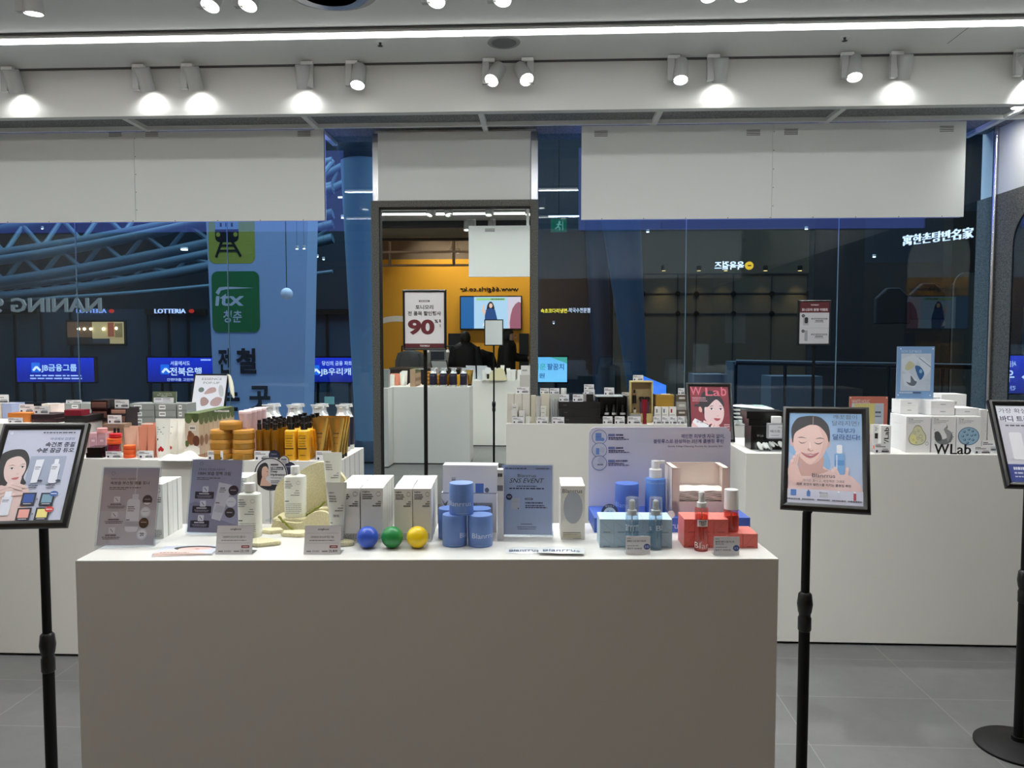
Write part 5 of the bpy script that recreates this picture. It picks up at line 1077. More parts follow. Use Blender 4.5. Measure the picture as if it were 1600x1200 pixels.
_, z3, _ = item('makeup_carton', 'dark red carton on top of the flat black cases', 'box', 100.5, 127, 650, 641, .07, (122, 22, 40), z=z2+.0004, Y=YRs+.03)
item('makeup_carton', 'pale pink carton behind the price tags', 'box', 79, 92, 661, 631, .05, (224, 208, 202), z=ZR, Y=YRs+.26); item('makeup_carton', 'cream carton left of the pale pink one', 'box', 66, 78.5, 661, 631, .05, (222, 214, 200), z=ZR, Y=YRs+.26)
# grey label boxes at the very back
for (a, b_, n, nm, zb) in ((92.5, 125, 2, 'left', ZR), (126.5, 160, 2, 'second', T)):
    z = zb; Y = YA+.47
    if zb == T: n = 6
    tot = at(100, 630.5, Y).z-z; hh = tot/ n
    for i in range(n):
        o, z, _ = item('palette_carton', 'grey flat carton with white label, %s stack at the back, %s' % (nm, {0: 'lowest'}.get(i, 'topmost' if i == n-1 else ORDN[i]+' from below')), 'box', a, b_, 0, 0, .11, (136, 140, 138), z=z, Y=Y, h=hh-.0004, draw=d_label, group='grey flat cartons'); z += .0004
    if nm == 'left': ptag(104, 128, 631, 625, 'cream price card on the left grey carton stack', z=z, Y=Y+.03)
Y = YA+.49
for (a, b_, nm) in ((203, 241, 'third'), (243, 275, 'fourth'), (277, 292, 'rightmost')):
    z = T; tot = at(220, 630.5, Y).z-T
    for i in range(6):
        o, z, _ = item('palette_carton', 'grey flat carton with white label, %s stack at the back, %s' % (nm, {0: 'lowest'}.get(i, 'topmost' if i == 5 else ORDN[i]+' from below')), 'box', a, b_, 0, 0, .11, (136, 140, 138), z=z, Y=Y, h=tot/6-.0004, draw=(lambda c: (c.rect(0, .94, 1, 1, (70, 72, 72)), c.rr(.18, .2, .5, .85, .02, (228, 228, 228)), c.dash(.22, .4, .46, .62, (60, 60, 64), 3))), group='grey flat cartons'); z += .0004
ZG = z
# dark palette stacks
def pstack(a, b_, ybot, ytop, n, Y, nm, dep, col=DK, win=(98, 66, 58), label='glossy dark brown palette with clear window'):
    z = T if ybot is None else at(a, ybot, Y).z; tot = at(a, ytop, Y).z-z; out = z
    for i in range(n):
        o, z, _ = item('palette', '%s, %s, %s' % (label, nm, 'lowest' if i == 0 else ('topmost' if i == n-1 else ORDN[i]+' from below')), 'makeup palette', a, b_, 0, 0, dep, col, z=z, Y=Y, h=tot/n-.0005, draw=d_win(win), group='dark brown palettes', rough=.25); z += .0005
    return z
za = pstack(143.5, 168.5, None, 639.5, 4, YA+.27, 'left stack', .12)
item('palette', 'large dark brown palette lying across the top of the left stack', 'makeup palette', 142, 168, 639.5, 625.5, .13, DK, z=za, Y=YA+.265, draw=d_win((98, 66, 58)), rough=.25)
zb_ = pstack(173, 197, None, 647.5, 4, YA+.27, 'right stack', .11)
item('palette', 'dark brown palette on top of the right stack', 'makeup palette', 172.5, 198, 648, 638.5, .12, DK, z=zb_, Y=YA+.265, draw=d_win((150, 112, 96)), rough=.25)
ptag(180, 202, 636.5, 624.5, 'price tag on top of the right palette stack', z=at(190, 638.5, YA+.265).z+.0006, Y=YA+.31)
zc = pstack(163, 188, None, 669.5, 2, YA+.19, 'tan stack in front', .07, (120, 98, 80), (150, 124, 104), 'tan flat carton')
_, zc2, _ = item('makeup_carton', 'tan flat carton on top of the tan stack', 'box', 161, 194, 669, 662.5, .07, (132, 108, 88), z=zc, Y=YA+.19, draw=d_line)
ptag(169, 190.5, 661.5, 648.5, 'price tag on top of the tan carton', z=zc2+.0004, Y=YA+.20)
for i, a in enumerate((157.5+20, 183.5)): jar('lipstick', 'black lipstick tube beside the tan cartons, %s' % ('left' if not i else 'right'), a, a+3.5, 697, 669, (16, 14, 16), (16, 14, 16), Y=YA+.14, group='black lipsticks')
# front row of plinth A
_, zp, _ = item('makeup_carton', 'pink patterned carton under the pink jar, left', 'box', 139, 152.6, 697, 677, .06, (206, 160, 168), Y=YA+.13, draw=lambda c: (c.rect(.1, .2, .9, .9, (190, 146, 160)), c.dash(.3, .3, .7, .4, (226, 206, 210), 2)))
item('makeup_carton', 'pink patterned carton under the pink jar, right', 'box', 153.2, 165.5, 697, 677, .06, (206, 160, 168), Y=YA+.13, draw=lambda c: (c.rect(.1, .2, .9, .9, (190, 146, 160)), c.dash(.3, .3, .7, .4, (226, 206, 210), 2)))
jar('cream_jar', 'small pink jar on top of the pink cartons', 149.5, 164.5, 677, 669, (212, 146, 146), (220, 160, 158), z=zp+.0003, Y=YA+.135)
_, z1, _ = item('compact_case', 'black glossy compact box, lower one at the plinth edge', 'makeup case', 134.5, 160, 717.5, 708, .09, (14, 13, 15), Y=YA1-.005, rough=.2)
item('compact_case', 'black glossy compact box, upper one at the plinth edge', 'makeup case', 137, 158, 708, 699.5, .08, (18, 16, 19), z=z1+.0003, Y=YA1, rz=.12, rough=.2)
ORM = clear('orange_gel_plastic', (250, 130, 60), .1, .05, .8, (226, 88, 38))
_, zj, _ = jar('balm_pot', 'magenta pot at the bottom of the pot pile', 166.5, 184, 713, 694.5, (150, 24, 60), (130, 20, 52), Y=YA+.06)
_, zj2, _ = jar('balm_pot', 'orange pot stacked on the magenta pot', 164.8, 185.5, 694.5, 685, (226, 88, 38), (232, 106, 50), z=zj+.0004, Y=YA+.058)
jar('balm_pot', 'red domed pot on top of the orange pot', 168.5, 186.5, 685, 678, (190, 20, 34), (200, 24, 40), z=zj2+.0004, Y=YA+.062)
z = T
for i in range(3): _, z, _ = jar('balm_pot', 'orange pot in the short stack of three, %s' % ('bottom', 'middle', 'top')[i], 191, 208.5, 717.3-i*7.2, 710.1-i*7.0, (226, 88, 38), (232, 106, 50), z=z, Y=YA+.02, group='orange pots', lidf=.35); z += .0004
ptag(166, 190.5, 717.5, 705, 'price tag before the magenta pot', Y=YA+.012)
ptag(217, 240.5, 717, 704, 'price tag before the salmon tubes', Y=YA+.008)
PEACH = clear('peach_gel', (236, 170, 146), .1, .08, .55, (222, 142, 116)); SAL = pm('salmon_plastic', (214, 138, 112), .3)
for r_ in range(2):
    tube('beige-pink tube, %s beside the salmon tubes' % ('front one' if not r_ else 'rear one'), 190+r_*9, 211+r_*8, 706-r_*6, 669-r_*3, pm('beige_pink_plastic', (206, 170, 150), .35), WPL, Y=YA+.06+.07*r_, group='beige-pink tubes', rbot=.75)
for r_ in range(3):
    for c_ in range(3 if r_ == 0 else 2):
        tube('salmon gel tube, %s, %s' % (rown(r_, 3), coln(c_, 3)), 214+c_*13.2+r_*5, 228.5+c_*13.2+r_*5, 714.5-r_*5, 667-r_*3, SAL, SAL, Y=YA+.03+.055*r_, group='salmon gel tubes', rbot=.8)
# small white jars on the grey stack and olive card
for i in range(3): jar('mini_jar', 'small white jar on the grey cartons, %s' % ('left', 'middle', 'right')[i], 234.5+i*7.6, 241.6+i*7.6, 649, 639.5, (226, 226, 220), (232, 232, 228), z=at(240, 649, YA+.30).z, Y=YA+.30, lidf=.4) if False else None
m = MB(); wv = at(278, 640, YA+.55).x-at(241, 640, YA+.55).x; hv = at(260, 611.5, YA+.55).z-ZG
m.box(-wv/2, wv/2, 0, .003, 0, hv, PAPER); c = front(m, -wv/2, wv/2, 0, 0, hv, (405, 10, 655, 225)); c.rect(405, 10, 655, 225, (92, 104, 82), (74, 86, 66)); c.text('토니모리', 470, 40, 600, 58, (206, 212, 200)); c.text('쉐어 버터 모이스처', 452, 70, 608, 88, (216, 220, 210), .01); c.dash(495, 98, 560, 108, (206, 212, 200), 3)
c.rect(418, 126, 628, 222, (206, 208, 212)); c.rect(432, 140, 496, 168, (150, 154, 166)); c.dash(515, 142, 590, 158, (90, 92, 100), 4); c.dash(515, 182, 600, 190, (90, 92, 100), 5)
o = m.build('card_sign', flat=True); tag(o, 'olive green card sign with white lower label behind the white tubes', 'sign'); o.location = (at(260, 640, YA+.55).x, YA+.53, ZG+.0003); o.rotation_euler = (-.1, 0, 0)
# ---------------------------------------------------------------- plinth B
WT = pm('white_tube_plastic', (224, 224, 216), .35)
def pr_cherry(mb, P):
    f = lambda u, v: P(u, v)
    def blob(u, v, ru, rv, col): mb.face([P(u+ru*cos(2*pi*k/14), v+rv*sin(2*pi*k/14)) for k in range(14)], INK, lin(col))
    for u, v in ((-.22, .14), (.2, .14), (0, .19)): blob(u, v, .2, .055, (170, 26, 34))
    for v, a in ((.80, .3), (.74, -.2), (.66, .0), (.60, .2)): mb.face([P(-.7, v), P(a, v), P(a, v+.02), P(-.7, v+.02)], INK, lin((120, 120, 120)))
    mb.face([P(-.7, .42), P(-.45, .42), P(-.45, .48), P(-.7, .48)], INK, lin((70, 60, 60)))
for r_ in range(5):
    for c_ in range(2):
        px = (255.5 if c_ else 235)+r_*12.5 ; Yt = YB+.05+.075*r_
        if c_ == 1 and r_ > 2: continue
        pz = at(255.5 if c_ else 235, 700, YB+.05); xw = pz.x; pxa = 855+(xw)*F/Yt
        tube('white tube with cherry print, %s, %s' % (rown(r_, 5), coln(c_, 2)), pxa, pxa+23.5*(YB/Yt), 704, 655, WT, WT, Y=Yt, group='white cherry tubes', rbot=.8, draw=pr_cherry if r_ < 2 else None) if c_ == 1 else tube('plain white tube, %s, behind the salmon tubes' % rown(r_, 5), pxa, pxa+19*(YB/Yt), 704, 662, WT, WT, Y=Yt+.10, group='plain white tubes', rbot=.8)
def pr_shea(c):
    c.rect(0, 0, 1, 1, (206, 190, 170)); c.poly([(0, 0), (1, 0), (1, .12), (.75, .17), (.5, .12), (.25, .2), (0, .15)], (78, 92, 52), 3); c.ell(.25, .12, .25, .10, (96, 112, 66)); c.ell(.75, .10, .22, .10, (70, 84, 48))
    c.ell(.42, .55, .28, .14, (134, 84, 56)); c.ell(.78, .60, .24, .12, (98, 58, 40)); c.ell(.35, .44, .14, .07, (120, 76, 50)); c.ell(.12, .66, .14, .07, (84, 96, 56)); c.poly([(0, .78), (.5, .70), (1, .76), (1, 1), (0, 1)], (226, 222, 212), 2); c.rect(0, .9, 1, 1, (150, 110, 78))
    c.rr(.28, .26, .78, .38, .03, (216, 208, 196)); c.dash(.36, .30, .7, .34, (90, 80, 70), 3); c.dash(.2, .86, .7, .885, (120, 100, 90), 4)
x0 = at(290, 708, YB+.03).x; wsh = at(312, 708, YB+.03).x-x0; hsh = at(300, 646, YB+.03).z-T
mb = MB().box(-wsh/2, wsh/2, 0, .046, 0, hsh, cm((178, 148, 120))); pr_shea(front(mb, -wsh/2, wsh/2, 0, 0, hsh))
cT = Canvas(mb, (wsh/2, 0, hsh), (0, 1, 0), (0, 0, -1), .046, hsh); cT.rect(0, 0, 1, 1, (176, 156, 130)); cT.poly([(0, 0), (1, 0), (1, .2), (.5, .26), (0, .18)], (74, 88, 50), 2); cT.rect(0, .9, 1, 1, (150, 110, 78)); cT.ell(.5, .6, .4, .12, (120, 80, 56))
cU = topc(mb, -wsh/2, wsh/2, 0, .046, hsh); cU.rect(0, 0, 1, 1, (84, 98, 60)); cU.ell(.3, .5, .3, .3, (104, 120, 74))
proto = mb.build('handcream_carton', flat=True); proto['category'] = 'box'; proto['group'] = 'shea handcream cartons'
for i in range(8):
    o = proto if i == 0 else proto.copy()
    if i: COL.objects.link(o)
    o.location = (x0+wsh/2, YB+.03+.0505*i, T); o['label'] = 'carton printed with green leaves and brown nuts, %s of the single file' % ('frontmost' if i == 0 else ('rearmost' if i == 7 else ORDN[i]+' from the front'))
zt_ = T+hsh
ptag(336, 358.5, 656, 643.5, 'price tag standing on the green-leaf cartons', z=zt_+.0006, Y=YB+.20)
# wooden-look honey jars
WOOD = pm('amber_wood_lid', (186, 134, 60), .35); HON = clear('amber_gel', (240, 190, 110), .14, .05, .6, (186, 138, 58))
zz = {}
for ci, (a, b_) in enumerate(((325.5, 358.5), (360.5, 393.5))):
    z = T
    for l in range(3): _, z, _ = jar('honey_jar', 'round amber jar, %s stack, %s' % (('left', 'right')[ci], ('bottom', 'middle', 'third')[l]), a, b_, 716.5-l*15, 702-l*15, (196, 140, 52), (196, 138, 48), z=z, Y=YB+.02, group='stacked round amber jars', mat=HON, lmat=WOOD, lidf=.42); z += .0004
    zz[ci] = z
jar('honey_jar', 'round amber jar alone on top of the left stack', 340, 374, 671.5, 659, (196, 140, 52), (196, 138, 48), z=z, Y=YB+.025, mat=HON, lmat=WOOD, lidf=.42)
PINKC = clear('pink_clear_plastic', (242, 216, 218), .12, .06, .5, (232, 208, 210))
for i in range(4):
    Yk = YB+.09+.062*i; a = 373; x_ = at(a, 671, YB+.10).x; pa = 855+x_*F/Yk; wv = 25*YB/Yk
    x0_, x1_ = x_, x_+25*(YB+.1)/F; h_ = at(385, 641.5, YB+.10).z-T; t = thing('lotion_cup', 'pink conical cup behind the amber jars, %s' % rown(i, 4), 'bottle', ((x0_+x1_)/2, Yk, T), 0, 'pink conical cups')
    m = MB().lathe([(.021, 0), (.022, .002), (.029, h_-.012)], PINKC, 20); cylrect(m, .0275, h_*.62, h_*.66, -30, 30, (150, 120, 130), 4, .001); m.build('cup_body', t); MB().lathe([(.0295, h_-.0118), (.030, h_-.002), (.028, h_)], pm('pink_lid', (234, 210, 212), .35), 20).build('lid', t)
# amber bottles with black caps
AMB = clear('amber_clear', (200, 146, 60), .12, .04, .5, (140, 94, 20)); 
def amberb(lb, x, y, r, hb, hc, mat, grp, sq=False, prt=False):
    t = thing('hair_oil_bottle', lb, 'bottle', (x, y, T), 0, grp); m = MB().lathe([(r*.96, 0), (r, .003), (r, hb-.006), (r*.85, hb-.001), (r*.5, hb)], mat, 20, expo=.55 if sq else None)
    if prt:
        c = Canvas(m, (-r*.8, -r-.0002, hb*.95), (1, 0, 0), (0, 0, -1), r*1.6, hb*.9, (0, 0, 1, 1)); c.text('HAIR', .1, .22, .9, .27, (70, 50, 20), .03); c.dash(.05, .14, .9, .17, (130, 96, 30), 2); c.dash(.1, .33, .9, .36, (130, 96, 30), 3); c.dash(.1, .42, .8, .45, (130, 96, 30), 4); c.dash(.1, .51, .85, .54, (130, 96, 30), 5); c.rect(0, .60, .95, .64, (54, 36, 20)); c.dash(.2, .85, .8, .88, (90, 66, 20), 7)
    m.build('bottle_body', t); m = MB().lathe([(r*.62, hb+.0005), (r*.62, hb+.028), (r*.5, hb+.030), (r*.5, hc)], pm('black_gloss_cap', (18, 16, 16), .2), 16); m.build('cap', t); return t
ra = 5.6*YB/F; hb_ = at(410, 672, YB+.03).z-T; hc_ = at(410, 656.5, YB+.03).z-T
for r_ in range(4):
    for c_ in range(3): amberb('amber bottle with black cap, %s, %s' % (rown(r_, 4), coln(c_, 3)), at(404.5+12.4*c_, 700, YB+.03).x, YB+.04+.062*r_, ra, hb_, hc_, AMB, 'amber bottles with black caps')
YEL = pm('golden_yellow_plastic', (232, 170, 36), .28); ry = 9.2*YB/F; hb2 = at(453, 671.5, YB+.02).z-T; hc2 = at(453, 651.5, YB+.02).z-T
for r_ in range(4):
    for c_ in range(2): amberb('golden yellow bottle with black cap, %s, %s' % (rown(r_, 5), coln(c_, 2)), at(453.7+20.2*c_, 700, YB+.02).x, YB+.035+.066*r_, ry, hb2, hc2, YEL, 'golden yellow bottles', True, r_ == 0)
GOLD = pm('gold_foil', (220, 180, 96), .22, .95)
def pr_gold(mb, P):
    for v, u0, u1, h_ in ((.62, -.35, .35, .03), (.42, -.7, .7, .02), (.52, -.3, .3, .01), (.35, -.3, .3, .01)): mb.face([P(u0, v), P(u1, v), P(u1, v+h_), P(u0, v+h_)], INK, lin((70, 50, 24)))
for r_ in range(3):
    for c_ in range(2):
        Yk = YB+.035+.05*r_; xx0 = at(486+26*c_, 700, YB+.035).x; pa = at(0, 0, Yk); a = 855+xx0*F/Yk
        p0x = xx0; wpx = 25.5*(YB+.035)/F; t = thing('treatment_tube', 'shiny gold tube with black cap, %s, %s' % (rown(r_, 3), coln(c_, 2)), 'tube', (xx0+wpx/2, Yk+.02, T), 0, 'gold treatment tubes')
        hg = at(500, 653.5, YB+.035).z-T; m = MB(); tubebody(m, .0235, wpx, hg, .018, GOLD, n=24); pr_gold(m, tubefront(m, .0235, wpx, hg, .018)); m.build('body', t); MB().lathe([(.0215, 0), (.022, .001), (.022, .0175)], pm('black_gloss_cap', (18, 16, 16), .2), 20).build('cap', t)
# dark bottles with clear spray caps along the back
NAV = pm('navy_bottle_plastic', (38, 36, 52), .3); CLD = clear('clear_dome', (236, 240, 242), .16, .05, .35, (236, 238, 238))
def navb(lb, x, y, first=[None]):
    if first[0] is None:
        t = thing('shampoo_bottle', lb, 'bottle', (x, y, T), 0, 'dark shampoo bottles with clear pump caps'); r = .040; h0 = .165
        MB().lathe([(r*.96, 0), (r, .002), (r*1.0, .022)], pm('pearl_base', (214, 214, 206), .3), 28, sy=.8).build('pale_foot', t)
        m = MB().lathe([(r, .0222), (r, h0-.004), (r*.96, h0)], NAV, 28, sy=.8); cyltext(m, 'TS-150', r, h0*.80, h0*.87, -45, 40, (170, 170, 180), sy=.8)
        cyltext(m, 'TS-150', r, h0*.80, h0*.87, 140, 220, (170, 170, 180), sy=.8); m.build('bottle_body', t)
        MB().lathe([(r*.9, h0+.0005), (r*.5, h0+.022), (r*.42, h0+.030)], WPL, 24, sy=.8).build('shoulder', t)
        m = MB().lathe([(.010, h0+.0302), (.010, h0+.05), (.015, h0+.052), (.015, h0+.058)], WPL, 16); m.loft([[(x_, s*.006, z_) for s, z_ in ((-1, h0+.050), (1, h0+.050), (1, h0+.060), (-1, h0+.060))] for x_ in (-.004, .026, .034)], WPL); m.build('pump', t)
        m = MB(); m.loft([[(w_*cos(2*pi*k/20), .5*w_*sin(2*pi*k/20), z_) for k in range(20)] for w_, z_ in ((.032, h0+.012), (.024, h0+.028), (.023, h0+.050), (.034, h0+.066))], CLD); m.build('clear_cap', t)
        first[0] = t; return t
    return clone(first[0], (x, y, T), 0, lb)
for r_, (Yk, pxs) in enumerate(((YB+.36, (448, 478, 508, 543)), (YB+.425, (455, 487, 517, 550)))):
    for i in range(4):
        x = -1.405+i*.125; navb('dark bottle with clear pump cap at the back, %s, %s' % (('front row', 'back row')[r_], coln(i, 4)), x, YB+.335+.083*r_)
for a, b_, lb in ((325, 349, 'price tag before the left amber jar stack'), (398, 422, 'price tag before the amber bottles'), (494, 518, 'price tag before the gold tubes, behind the upper white tube')): ptag(a, b_, 717.5, 704.5, lb, Y=YB+.006)
# white pouch on the front left corner
p = on(275, 721, T); t = thing('fabric_pouch', 'crumpled white fabric pouch lying at the front of the left plinth', 'pouch', (p.x, p.y+.005, T)); m = MB(); NX, NY = 18, 8; sx_ = .175; rr0 = random.Random(4)
G = [[(sx_*(u/NX-.5), .11*v/NY, .002+.046*(sin(pi*v/NY)**.7)*(sin(pi*(u+.01)/(NX+.02))**.6)*(.72+.28*sin(u*.42+v*.45))) for u in range(NX+1)] for v in range(NY+1)]
for v in range(NY):
    for u in range(NX): m.face([G[v][u], G[v][u+1], G[v+1][u+1], G[v+1][u]], pm('white_fabric', (222, 222, 218), .9, bump=.3, bscale=500))
m.face([(-sx_/2, 0, 0), (-sx_/2, .11, 0), (sx_/2, .11, 0), (sx_/2, 0, 0)], MATS['white_fabric']); m.v = [(round(a, 6), round(b_, 6), round(c_, 6)) for a, b_, c_ in m.v]; m.build('cloth', t)
# ================================================================ BACK (MIDDLE) PLINTH
YC = YMd+.03; BEI = (206, 202, 192)
def seamline(c): c.line(.97, 0, .97, 1, .02, (120, 118, 112))
for i, (a, b_) in enumerate(((792.3, 803), (803.6, 815.6), (816.2, 828))):
    _, ztall, _ = item('serum_carton', 'tall beige carton in the row of three, %s' % ('left', 'middle', 'right')[i], 'box', a, b_, 658.5, 615, .06, BEI, Y=YC+.04, group='three tall beige cartons')
_, zw, _ = item('serum_carton', 'tall grey-white carton against the mirror frame, lower', 'box', 812, 828, 658.5, 586, .06, (190, 190, 184), Y=YC+.12, draw=d_line)
item('serum_carton', 'white carton against the mirror frame, upper', 'box', 814, 828, 586, 571.5, .05, (216, 216, 212), z=zw+.0004, Y=YC+.12, draw=d_line)
ptag(806.5, 826.5, 615, 604.5, 'price tag on top of the three tall beige cartons', z=ztall+.0005, Y=YC+.05)
z = T; _, z1, _ = item('mini_box', 'tiny white cube box, lower left of three', 'box', 799.5, 808, 658, 641.5, .03, (212, 210, 204), Y=YC+.0, draw=d_line); item('mini_box', 'tiny white cube box, lower right of three', 'box', 811, 820, 658, 641.5, .03, (212, 210, 204), Y=YC+.0, draw=d_line); item('mini_box', 'tiny white cube box on top of the lower left one', 'box', 800, 809.5, 641.5, 632, .03, (212, 210, 204), z=z1+.0004, Y=YC+.0, draw=d_line)
item('mini_box', 'small white box beside the tiny cubes', 'box', 821, 827.5, 658, 650.5, .03, (212, 210, 204), Y=YC-.005)
ptag(801, 818, 660.3, 651.5, 'price tag before the tiny cube boxes', Y=YC-.022)
_, zb1, _ = item('serum_carton', 'beige carton left of the silver tube', 'box', 829.5, 837, 658, 618, .05, (204, 198, 176), Y=YC+.05)
tube('silver-white tube standing among the beige cartons', 836, 846, 656, 619, pm('silver_plastic', (190, 190, 188), .3, .3), WPL, Y=YC+.01)
item('serum_carton', 'beige carton right of the silver tube', 'box', 845.5, 858, 658, 615, .05, (206, 200, 182), Y=YC+.05)
z = T
for i in range(4): _, z, _ = item('mini_box', 'small white box in the little stack, %s' % ('bottom', 'second', 'third', 'top')[i], 'box', 845, 853, 0, 0, .025, (216, 214, 206), z=z, Y=YC+.02, h=.028, group='little white box stack', draw=d_line); z += .0006
ptag(839.5, 856, 660.3, 651.5, 'price tag before the silver-white tube', Y=YC-.02)
x0, x1, _, h_ = solve(859, 872.5, 658, 616, T, YC+.03); t = thing('serum_bottle_box', 'clear box with silver tubes beside the black boxes', 'box', ((x0+x1)/2, YC+.03, T)); MB().box(-(x1-x0)/2, (x1-x0)/2, 0, .05, 0, h_, ACRY).build('clear_box', t, flat=True)
for i, u in enumerate((-.016, .0, .016)): MB().lathe([(.0065, .002), (.0065, h_*.8), (.005, h_*.82)], pm('silver_plastic', (190, 190, 188), .3, .3), 14, (u, .025, 0)).build('silver_vial', t)
ptag(863, 881.5, 660.3, 651.5, 'price tag left of the black long boxes', Y=YC-.02)
z = T
for i in range(3):
    _, z, _ = item('gift_set_box', 'long black box, %s of the black stack' % ('bottom', 'middle', 'top')[i], 'box', (877, 874, 872.5)[i], 938, 0, 0, .16, (16, 16, 18), z=z, Y=YC+.01, h=.0485, group='long black boxes', draw=lambda c: c.dash(.12, .42, .2, .52, (90, 90, 94), 2), rough=.3); z += .0006
zblk = z
_, zc_, _ = item('makeup_box', 'small black carton on the black stack', 'box', 916.5, 927, 0, 0, .05, (14, 14, 15), z=zblk, Y=YC+.03, h=.05)
_, zd_, _ = item('makeup_box', 'small grey carton behind the small black one', 'box', 911, 915.8, 0, 0, .05, (176, 176, 172), z=zblk, Y=YC+.05, h=.055)
ptag(912.5, 928.5, 617, 609, 'price tag on the small black carton, lower', z=zc_+.0005, Y=YC+.032)
item('makeup_box', 'white carton behind the price tags on the black stack', 'box', 912.5, 929, 0, 0, .03, (206, 206, 202), z=zblk, Y=YC+.10, h=.075)
ptag(912.5, 928, 609.5, 600.5, 'price tag raised behind the lower one on the black stack', z=zblk+.0755, Y=YC+.11)
ptag(895, 911, 625.5, 616, 'price tag on the black stack, middle', z=zblk+.0004, Y=YC+.012)
ptag(873.5, 889, 625.5, 616, 'price tag on the black stack, left end', z=zblk+.0004, Y=YC+.012)
jar('cream_jar', 'small rounded white jar on the left of the black stack', 876, 885, 0, 606.5, (222, 222, 218), (226, 226, 222), z=zblk, Y=YC+.08)
_, zs1, _ = item('serum_carton', 'pale carton behind, under the two upper price tags', 'box', 844.5, 873, 658, 616, .04, (200, 198, 188), Y=YC+.12)
ptag(844, 858, 616, 606.5, 'price tag on the pale carton, left of two', z=zs1+.0005, Y=YC+.125); ptag(859, 874, 616, 606.5, 'price tag on the pale carton, right of two', z=zs1+.0005, Y=YC+.125)
# black jars case
x0, x1, _, h_ = solve(932, 978.5, 658, 619, T, YC+.07); t = thing('gift_case', 'black open case with dark jars under a pale lid', 'gift box', ((x0+x1)/2, YC+.0, T)); w_ = x1-x0
m = MB(); m.box(-w_/2, w_/2, .14, .146, 0, h_, BLK); m.box(-w_/2, w_/2, 0, .14, 0, .035, BLK); m.box(-w_/2, -w_/2+.004, 0, .14, .035, h_, BLK); m.box(w_/2-.004, w_/2, 0, .14, .035, h_, BLK); m.box(-w_/2+.3*w_+.07, -w_/2+.3*w_+.074, 0, .14, .035, h_, BLK); m.build('case', t, flat=True)
MB().box(-w_/2-.01, w_/2-.03, 0, .15, h_, h_+.006, pm('frosted_lid', (196, 204, 204), .3)).build('lid', t, flat=True); ZCASE = T+h_+.0065
for i, (a, b_) in enumerate(((944, 952), (955.3, 964), (968, 978))):
    xx0, xx1 = at(a, 640, YC+.05).x-t.location.x, at(b_, 640, YC+.05).x-t.location.x; r = (xx1-xx0)/2; xc = min((xx0+xx1)/2, w_/2-.004-r-.001); m = MB().lathe([(r, .0355), (r, .095), (r*.8, .10), (r*.8, .125)], pm('black_gloss_cap', (18, 16, 16), .2), 20, (xc, .05, 0)); 
    for k in range(8):
        A, B = radians(-60+15*k), radians(-45+15*k); m.face([(xc+(r+.0005)*sin(q), .05-(r+.0005)*cos(q), z_) for q, z_ in ((A, .058), (B, .058), (B, .072), (A, .072))], INK, lin((206, 206, 206)))
    tag(m.build('dark_jar'), 'dark jar with white band in the black case, %s' % ('left', 'middle', 'right')[i], 'jar', 'dark jars in the black case').location = t.location
ptag(944, 959.5, 618.5, 605.5, 'price tag on the pale lid of the black case', z=ZCASE, Y=YC+.03); ptag(942, 957, 660.3, 650.5, 'price tag before the dark jars, left', Y=YC-.02); ptag(960.5, 976, 660.3, 650.5, 'price tag before the dark jars, right', Y=YC-.02)
item('serum_carton', 'pale grey carton between the black case and the gold-edged box', 'box', 972, 985, 0, 622, .04, (166, 166, 164), z=T, Y=YC+.19, draw=d_line); ptag(971.5, 983.5, 622, 613, 'price tag on the pale grey carton', z=at(978, 622, YC+.19).z+.0006, Y=YC+.195)
# gold-edged display box
Yd = YC+.10; x0, x1, _, h_ = solve(984.5, 1020, 646, 595.5, T, Yd); h_ = at(1000, 595.5, Yd).z-T; t = thing('ampoule_gift_box', 'open gold-edged box with dropper bottle and two dark tubes', 'gift box', ((x0+x1)/2, Yd, T)); w_ = x1-x0; GB = pm('gold_edge_card', (206, 186, 122), .4); KR = pm('kraft_lining', (150, 130, 92), .6)
m = MB(); e = .008; m.box(-w_/2, -w_/2+e, 0, .08, 0, h_, GB); m.box(w_/2-e, w_/2, 0, .08, 0, h_, GB); m.box(-w_/2+e, w_/2-e, 0, .08, h_-e, h_, GB); m.box(-w_/2+e, w_/2-e, 0, .08, 0, .06, GB); m.box(-w_/2+e, w_/2-e, .05, .08, .06, h_-e, KR); m.build('box_shell', t, flat=True)
m = MB(); m.lathe([(.013, .128), (.0135, .13), (.0135, .178), (.008, .184)], BLK, 16, (-.045, .032, 0)); m.lathe([(.0085, .1845), (.0085, .198)], pm('bronze_ring', (190, 150, 130), .3, .7), 14, (-.045, .032, 0)); m.lathe([(.006, .1985), (.007, .205), (.005, .222)], BLK, 14, (-.045, .032, 0)); m.build('dropper_bottle', t)
m = MB().lathe([(.009, .0605), (.009, .085)], WPL, 14, (-.042, .032, 0)); m.lathe([(.005, .0855), (.005, .1)], BLK, 12, (-.042, .032, 0)); m.build('mini_bottle', t)
for u in (.004, .042):
    m = MB().lathe([(.012, .142), (.012, .155), (.018, .158), (.018, .170), (.01, .174)], BLK, 16, (u, .03, 0)); m.build('dark_cap', t); m = MB(); m.box(u-.011, u+.011, .02, .04, .06, .1415, pm('plum_plastic', (84, 46, 74), .35)); m.build('plum_tube', t, flat=True)
ptag(989, 1005, 595, 586, 'price tag on top of the gold-edged box', z=T+h_+.0005, Y=Yd+.02)
x_ = at(1007.5, 640, YC-.01); tr = thing('red_tube', 'dark red slim tube before the gold-edged box', 'tube', (x_.x, YC-.004, T)); RD = pm('dark_red_plastic', (120, 12, 28), .25); m = MB(); hr = at(1007, 624, YC).z-T; tubebody(m, .0115, .038, hr, .03, RD, n=18); m.build('body', tr); MB().lathe([(.0135, 0), (.0135, .0295)], RD, 18).build('cap', tr)
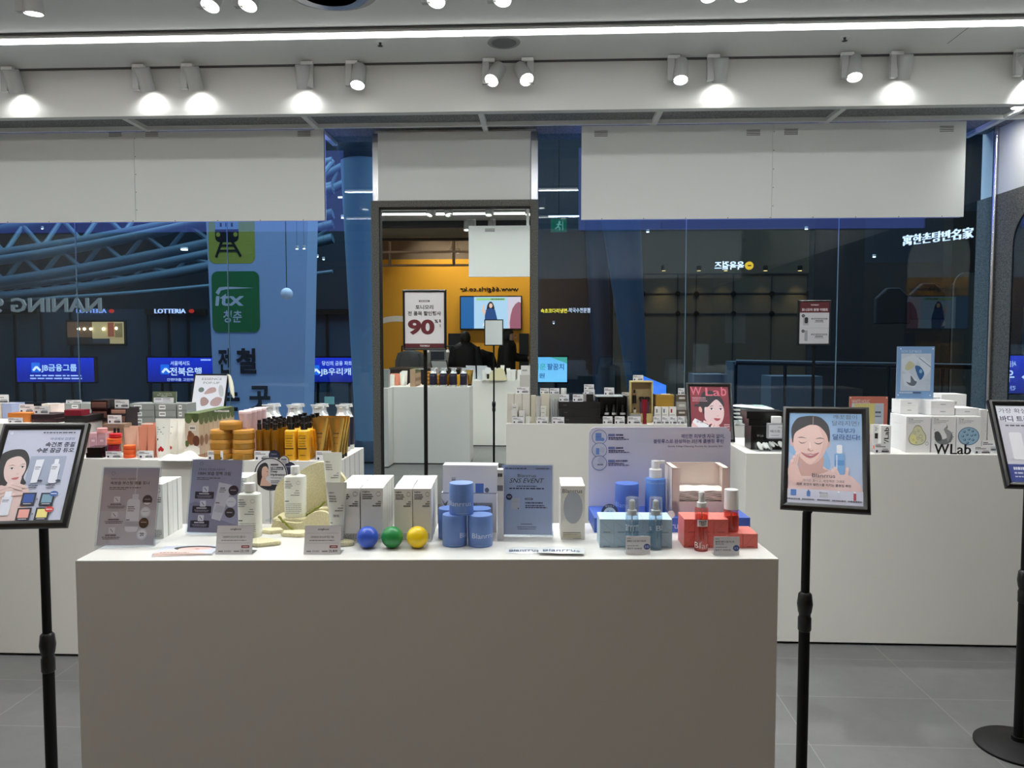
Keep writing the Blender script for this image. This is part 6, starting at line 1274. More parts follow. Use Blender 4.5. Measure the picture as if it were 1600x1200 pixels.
x0, x1, _, h_ = solve(981, 1022, 660, 643.5, T, YC+.03); item('display_tray', 'pale grey tray before the gold-edged box', 'tray', 984, 1001, 0, 0, .06, (160, 162, 160), z=T, Y=YC+.03, h=.06)
_, zg_, _ = item('gold_box', 'shiny gold box above the three small white cartons', 'gift box', 1024.5, 1053, 0, 617, .07, (210, 164, 70), Y=YC+.10, mat=pm('brushed_gold', (214, 172, 82), .32, .9))
item('makeup_box', 'dark frame box left of the shiny gold box', 'box', 1019.5, 1023.8, 0, 616, .05, (70, 58, 40), Y=YC+.17)
o, _, _ = item('blank_card', 'thin cream card lying on the shiny gold box', 'card', 1033, 1047, 0, 0, .03, (222, 214, 190), z=zg_+.0004, Y=YC+.12, h=.004)
for i, (a, b_, k) in enumerate(((1023, 1033, (110, 110, 114)), (1034.3, 1044.4, (90, 106, 140)), (1045.6, 1056.6, (170, 40, 44)))):
    item('ampoule_carton', 'small white carton with %s mark, below the gold box' % ('grey', 'blue', 'red')[i], 'box', a, b_, 0, 636, .04, (222, 220, 214), z=T, Y=YC+.03, draw=lambda c, k=k: (c.rect(.2, .12, .42, .34, k), c.dash(.1, .45, .8, .5, (150, 150, 150), 3), c.dash(.1, .56, .7, .6, (150, 150, 150), 4)), group='small white marked cartons')
for a, b_, nm in ((980.5, 1001, 'before the pale grey tray'), (1020.5, 1033, 'before the carton with grey mark'), (1034, 1045.5, 'before the carton with blue mark'), (1046.5, 1057.5, 'before the carton with red mark'), (1059, 1069.5, 'beside the red cover poster frame')): ptag(a, b_, 660.5, 650.5, 'price tag '+nm, Y=YC-.022)
z = T
for i in range(4): _, z, _ = item('makeup_box', 'grey and brown box in the stack left of the red poster, %s' % ('bottom', 'second', 'third', 'top')[i], 'box', 1057.5, 1073, 0, 0, .06, ((150, 148, 144), (88, 76, 66))[i % 2], z=z, Y=YC+.02+.03, h=(.05, .04, .055, .045)[i], draw=lambda c: c.dash(.2, .3, .8, .6, (206, 204, 198), 3)); z += .0006
ptag(1059.5, 1069.5, 616, 606.5, 'price tag on the grey and brown stack', z=z, Y=YC+.07)
# foil pouches on the right end of the back plinth
FOIL = pm('crinkled_foil', (196, 202, 202), .22, .55, bump=.9, bscale=60)
def pouchlie(lb, px0, px1, pyb, z, Y, dep, h_, rz, name='mask_pouch', grp='mask sheet pouches', col=(214, 220, 216)):
    x0, x1 = at(px0, pyb, Y).x, at(px1, pyb, Y).x; w_ = x1-x0; NX, NY = 10, 6; m = MB()
    g_ = lambda u, v: .001+h_*max(0, (1-(2*u-1)**4)*(1-(2*v-1)**4))*(.8+.2*sin(7*u+4*v))
    P = [[(w_*(u/NX-.5), dep*v/NY, g_(u/NX, v/NY)) for u in range(NX+1)] for v in range(NY+1)]
    for v in range(NY):
        for u in range(NX): m.face([P[v][u], P[v][u+1], P[v+1][u+1], P[v+1][u]], cm(col, .25))
    m.face([(-w_/2, 0, 0), (-w_/2, dep, 0), (w_/2, dep, 0), (w_/2, 0, 0)], cm(col, .25))
    def q(u0, u1, v0, v1, k): m.face([(w_*(u-.5), dep*v, g_(u, v)+.0012) for u, v in ((u0, v0), (u1, v0), (u1, v1), (u0, v1))], INK, lin(k))
    for i in range(4): q(.15+.02*i, .45, .25+.1*i, .29+.1*i, (90, 110, 116))
    q(.52, .75, .3, .7, (130, 190, 180)); o = m.build(name); tag(o, lb, 'pouch', grp); o.location = ((x0+x1)/2, Y, z); o.rotation_euler = (0, .09, rz); return z+h_+.001
z = T
for i in range(5): z = pouchlie('silver mask pouch in the pile right of the red poster, %s' % ('bottom', 'second', 'third', 'fourth', 'topmost')[i], 1149-i*.5, 1215+i*.3, 660-i*4, z, YC+.03+.01*i, .12, .024, .05*(i-2))
t_ = pouchlie('clear crinkled bag lying before the mask pouches', 1147, 1166, 660, T, YC-.035, .055, .035, .1, 'crinkled_bag', None, (150, 154, 152))
# ================================================================ RIGHT PLINTH
YD = YR0+.03
BX = (18, 18, 19)
_, zq, _ = item('black_gift_box', 'tall black box marked W Lab at the left end of the right plinth', 'box', 1173, 1232, 698, 665.5, .12, BX, Y=YD+.10, draw=lambda c: (c.text('W Lab', .16, .36, .33, .46, (150, 150, 152)), c.line(0, .02, 1, .02, .01, (70, 70, 72))), rough=.3)
_, zq2, _ = item('black_gift_box', 'flat black box in the middle of the black pile', 'box', 1170, 1229, 0, 654.5, .13, BX, z=zq+.0006, Y=YD+.105, rough=.3)
item('black_gift_box', 'flat black box on top of the black pile', 'box', 1166.5, 1226, 0, 643, .13, (22, 22, 23), z=zq2+.0006, Y=YD+.11, rough=.3)
x0, x1, _, h_ = solve(1182, 1226, 706.5, 687.5, T, YD+.02); t = thing('cotton_pad_box', 'clear acrylic box of white cotton pads', 'acrylic box', ((x0+x1)/2, YD+.02, T)); w_ = x1-x0; e = .003
m = MB(); m.box(-w_/2, w_/2, 0, e, 0, h_, ACRY); m.box(-w_/2, w_/2, .085, .085+e, 0, h_, ACRY); m.box(-w_/2, -w_/2+e, e, .085, 0, h_, ACRY); m.box(w_/2-e, w_/2, e, .085, 0, h_, ACRY); m.box(-.001, .001, e, .085, 0, h_, ACRY); m.box(-w_/2, w_/2, 0, .088, h_, h_+.003, ACRY); m.build('clear_box', t, flat=True)
m = MB(); vs, fs, _ = glyphs('화장솜', .02); m.raw([(-w_*.25+.035*u, -.0006, .005+.010*v) for u, v in vs], fs, INK, lin((40, 40, 40))); m.build('lettering', t)
for i in range(9):
    m = MB(); ang = random.uniform(0, 3); cx_ = -w_*.30+(i % 3)*.022+(.055 if i > 5 else 0); m.lathe([(.017, -.003), (.0185, 0), (.017, .003)], pm('cotton', (232, 230, 222), .95), 16, (cx_, .028+.018*(i % 2), .021+.007*(i//3)), R=Matrix.Rotation(.9*sin(ang), 3, 'X') @ Matrix.Rotation(.6, 3, 'Y')); tag(m.build('cotton_pad'), 'white cotton pad in the clear acrylic box, %s one in the pile' % ('first', 'second', 'third', 'fourth', 'fifth', 'sixth', 'seventh', 'eighth', 'ninth')[i], 'cotton pad', 'cotton pads in the clear box').location = t.location
x0, x1, _, h_ = solve(1196, 1222, 0, 661.5, T+.0, YD+.125-.04); zb3 = T; 
t = thing('tester_bottle', 'clear square bottle with white label reading tester zone', 'bottle', (at(1210, 680, YD+.072+.02).x+.0, YD+.066, T+h_*0+.0)); t.location.z = T+ (at(1200, 687.5, YD+.02).z-T)+.0035
hb3 = at(1209, 661.5, YD+.06).z-t.location.z; rb = 13.5*YD/F; m = MB().box(-rb, rb, -.018, .018, 0, hb3, clear('clear_bottle', (232, 236, 240), .12, .03, .45, (220, 222, 226))); c = front(m, -rb, rb, -.018, 0, hb3, (0, 0, 100, 100)); c.rect(3, 8, 97, 92, (206, 208, 214)); c.text('W Lab', 55, 20, 85, 30, (60, 60, 66)); c.text('테스트 존', 12, 42, 94, 60, (50, 50, 56), .01); c.dash(16, 76, 60, 80, (120, 120, 126), 3); m.build('bottle_body', t, bevel=.002)
MB().box(-.0235, .0235, -.014, .014, hb3+.0004, at(1209, 650.5, YD+.06).z-t.location.z, WPL).build('cap', t, bevel=.003)
# coral poster stand
Yp = YD+.10; x0, x1, _, h_ = solve(1325, 1385, 704, 619.5, T, Yp); w_ = x1-x0; t = thing('acrylic_poster', 'coral WHITE HOLIC poster in clear acrylic behind the woman poster stand', 'poster', ((x0+x1)/2, Yp, T))
m = MB().box(-w_/2, w_/2, -.0006, .0006, .004, h_, PAPER); c = front(m, -w_/2, w_/2, -.0008, .004, h_, (0, 0, 60, 86)); c.rect(0, 0, 60, 86, (206, 118, 98)); c.text('WHITE HOLIC', 4, 5, 32, 11, (232, 208, 200), .02); c.rect(4, 11, 54, 62, (206, 206, 210)); c.poly([(8, 12), (40, 11), (44, 40), (30, 60), (8, 50)], (222, 204, 130)); c.rr(40, 14, 52, 60, 2, (196, 200, 206)); c.dash(41, 24, 50, 27, (90, 100, 120), 2); c.dash(41, 31, 50, 33, (90, 100, 120), 3); c.rr(34, 50, 46, 80, 1, (218, 218, 222)); c.text('W Lab', 24, 34, 30, 60, (36, 36, 44), .02, rot=True); c.text('65%', 26, 40, 32, 62, (36, 36, 60), .02, rot=True)
for u, v in ((2, 2), (58, 2)): c.ell(u, v, 1, 1, (240, 230, 226))
m.build('poster', t, flat=True); m = MB(); m.box(-w_/2, w_/2, -.005, -.002, 0, h_+.003, ACRY); m.box(-w_/2, w_/2, .002, .005, 0, h_+.003, ACRY); m.box(-w_/2, w_/2, -.005, .06, 0, .002, ACRY); m.build('acrylic_holder', t, flat=True)
def d_vw(c): c.text('W/Lab', .30, .06, .78, .94, (26, 26, 28), .02, rot=True)
item('serum_carton', 'slim white carton with sideways black W Lab lettering', 'box', 1376, 1391.5, 706, 665, .05, (226, 226, 224), Y=YD+.0, draw=d_vw)
item('serum_carton', 'slim white carton with black square next to the coral poster', 'box', 1364, 1375, 706, 664, .04, (214, 214, 214), Y=YD+.035, draw=lambda c: (c.rect(.2, .3, .8, .5, (30, 30, 32)), c.rect(0, .75, 1, .88, (226, 120, 90)), c.text('2+', .2, .08, .8, .2, (40, 40, 44))))
ptag(1366, 1390, 706.3, 692.5, 'price tag right of the woman poster stand', Y=YD-.018)
# mask cartons
def d_m(k):
    def f(c):
        c.text('W Lab', .08, .05, .28, .085, (60, 60, 64), .02); c.dash(.08, .11, .7, .125, (140, 140, 144), 2); c.dash(.08, .15, .6, .165, (150, 150, 154), 3); c.dash(.08, .19, .35, .2, (150, 150, 154), 4)
        if k == 0:
            P = [(.42, .24), (.58, .26), (.68, .38), (.80, .50), (.82, .64), (.70, .76), (.45, .80), (.20, .76), (.10, .64), (.14, .52), (.26, .40), (.32, .30)]; c.poly(P, (126, 130, 112), 4); c.poly([(.46+(x-.46)*.93, .54+(y-.54)*.93) for x, y in P], (206, 204, 170), 4); c.poly([(.15, .6), (.3, .5), (.45, .62), (.4, .76), (.24, .74)], (222, 214, 150), 4)
            for u, v, q in ((.35, .45, .05), (.5, .4, .04), (.6, .55, .07), (.48, .6, .05), (.3, .65, .04), (.66, .66, .04), (.42, .72, .03)): c.ring(u, v, q, q*.8, .01, (120, 124, 108), 16)
            c.ring(.86, .75, .07, .05, .012, (150, 152, 140))
        if k == 1:
            c.ell(.5, .56, .38, .22, (120, 122, 124)); c.ell(.46, .48, .25, .15, (222, 222, 220)); c.poly([(.12, .45), (.3, .42), (.44, .6), (.36, .68), (.2, .66)], (84, 86, 88), 4); c.poly([(.5, .36), (.62, .28), (.66, .38), (.8, .42), (.76, .6), (.66, .7), (.62, .52)], (150, 152, 154), 4); c.poly([(.6, .3), (.63, .2), (.66, .32)], (110, 112, 114)); 
            for u, v in ((.12, .36), (.86, .44), (.9, .56), (.16, .72), (.8, .7)): c.ell(u, v, .02, .013, (110, 112, 114), 10)
        if k == 2:
            c.ell(.5, .54, .44, .25, (64, 96, 130), 36); c.ell(.5, .54, .41, .232, (150, 184, 206), 36)
            for u, v in ((.32, .42), (.5, .36), (.66, .40), (.26, .54), (.44, .50), (.62, .52), (.76, .50), (.34, .64), (.52, .62), (.68, .64), (.46, .72)): c.ell(u, v, .055, .03, (56, 88, 128), 12); c.ell(u-.01, v-.008, .025, .014, (180, 206, 222), 10)
    return f
for i, (a, b_) in enumerate(((1415, 1453), (1454.6, 1492.5), (1493.6, 1531.5))):
    _, zm, _ = item('mask_carton', 'upright white mask carton printed with a %s' % ('yellow-green oil blob', 'silver liquid splash', 'blue petri dish of droplets')[i], 'box', a, b_, 706.5, 651, .05, (224, 224, 224), Y=YD+.035, draw=d_m(i))
def d_side(c): c.dash(.4, .4, .62, .55, (150, 150, 154), 3)
z = T
for l in range(4):
    for j, (a, b_) in enumerate(((1412, 1448), (1450, 1486), (1488, 1524))):
        item('mask_carton', 'white mask carton lying flat behind the upright ones, %s, %s' % (('bottom', 'second', 'third', 'fourth')[l]+' layer', ('left', 'middle', 'right')[j]), 'box', a, b_, 0, 0, .15, (222, 222, 222), z=z, Y=YD+.09, h=(zm-T)/4-.0006, group='flat white mask cartons', draw=d_side)
    z += (zm-T)/4
z = zm+.001
for l in range(2):
    hh = .036
    for j, (a, b_, oy) in enumerate(((1398.5-0, 1434, .12), (1454, 1491, .05), (1492.5, 1529, .055))):
        if j == 2 and l == 1: continue
        item('mask_carton', 'white mask carton on the upper pile, %s, %s' % (('lower', 'upper')[l], ('left', 'middle', 'right')[j]), 'box', a+(8 if j == 0 else 0), b_, 0, 0, .14 if j else .10, (222, 222, 222), z=z, Y=YD+oy+.04, h=hh-.0006, draw=d_side)
    z += hh
zu = z
item('mask_carton', 'white mask carton at the rear of the upper pile, right', 'box', 1470, 1509, 0, 0, .12, (220, 220, 220), z=zm+.001, Y=YD+.25-.0, h=.095, draw=d_side)
item('mask_carton', 'white mask carton at the rear of the upper pile, left', 'box', 1434, 1468, 0, 0, .12, (220, 220, 220), z=zm+.001, Y=YD+.25, h=.08, draw=d_side)
for i, (a, b_) in enumerate(((1530, 1540.5), (1542, 1553), (1554.5, 1566))): item('mask_carton', 'upright white speckled carton right of the mask cartons, %s' % ('left', 'middle', 'right')[i], 'box', a, b_, 706, 640+i*2, .12, (216, 216, 214), Y=YD+.12, draw=lambda c: [c.ell(random.random()*.8+.1, random.random()*.9+.05, .04, .008, (170, 172, 176), 8) for _ in range(14)])
m = MB(); vs, fs, _ = glyphs('Lab', .0); v2, f2, _ = glyphs('W', .0); x0, x1, _, h_ = solve(1459, 1516, 708.5, 693.5, T, YD-.012); w_ = x1-x0
for (V, Fc, u0, u1) in ((v2, f2, 0, .40), (vs, fs, .44, 1)):
    P = [(w_*(u0+(u1-u0)*u-.5), h_*v) for u, v in V]; n = len(P); m.raw([(x, 0, z_) for x, z_ in P]+[(x, .006, z_) for x, z_ in P], list(Fc)+[tuple(i+n for i in f[::-1]) for f in Fc], BLK)
    ed = {}
    for f in Fc:
        for i in range(len(f)): e_ = (f[i], f[(i+1) % len(f)]); ed[e_] = 1
    m.raw([(x, 0, z_) for x, z_ in P]+[(x, .006, z_) for x, z_ in P], [(b2, a2, a2+n, b2+n) for a2, b2 in ed if (b2, a2) not in ed], BLK)
m.box(-w_*.38, w_*.5, .006, .0065, 0, h_*.12, ACRY)
o = m.build('standing_letters', flat=True); tag(o, 'black standing letters W Lab before the mask cartons', 'letters'); o.location = ((x0+x1)/2, YD-.02, T)
ptag(1521.5, 1547, 709.5, 697, 'price tag right of the standing W Lab letters', Y=YD-.012); ptag(1534, 1557, 699, 688, 'price tag behind the one beside the W Lab letters', z=T, Y=YD+.06); ptag(1556, 1578, 704, 692, 'price tag half hidden by the right poster stand', Y=YD+.02)
# blue acrylic poster on the pile
Yq = YD+.21; x0, x1, _, h_ = solve(1399.5, 1458, 622, 541.5, zu, Yq); w_ = x1-x0; h_ = at(1428, 541.5, Yq).z-zu
t = thing('acrylic_poster', 'pale blue BOTANIC MASK poster in acrylic on top of the mask cartons', 'poster', ((x0+x1)/2, Yq, zu+.0)); t['label'] = 'pale blue sheet mask poster in clear acrylic standing above the mask cartons'
m = MB().box(-w_/2, w_/2, -.0006, .0006, .003, h_, PAPER); c = front(m, -w_/2, w_/2, -.0008, .003, h_, (175, 70, 555, 575)); c.rect(175, 70, 555, 575, (134, 168, 208)); c.text('NON SLIP MASK', 218, 102, 428, 132, (190, 206, 226), .02); c.rect(218, 138, 522, 500, (208, 214, 222))
c.poly([(225, 190), (350, 140), (400, 200), (290, 330), (230, 300)], (222, 226, 232)); c.poly([(260, 280), (300, 210), (360, 250), (300, 300)], (206, 200, 160), 3); c.poly([(380, 180), (440, 170), (520, 240), (520, 300), (470, 360)], (224, 228, 234)); c.line(400, 180, 520, 268, 8, (120, 140, 170)); c.poly([(360, 265), (410, 262), (450, 310), (452, 350), (412, 392)], (66, 110, 160), 3); c.ell(420, 310, 16, 20, (150, 186, 214))
c.poly([(230, 340), (300, 320), (390, 400), (360, 470), (260, 450)], (224, 228, 234)); c.poly([(276, 410), (320, 420), (320, 350), (360, 400), (384, 410), (360, 450), (310, 445)], (110, 116, 124), 3); c.text('W/Lab', 470, 380, 510, 490, (190, 198, 210), 0, rot=True); c.dash(208, 510, 344, 524, (220, 228, 240), 4); c.dash(346, 512, 430, 524, (60, 70, 100), 5)
for u, v in ((212, 92), (538, 92), (196, 540), (522, 544)): c.ell(u, v, 7, 7, (240, 244, 250))
m.build('poster', t, flat=True); m = MB(); m.box(-w_/2, w_/2, -.005, -.002, 0, h_+.003, ACRY); m.box(-w_/2, w_/2, .002, .005, 0, h_+.003, ACRY); m.box(-w_/2-.008, w_/2+.008, -.012, .03, 0, .0028, ACRY); m.build('acrylic_holder', t, flat=True)
# ================================================================ THE CONCOURSE BEYOND THE GLASS
HY = 26.
hallm = speckle('dark_concourse_floor', (46, 52, 58), (58, 64, 70), 6, .35, .05)
struct('floor', MB().box(-22, 22, YG+.03, HY, -.12, -.02, hallm), flat=True)
struct('wall_back', MB().box(-22, 22, HY, HY+.3, -.1, 15, DARKN), flat=True)
struct('wall_side', MB().box(-22.3, -22, YG, HY, -.1, 15, DARKN), flat=True)
struct('wall_side', MB().box(22, 22.3, YG, HY, -.1, 15, DARKN), flat=True)
struct('ceiling', MB().box(-22, 22, YG-.3, HY, 15, 15.3, DARKG), flat=True)
struct('wall_front', MB().box(-22, 22, YG+.25, YG+.4, ZS+.4, 15, DARKG), flat=True)
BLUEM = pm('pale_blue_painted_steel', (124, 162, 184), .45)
def hallbox(name, label, cat, px0, py0, px1, py1, Y, dep, mat, parent=None, group=None):
    a, b_ = at(px0, py0, Y), at(px1, py1, Y); xm = (a.x+b_.x)/2; w_ = abs(b_.x-a.x); z0, z1 = min(a.z, b_.z), max(a.z, b_.z)
    o = MB().box(-w_/2, w_/2, 0, dep, 0, z1+.02, mat).build(name, parent, flat=True)
    if parent is None: o.location = (xm, Y, -.02); tag(o, label, cat, group)
    return o
# back facade: dark shopfronts with mullions and fascia bands
t = thing('concourse_facade', 'dark shopfront facade across the concourse at left, behind the screens', 'building front', (0, 19, 0))
MB().box(-21, -4.0, 0, .2, -.02, at(200, 483, 19).z, pm('navy_shopfront', (54, 80, 100), .35)).build('facade_wall', t, flat=True)
for a, b_ in ((228, 324), (420, 580), (0, 60)): p, q = at(a, 483, 18.95), at(b_, 491, 18.95); MB().box(p.x, q.x, -.12, -.001, q.z, p.z, pm('near_black_band', (12, 14, 17), .5)).build('fascia_band', t, flat=True)
for px in (20, 62, 108, 230, 262, 292, 430, 487, 510): x = at(px, 500, 18.9).x; MB().box(x-.03, x+.03, -.06, -.001, 0, 2.3, pm('dark_mullion', (20, 28, 38), .4)).build('mullion', t, flat=True)
p, q = at(60, 565, 18.8), at(148, 560, 18.8)
t = thing('restaurant_window', 'warm lit restaurant window with bulbs and a poster across the concourse', 'window', (at(148, 520, 18.88).x, 18.88, 0))
X0 = t.location.x; p, q = at(103.5, 503, 18.88), at(192, 537, 18.88); WM = pm('warm_lit_wall', (196, 170, 120), .6, emis=.55); WD = pm('warm_dark_wall', (96, 72, 54), .6, emis=.7)
MB().box(p.x-X0-.05, q.x-X0+.05, .06, .12, q.z-.05, p.z+.05, DARKG).build('frame', t, flat=True)
e0 = at(143, 520, 18.88).x-X0; MB().box(p.x-X0, e0, .03, .059, q.z, p.z, WD).build('dark_room_side', t, flat=True); MB().box(e0, q.x-X0, .03, .059, q.z, p.z, WM).build('lit_room_side', t, flat=True)
for px, py in ((122, 514), (131, 514), (141, 514), (161, 514), (181, 513)): b_ = at(px, py, 18.86); MB().sphere((b_.x-X0, 0, b_.z), .035, pm('warm_bulb', (255, 236, 190), .4, emis=5), 8).build('bulb', t)
for a, b_, c_, d_, k in ((167, 504, 177, 526, (176, 96, 70)), (178, 505, 190, 527, (150, 128, 84)), (104, 527, 143, 537, (40, 34, 34)), (143, 529, 170, 537, (60, 62, 70))):
    u, v = at(a, b_, 18.85), at(c_, d_, 18.85); MB().box(u.x-X0, v.x-X0, 0, .02, v.z, u.z, pm('lit_poster_%d' % a, k, .6, emis=.4)).build('inside_panel', t, flat=True)
def lettersign(name, label, txt, px0, py0, px1, py1, Y, col, em, bold=.01, dep=.04, cat='sign', mirror=False, slope=0., depthslope=0.):
    a, b_ = at(px0, py1, Y), at(px1, py0, Y); w_, h_ = b_.x-a.x, b_.z-a.z; vs, fs, _ = glyphs(txt, bold)
    f_ = (lambda u: 1-u) if mirror else (lambda u: u)
    P = [(w_*f_(u), h_*v+slope*w_*f_(u), depthslope*f_(u)) for u, v in vs]; n = len(P); mb = MB(); m = pm('sign_%s_%d' % (name, px0), col, .4, emis=em)
    mb.raw([(x, y, z) for x, z, y in P]+[(x, y+dep, z) for x, z, y in P], list(fs)+[tuple(i+n for i in f[::-1]) for f in fs], m)
    ed = {(f[i], f[(i+1) % len(f)]) for f in fs for i in range(len(f))}
    mb.raw([(x, y, z) for x, z, y in P]+[(x, y+dep, z) for x, z, y in P], [(b2, a2, a2+n, b2+n) for a2, b2 in ed if (b2, a2) not in ed], m)
    o = mb.build(name, flat=True); tag(o, label, cat); o.location = (a.x, Y, a.z); return o
lettersign('sign_letters', 'lit LOTTERIA letters at left above the warm window, reflected copy of the sign', 'LOTTERIA', 119, 482.5, 165, 489, 18.84, (150, 176, 236), .6, -.004)  # one of the two LOTTERIA signs is a pane reflection built as letters
lettersign('sign_letters', 'lit LOTTERIA sign letters left of the white banner', 'LOTTERIA', 241, 482.5, 289, 489.5, 18.84, (190, 206, 250), .9, -.004)
for px, e, lb in ((174, .5, 'small red burger logo right of the left, reflected LOTTERIA sign'), (299, .9, 'small red burger logo right of the LOTTERIA sign by the banner')):
    b_ = at(px, 486, 18.86); m = MB(); m.prism([(.07*cos(2*pi*k/16), .05*sin(2*pi*k/16)) for k in range(16)], pm('red_sign', (206, 52, 40), .4, emis=e)); o = m.build('logo_sign'); tag(o, lb, 'sign'); o.location = b_
# LED screens
def screen(label, px0, py0, px1, py1, Y, draw, fr, glow=SCREEN, rz=0.):
    a, b_ = at(px0, py0, Y), at(px1, py1, Y); t = thing('led_screen', label, 'screen', ((a.x+b_.x)/2, Y, b_.z), rz); w_, h_ = b_.x-a.x, a.z-b_.z
    MB().box(-w_/2-.03, w_/2+.03, .012, .12, -.03, h_+.03, BLKM).build('casing', t, flat=True); m = MB(); draw(front(m, -w_/2, w_/2, .01, 0, h_, fr, glow, eps=8e-4)); m.build('display', t, flat=True)
    m = MB(); m.cyl((-w_*.3, .07, -.03), (-w_*.3, .07, -b_.z), .03, BLKM, 8); 
    m.build('support_post', t); m2 = MB().cyl((w_*.3, .07, -.03), (w_*.3, .07, -b_.z), .03, BLKM, 8); m2.build('support_post', t); return t
BL, BD = (16, 44, 190), (10, 30, 130)
def arrow(c, x, y, s): c.rect(x-s*.3, y-s*.6, x+s*1.2, y+s*1.1, (30, 110, 220)); c.path([(x, y+s*.8), (x+s*.6, y+s*.1), (x+s*1.3, y+s*.8)], s*.38, (236, 244, 255))
def d_jb1(c): c.rect(25, 559, 147, 597, (20, 50, 196), BD); c.poly([(25, 585), (60, 597), (25, 597)], (16, 36, 150)); arrow(c, 51, 572, 9); c.text('JB금융그룹', 64, 569, 120, 582, (200, 232, 255), .015); c.dash(46, 586, 127, 588, (180, 200, 250), 3); c.dash(46, 590.5, 128, 592.5, (180, 200, 250), 5)
def d_jb2(c): c.rect(230, 559, 332, 597, (20, 50, 196), BD); c.text('서울에서도', 266, 564, 297, 571, (210, 226, 255), .01); arrow(c, 253, 575, 9); c.text('전북은행', 265, 574, 315, 587, (220, 236, 255), .015); c.dash(314, 561, 330, 563.5, (180, 200, 250), 3); c.text('간편대출 고민하지마세요', 260, 591, 326, 595.5, (200, 216, 250), .01)
def d_jb3(c): c.rect(478, 559, 562, 597, (20, 50, 196), BD); c.text('당신의 금융 파트너', 503, 564, 556, 571, (210, 226, 255), .01); arrow(c, 488, 576, 9); c.text('JB우리캐피탈', 500, 575, 574, 588, (220, 236, 255), .015)
screen('blue JB bank screen with arrow logo, leftmost across the concourse', 25, 559, 147, 597, 16, d_jb1, (25, 559, 147, 597))
screen('blue Jeonbuk bank screen touching the white banner', 230, 559, 332, 597, 16, d_jb2, (230, 559, 332, 597))
screen('blue JB capital screen between the banner and the blue column', 478, 559, 562, 597, 16, d_jb3, (478, 559, 562, 597))
def d_elb(c): c.rect(800, 558, 886, 597, (110, 190, 236), (130, 206, 244)); c.poly([(860, 558), (886, 558), (886, 568)], (70, 170, 150)); c.text('가벼운', 822, 568, 853, 578, (60, 170, 160), .02); c.text('팔꿈치', 855, 568, 881, 578, (20, 90, 150), .02); c.text('의원', 832, 583, 851, 591, (20, 90, 150), .02)
screen('pale cyan clinic screen just right of the mirror frame', 800, 558, 886, 597, 16, d_elb, (800, 558, 886, 597))
x_, z1_, z0_ = 2*XR-at(1600, 580, 18).x, at(1600, 555, 18).z, at(1600, 612, 18).z
def d_jb4(c): c.rect(0, 0, 100, 60, (20, 50, 196), BD); c.text('서울에서도', 40, 8, 70, 18, (220, 236, 255), .01); c.text('우리은행', 42, 22, 96, 42, (220, 236, 255), .02); arrow(c, 16, 26, 12); c.text('간편대출', 40, 48, 70, 55, (200, 216, 250), .01)
px_ = 855+(x_-.6)*F/18; screen('blue bank screen hidden behind the mirror column, seen in the side mirror', px_, 555, 855+(x_+1.2)*F/18, 612, 18, d_jb4, (0, 0, 100, 60))
# signage pillar (train and itx)
YB_ = 11.5
t = thing('banner_pillar', 'tall pale blue banner pillar with train and itx signs', 'banner', (at(400, 500, YB_).x, YB_, 0)); X0 = t.location.x
pl = [at(322, 345, YB_), at(481, 345, YB_), at(475, 640, YB_), at(335, 640, YB_)]
def ext(a, b_, z): f = (z-a.z)/(b_.z-a.z); return (a.x+(b_.x-a.x)*f-X0, z)
top, bot = 4.2, .0
L1, L0, R1, R0 = ext(pl[0], pl[3], top), ext(pl[0], pl[3], bot), ext(pl[1], pl[2], top), ext(pl[1], pl[2], bot)
MB().prism([L0, R0, R1, L1], pm('pale_banner_fabric', (168, 192, 226), .6), (0, 0, 0), (1, 0, 0), (0, 0, 1), (0, 1, 0), .5).build('banner_body', t, flat=True)
m = MB(); q0 = at(300, 300, YB_); q1 = at(500, 700, YB_); c = Canvas(m, (q0.x-X0, 0, q0.z), (1, 0, 0), (0, 0, -1), q1.x-q0.x, q0.z-q1.z, (300, 300, 500, 700), base=.002, eps=6e-4)
def skew(pts): return [(x, y) for x, y in pts]
c.poly(rrpts(325, 322, 400, 411, 10), (170, 176, 74)); c.poly(rrpts(336, 330, 374, 378, 8), (26, 30, 34)); c.rect(336, 346, 374, 358, (150, 180, 214)); c.rect(344, 348, 347, 354, (26, 30, 34)); c.rect(353, 348, 356, 354, (26, 30, 34)); c.rect(362, 348, 365, 354, (26, 30, 34)); c.ell(341, 366, 3.4, 3.6, (170, 176, 74)); c.ell(369, 366, 3.4, 3.6, (170, 176, 74))
c.line(347, 376, 337, 401, 4, (26, 30, 34)); c.line(363, 376, 377, 400, 4, (26, 30, 34)); c.line(345, 383, 368, 383, 3, (26, 30, 34)); c.line(342, 391, 373, 391, 3, (26, 30, 34))
c.poly(rrpts(329, 423, 406, 518, 10), (34, 120, 66)); c.text('ıtx', 334, 458, 380, 477, (206, 214, 226), .02, .12); c.poly([(335, 456), (341, 448), (352, 447), (398, 449), (352, 451), (344, 453), (340, 460)], (206, 214, 226)); c.text('청춘', 346, 484, 376, 503, (206, 214, 226), .015, .1)
c.text('전', 337, 543, 357, 583, (28, 34, 46), .035); c.text('철', 366, 543, 399, 583, (28, 34, 46), .035); c.text('는', 338, 602, 371, 642, (28, 34, 46), .035); c.text('곳', 387, 602, 421, 642, (28, 34, 46), .035)
m.build('banner_print', t, flat=True)
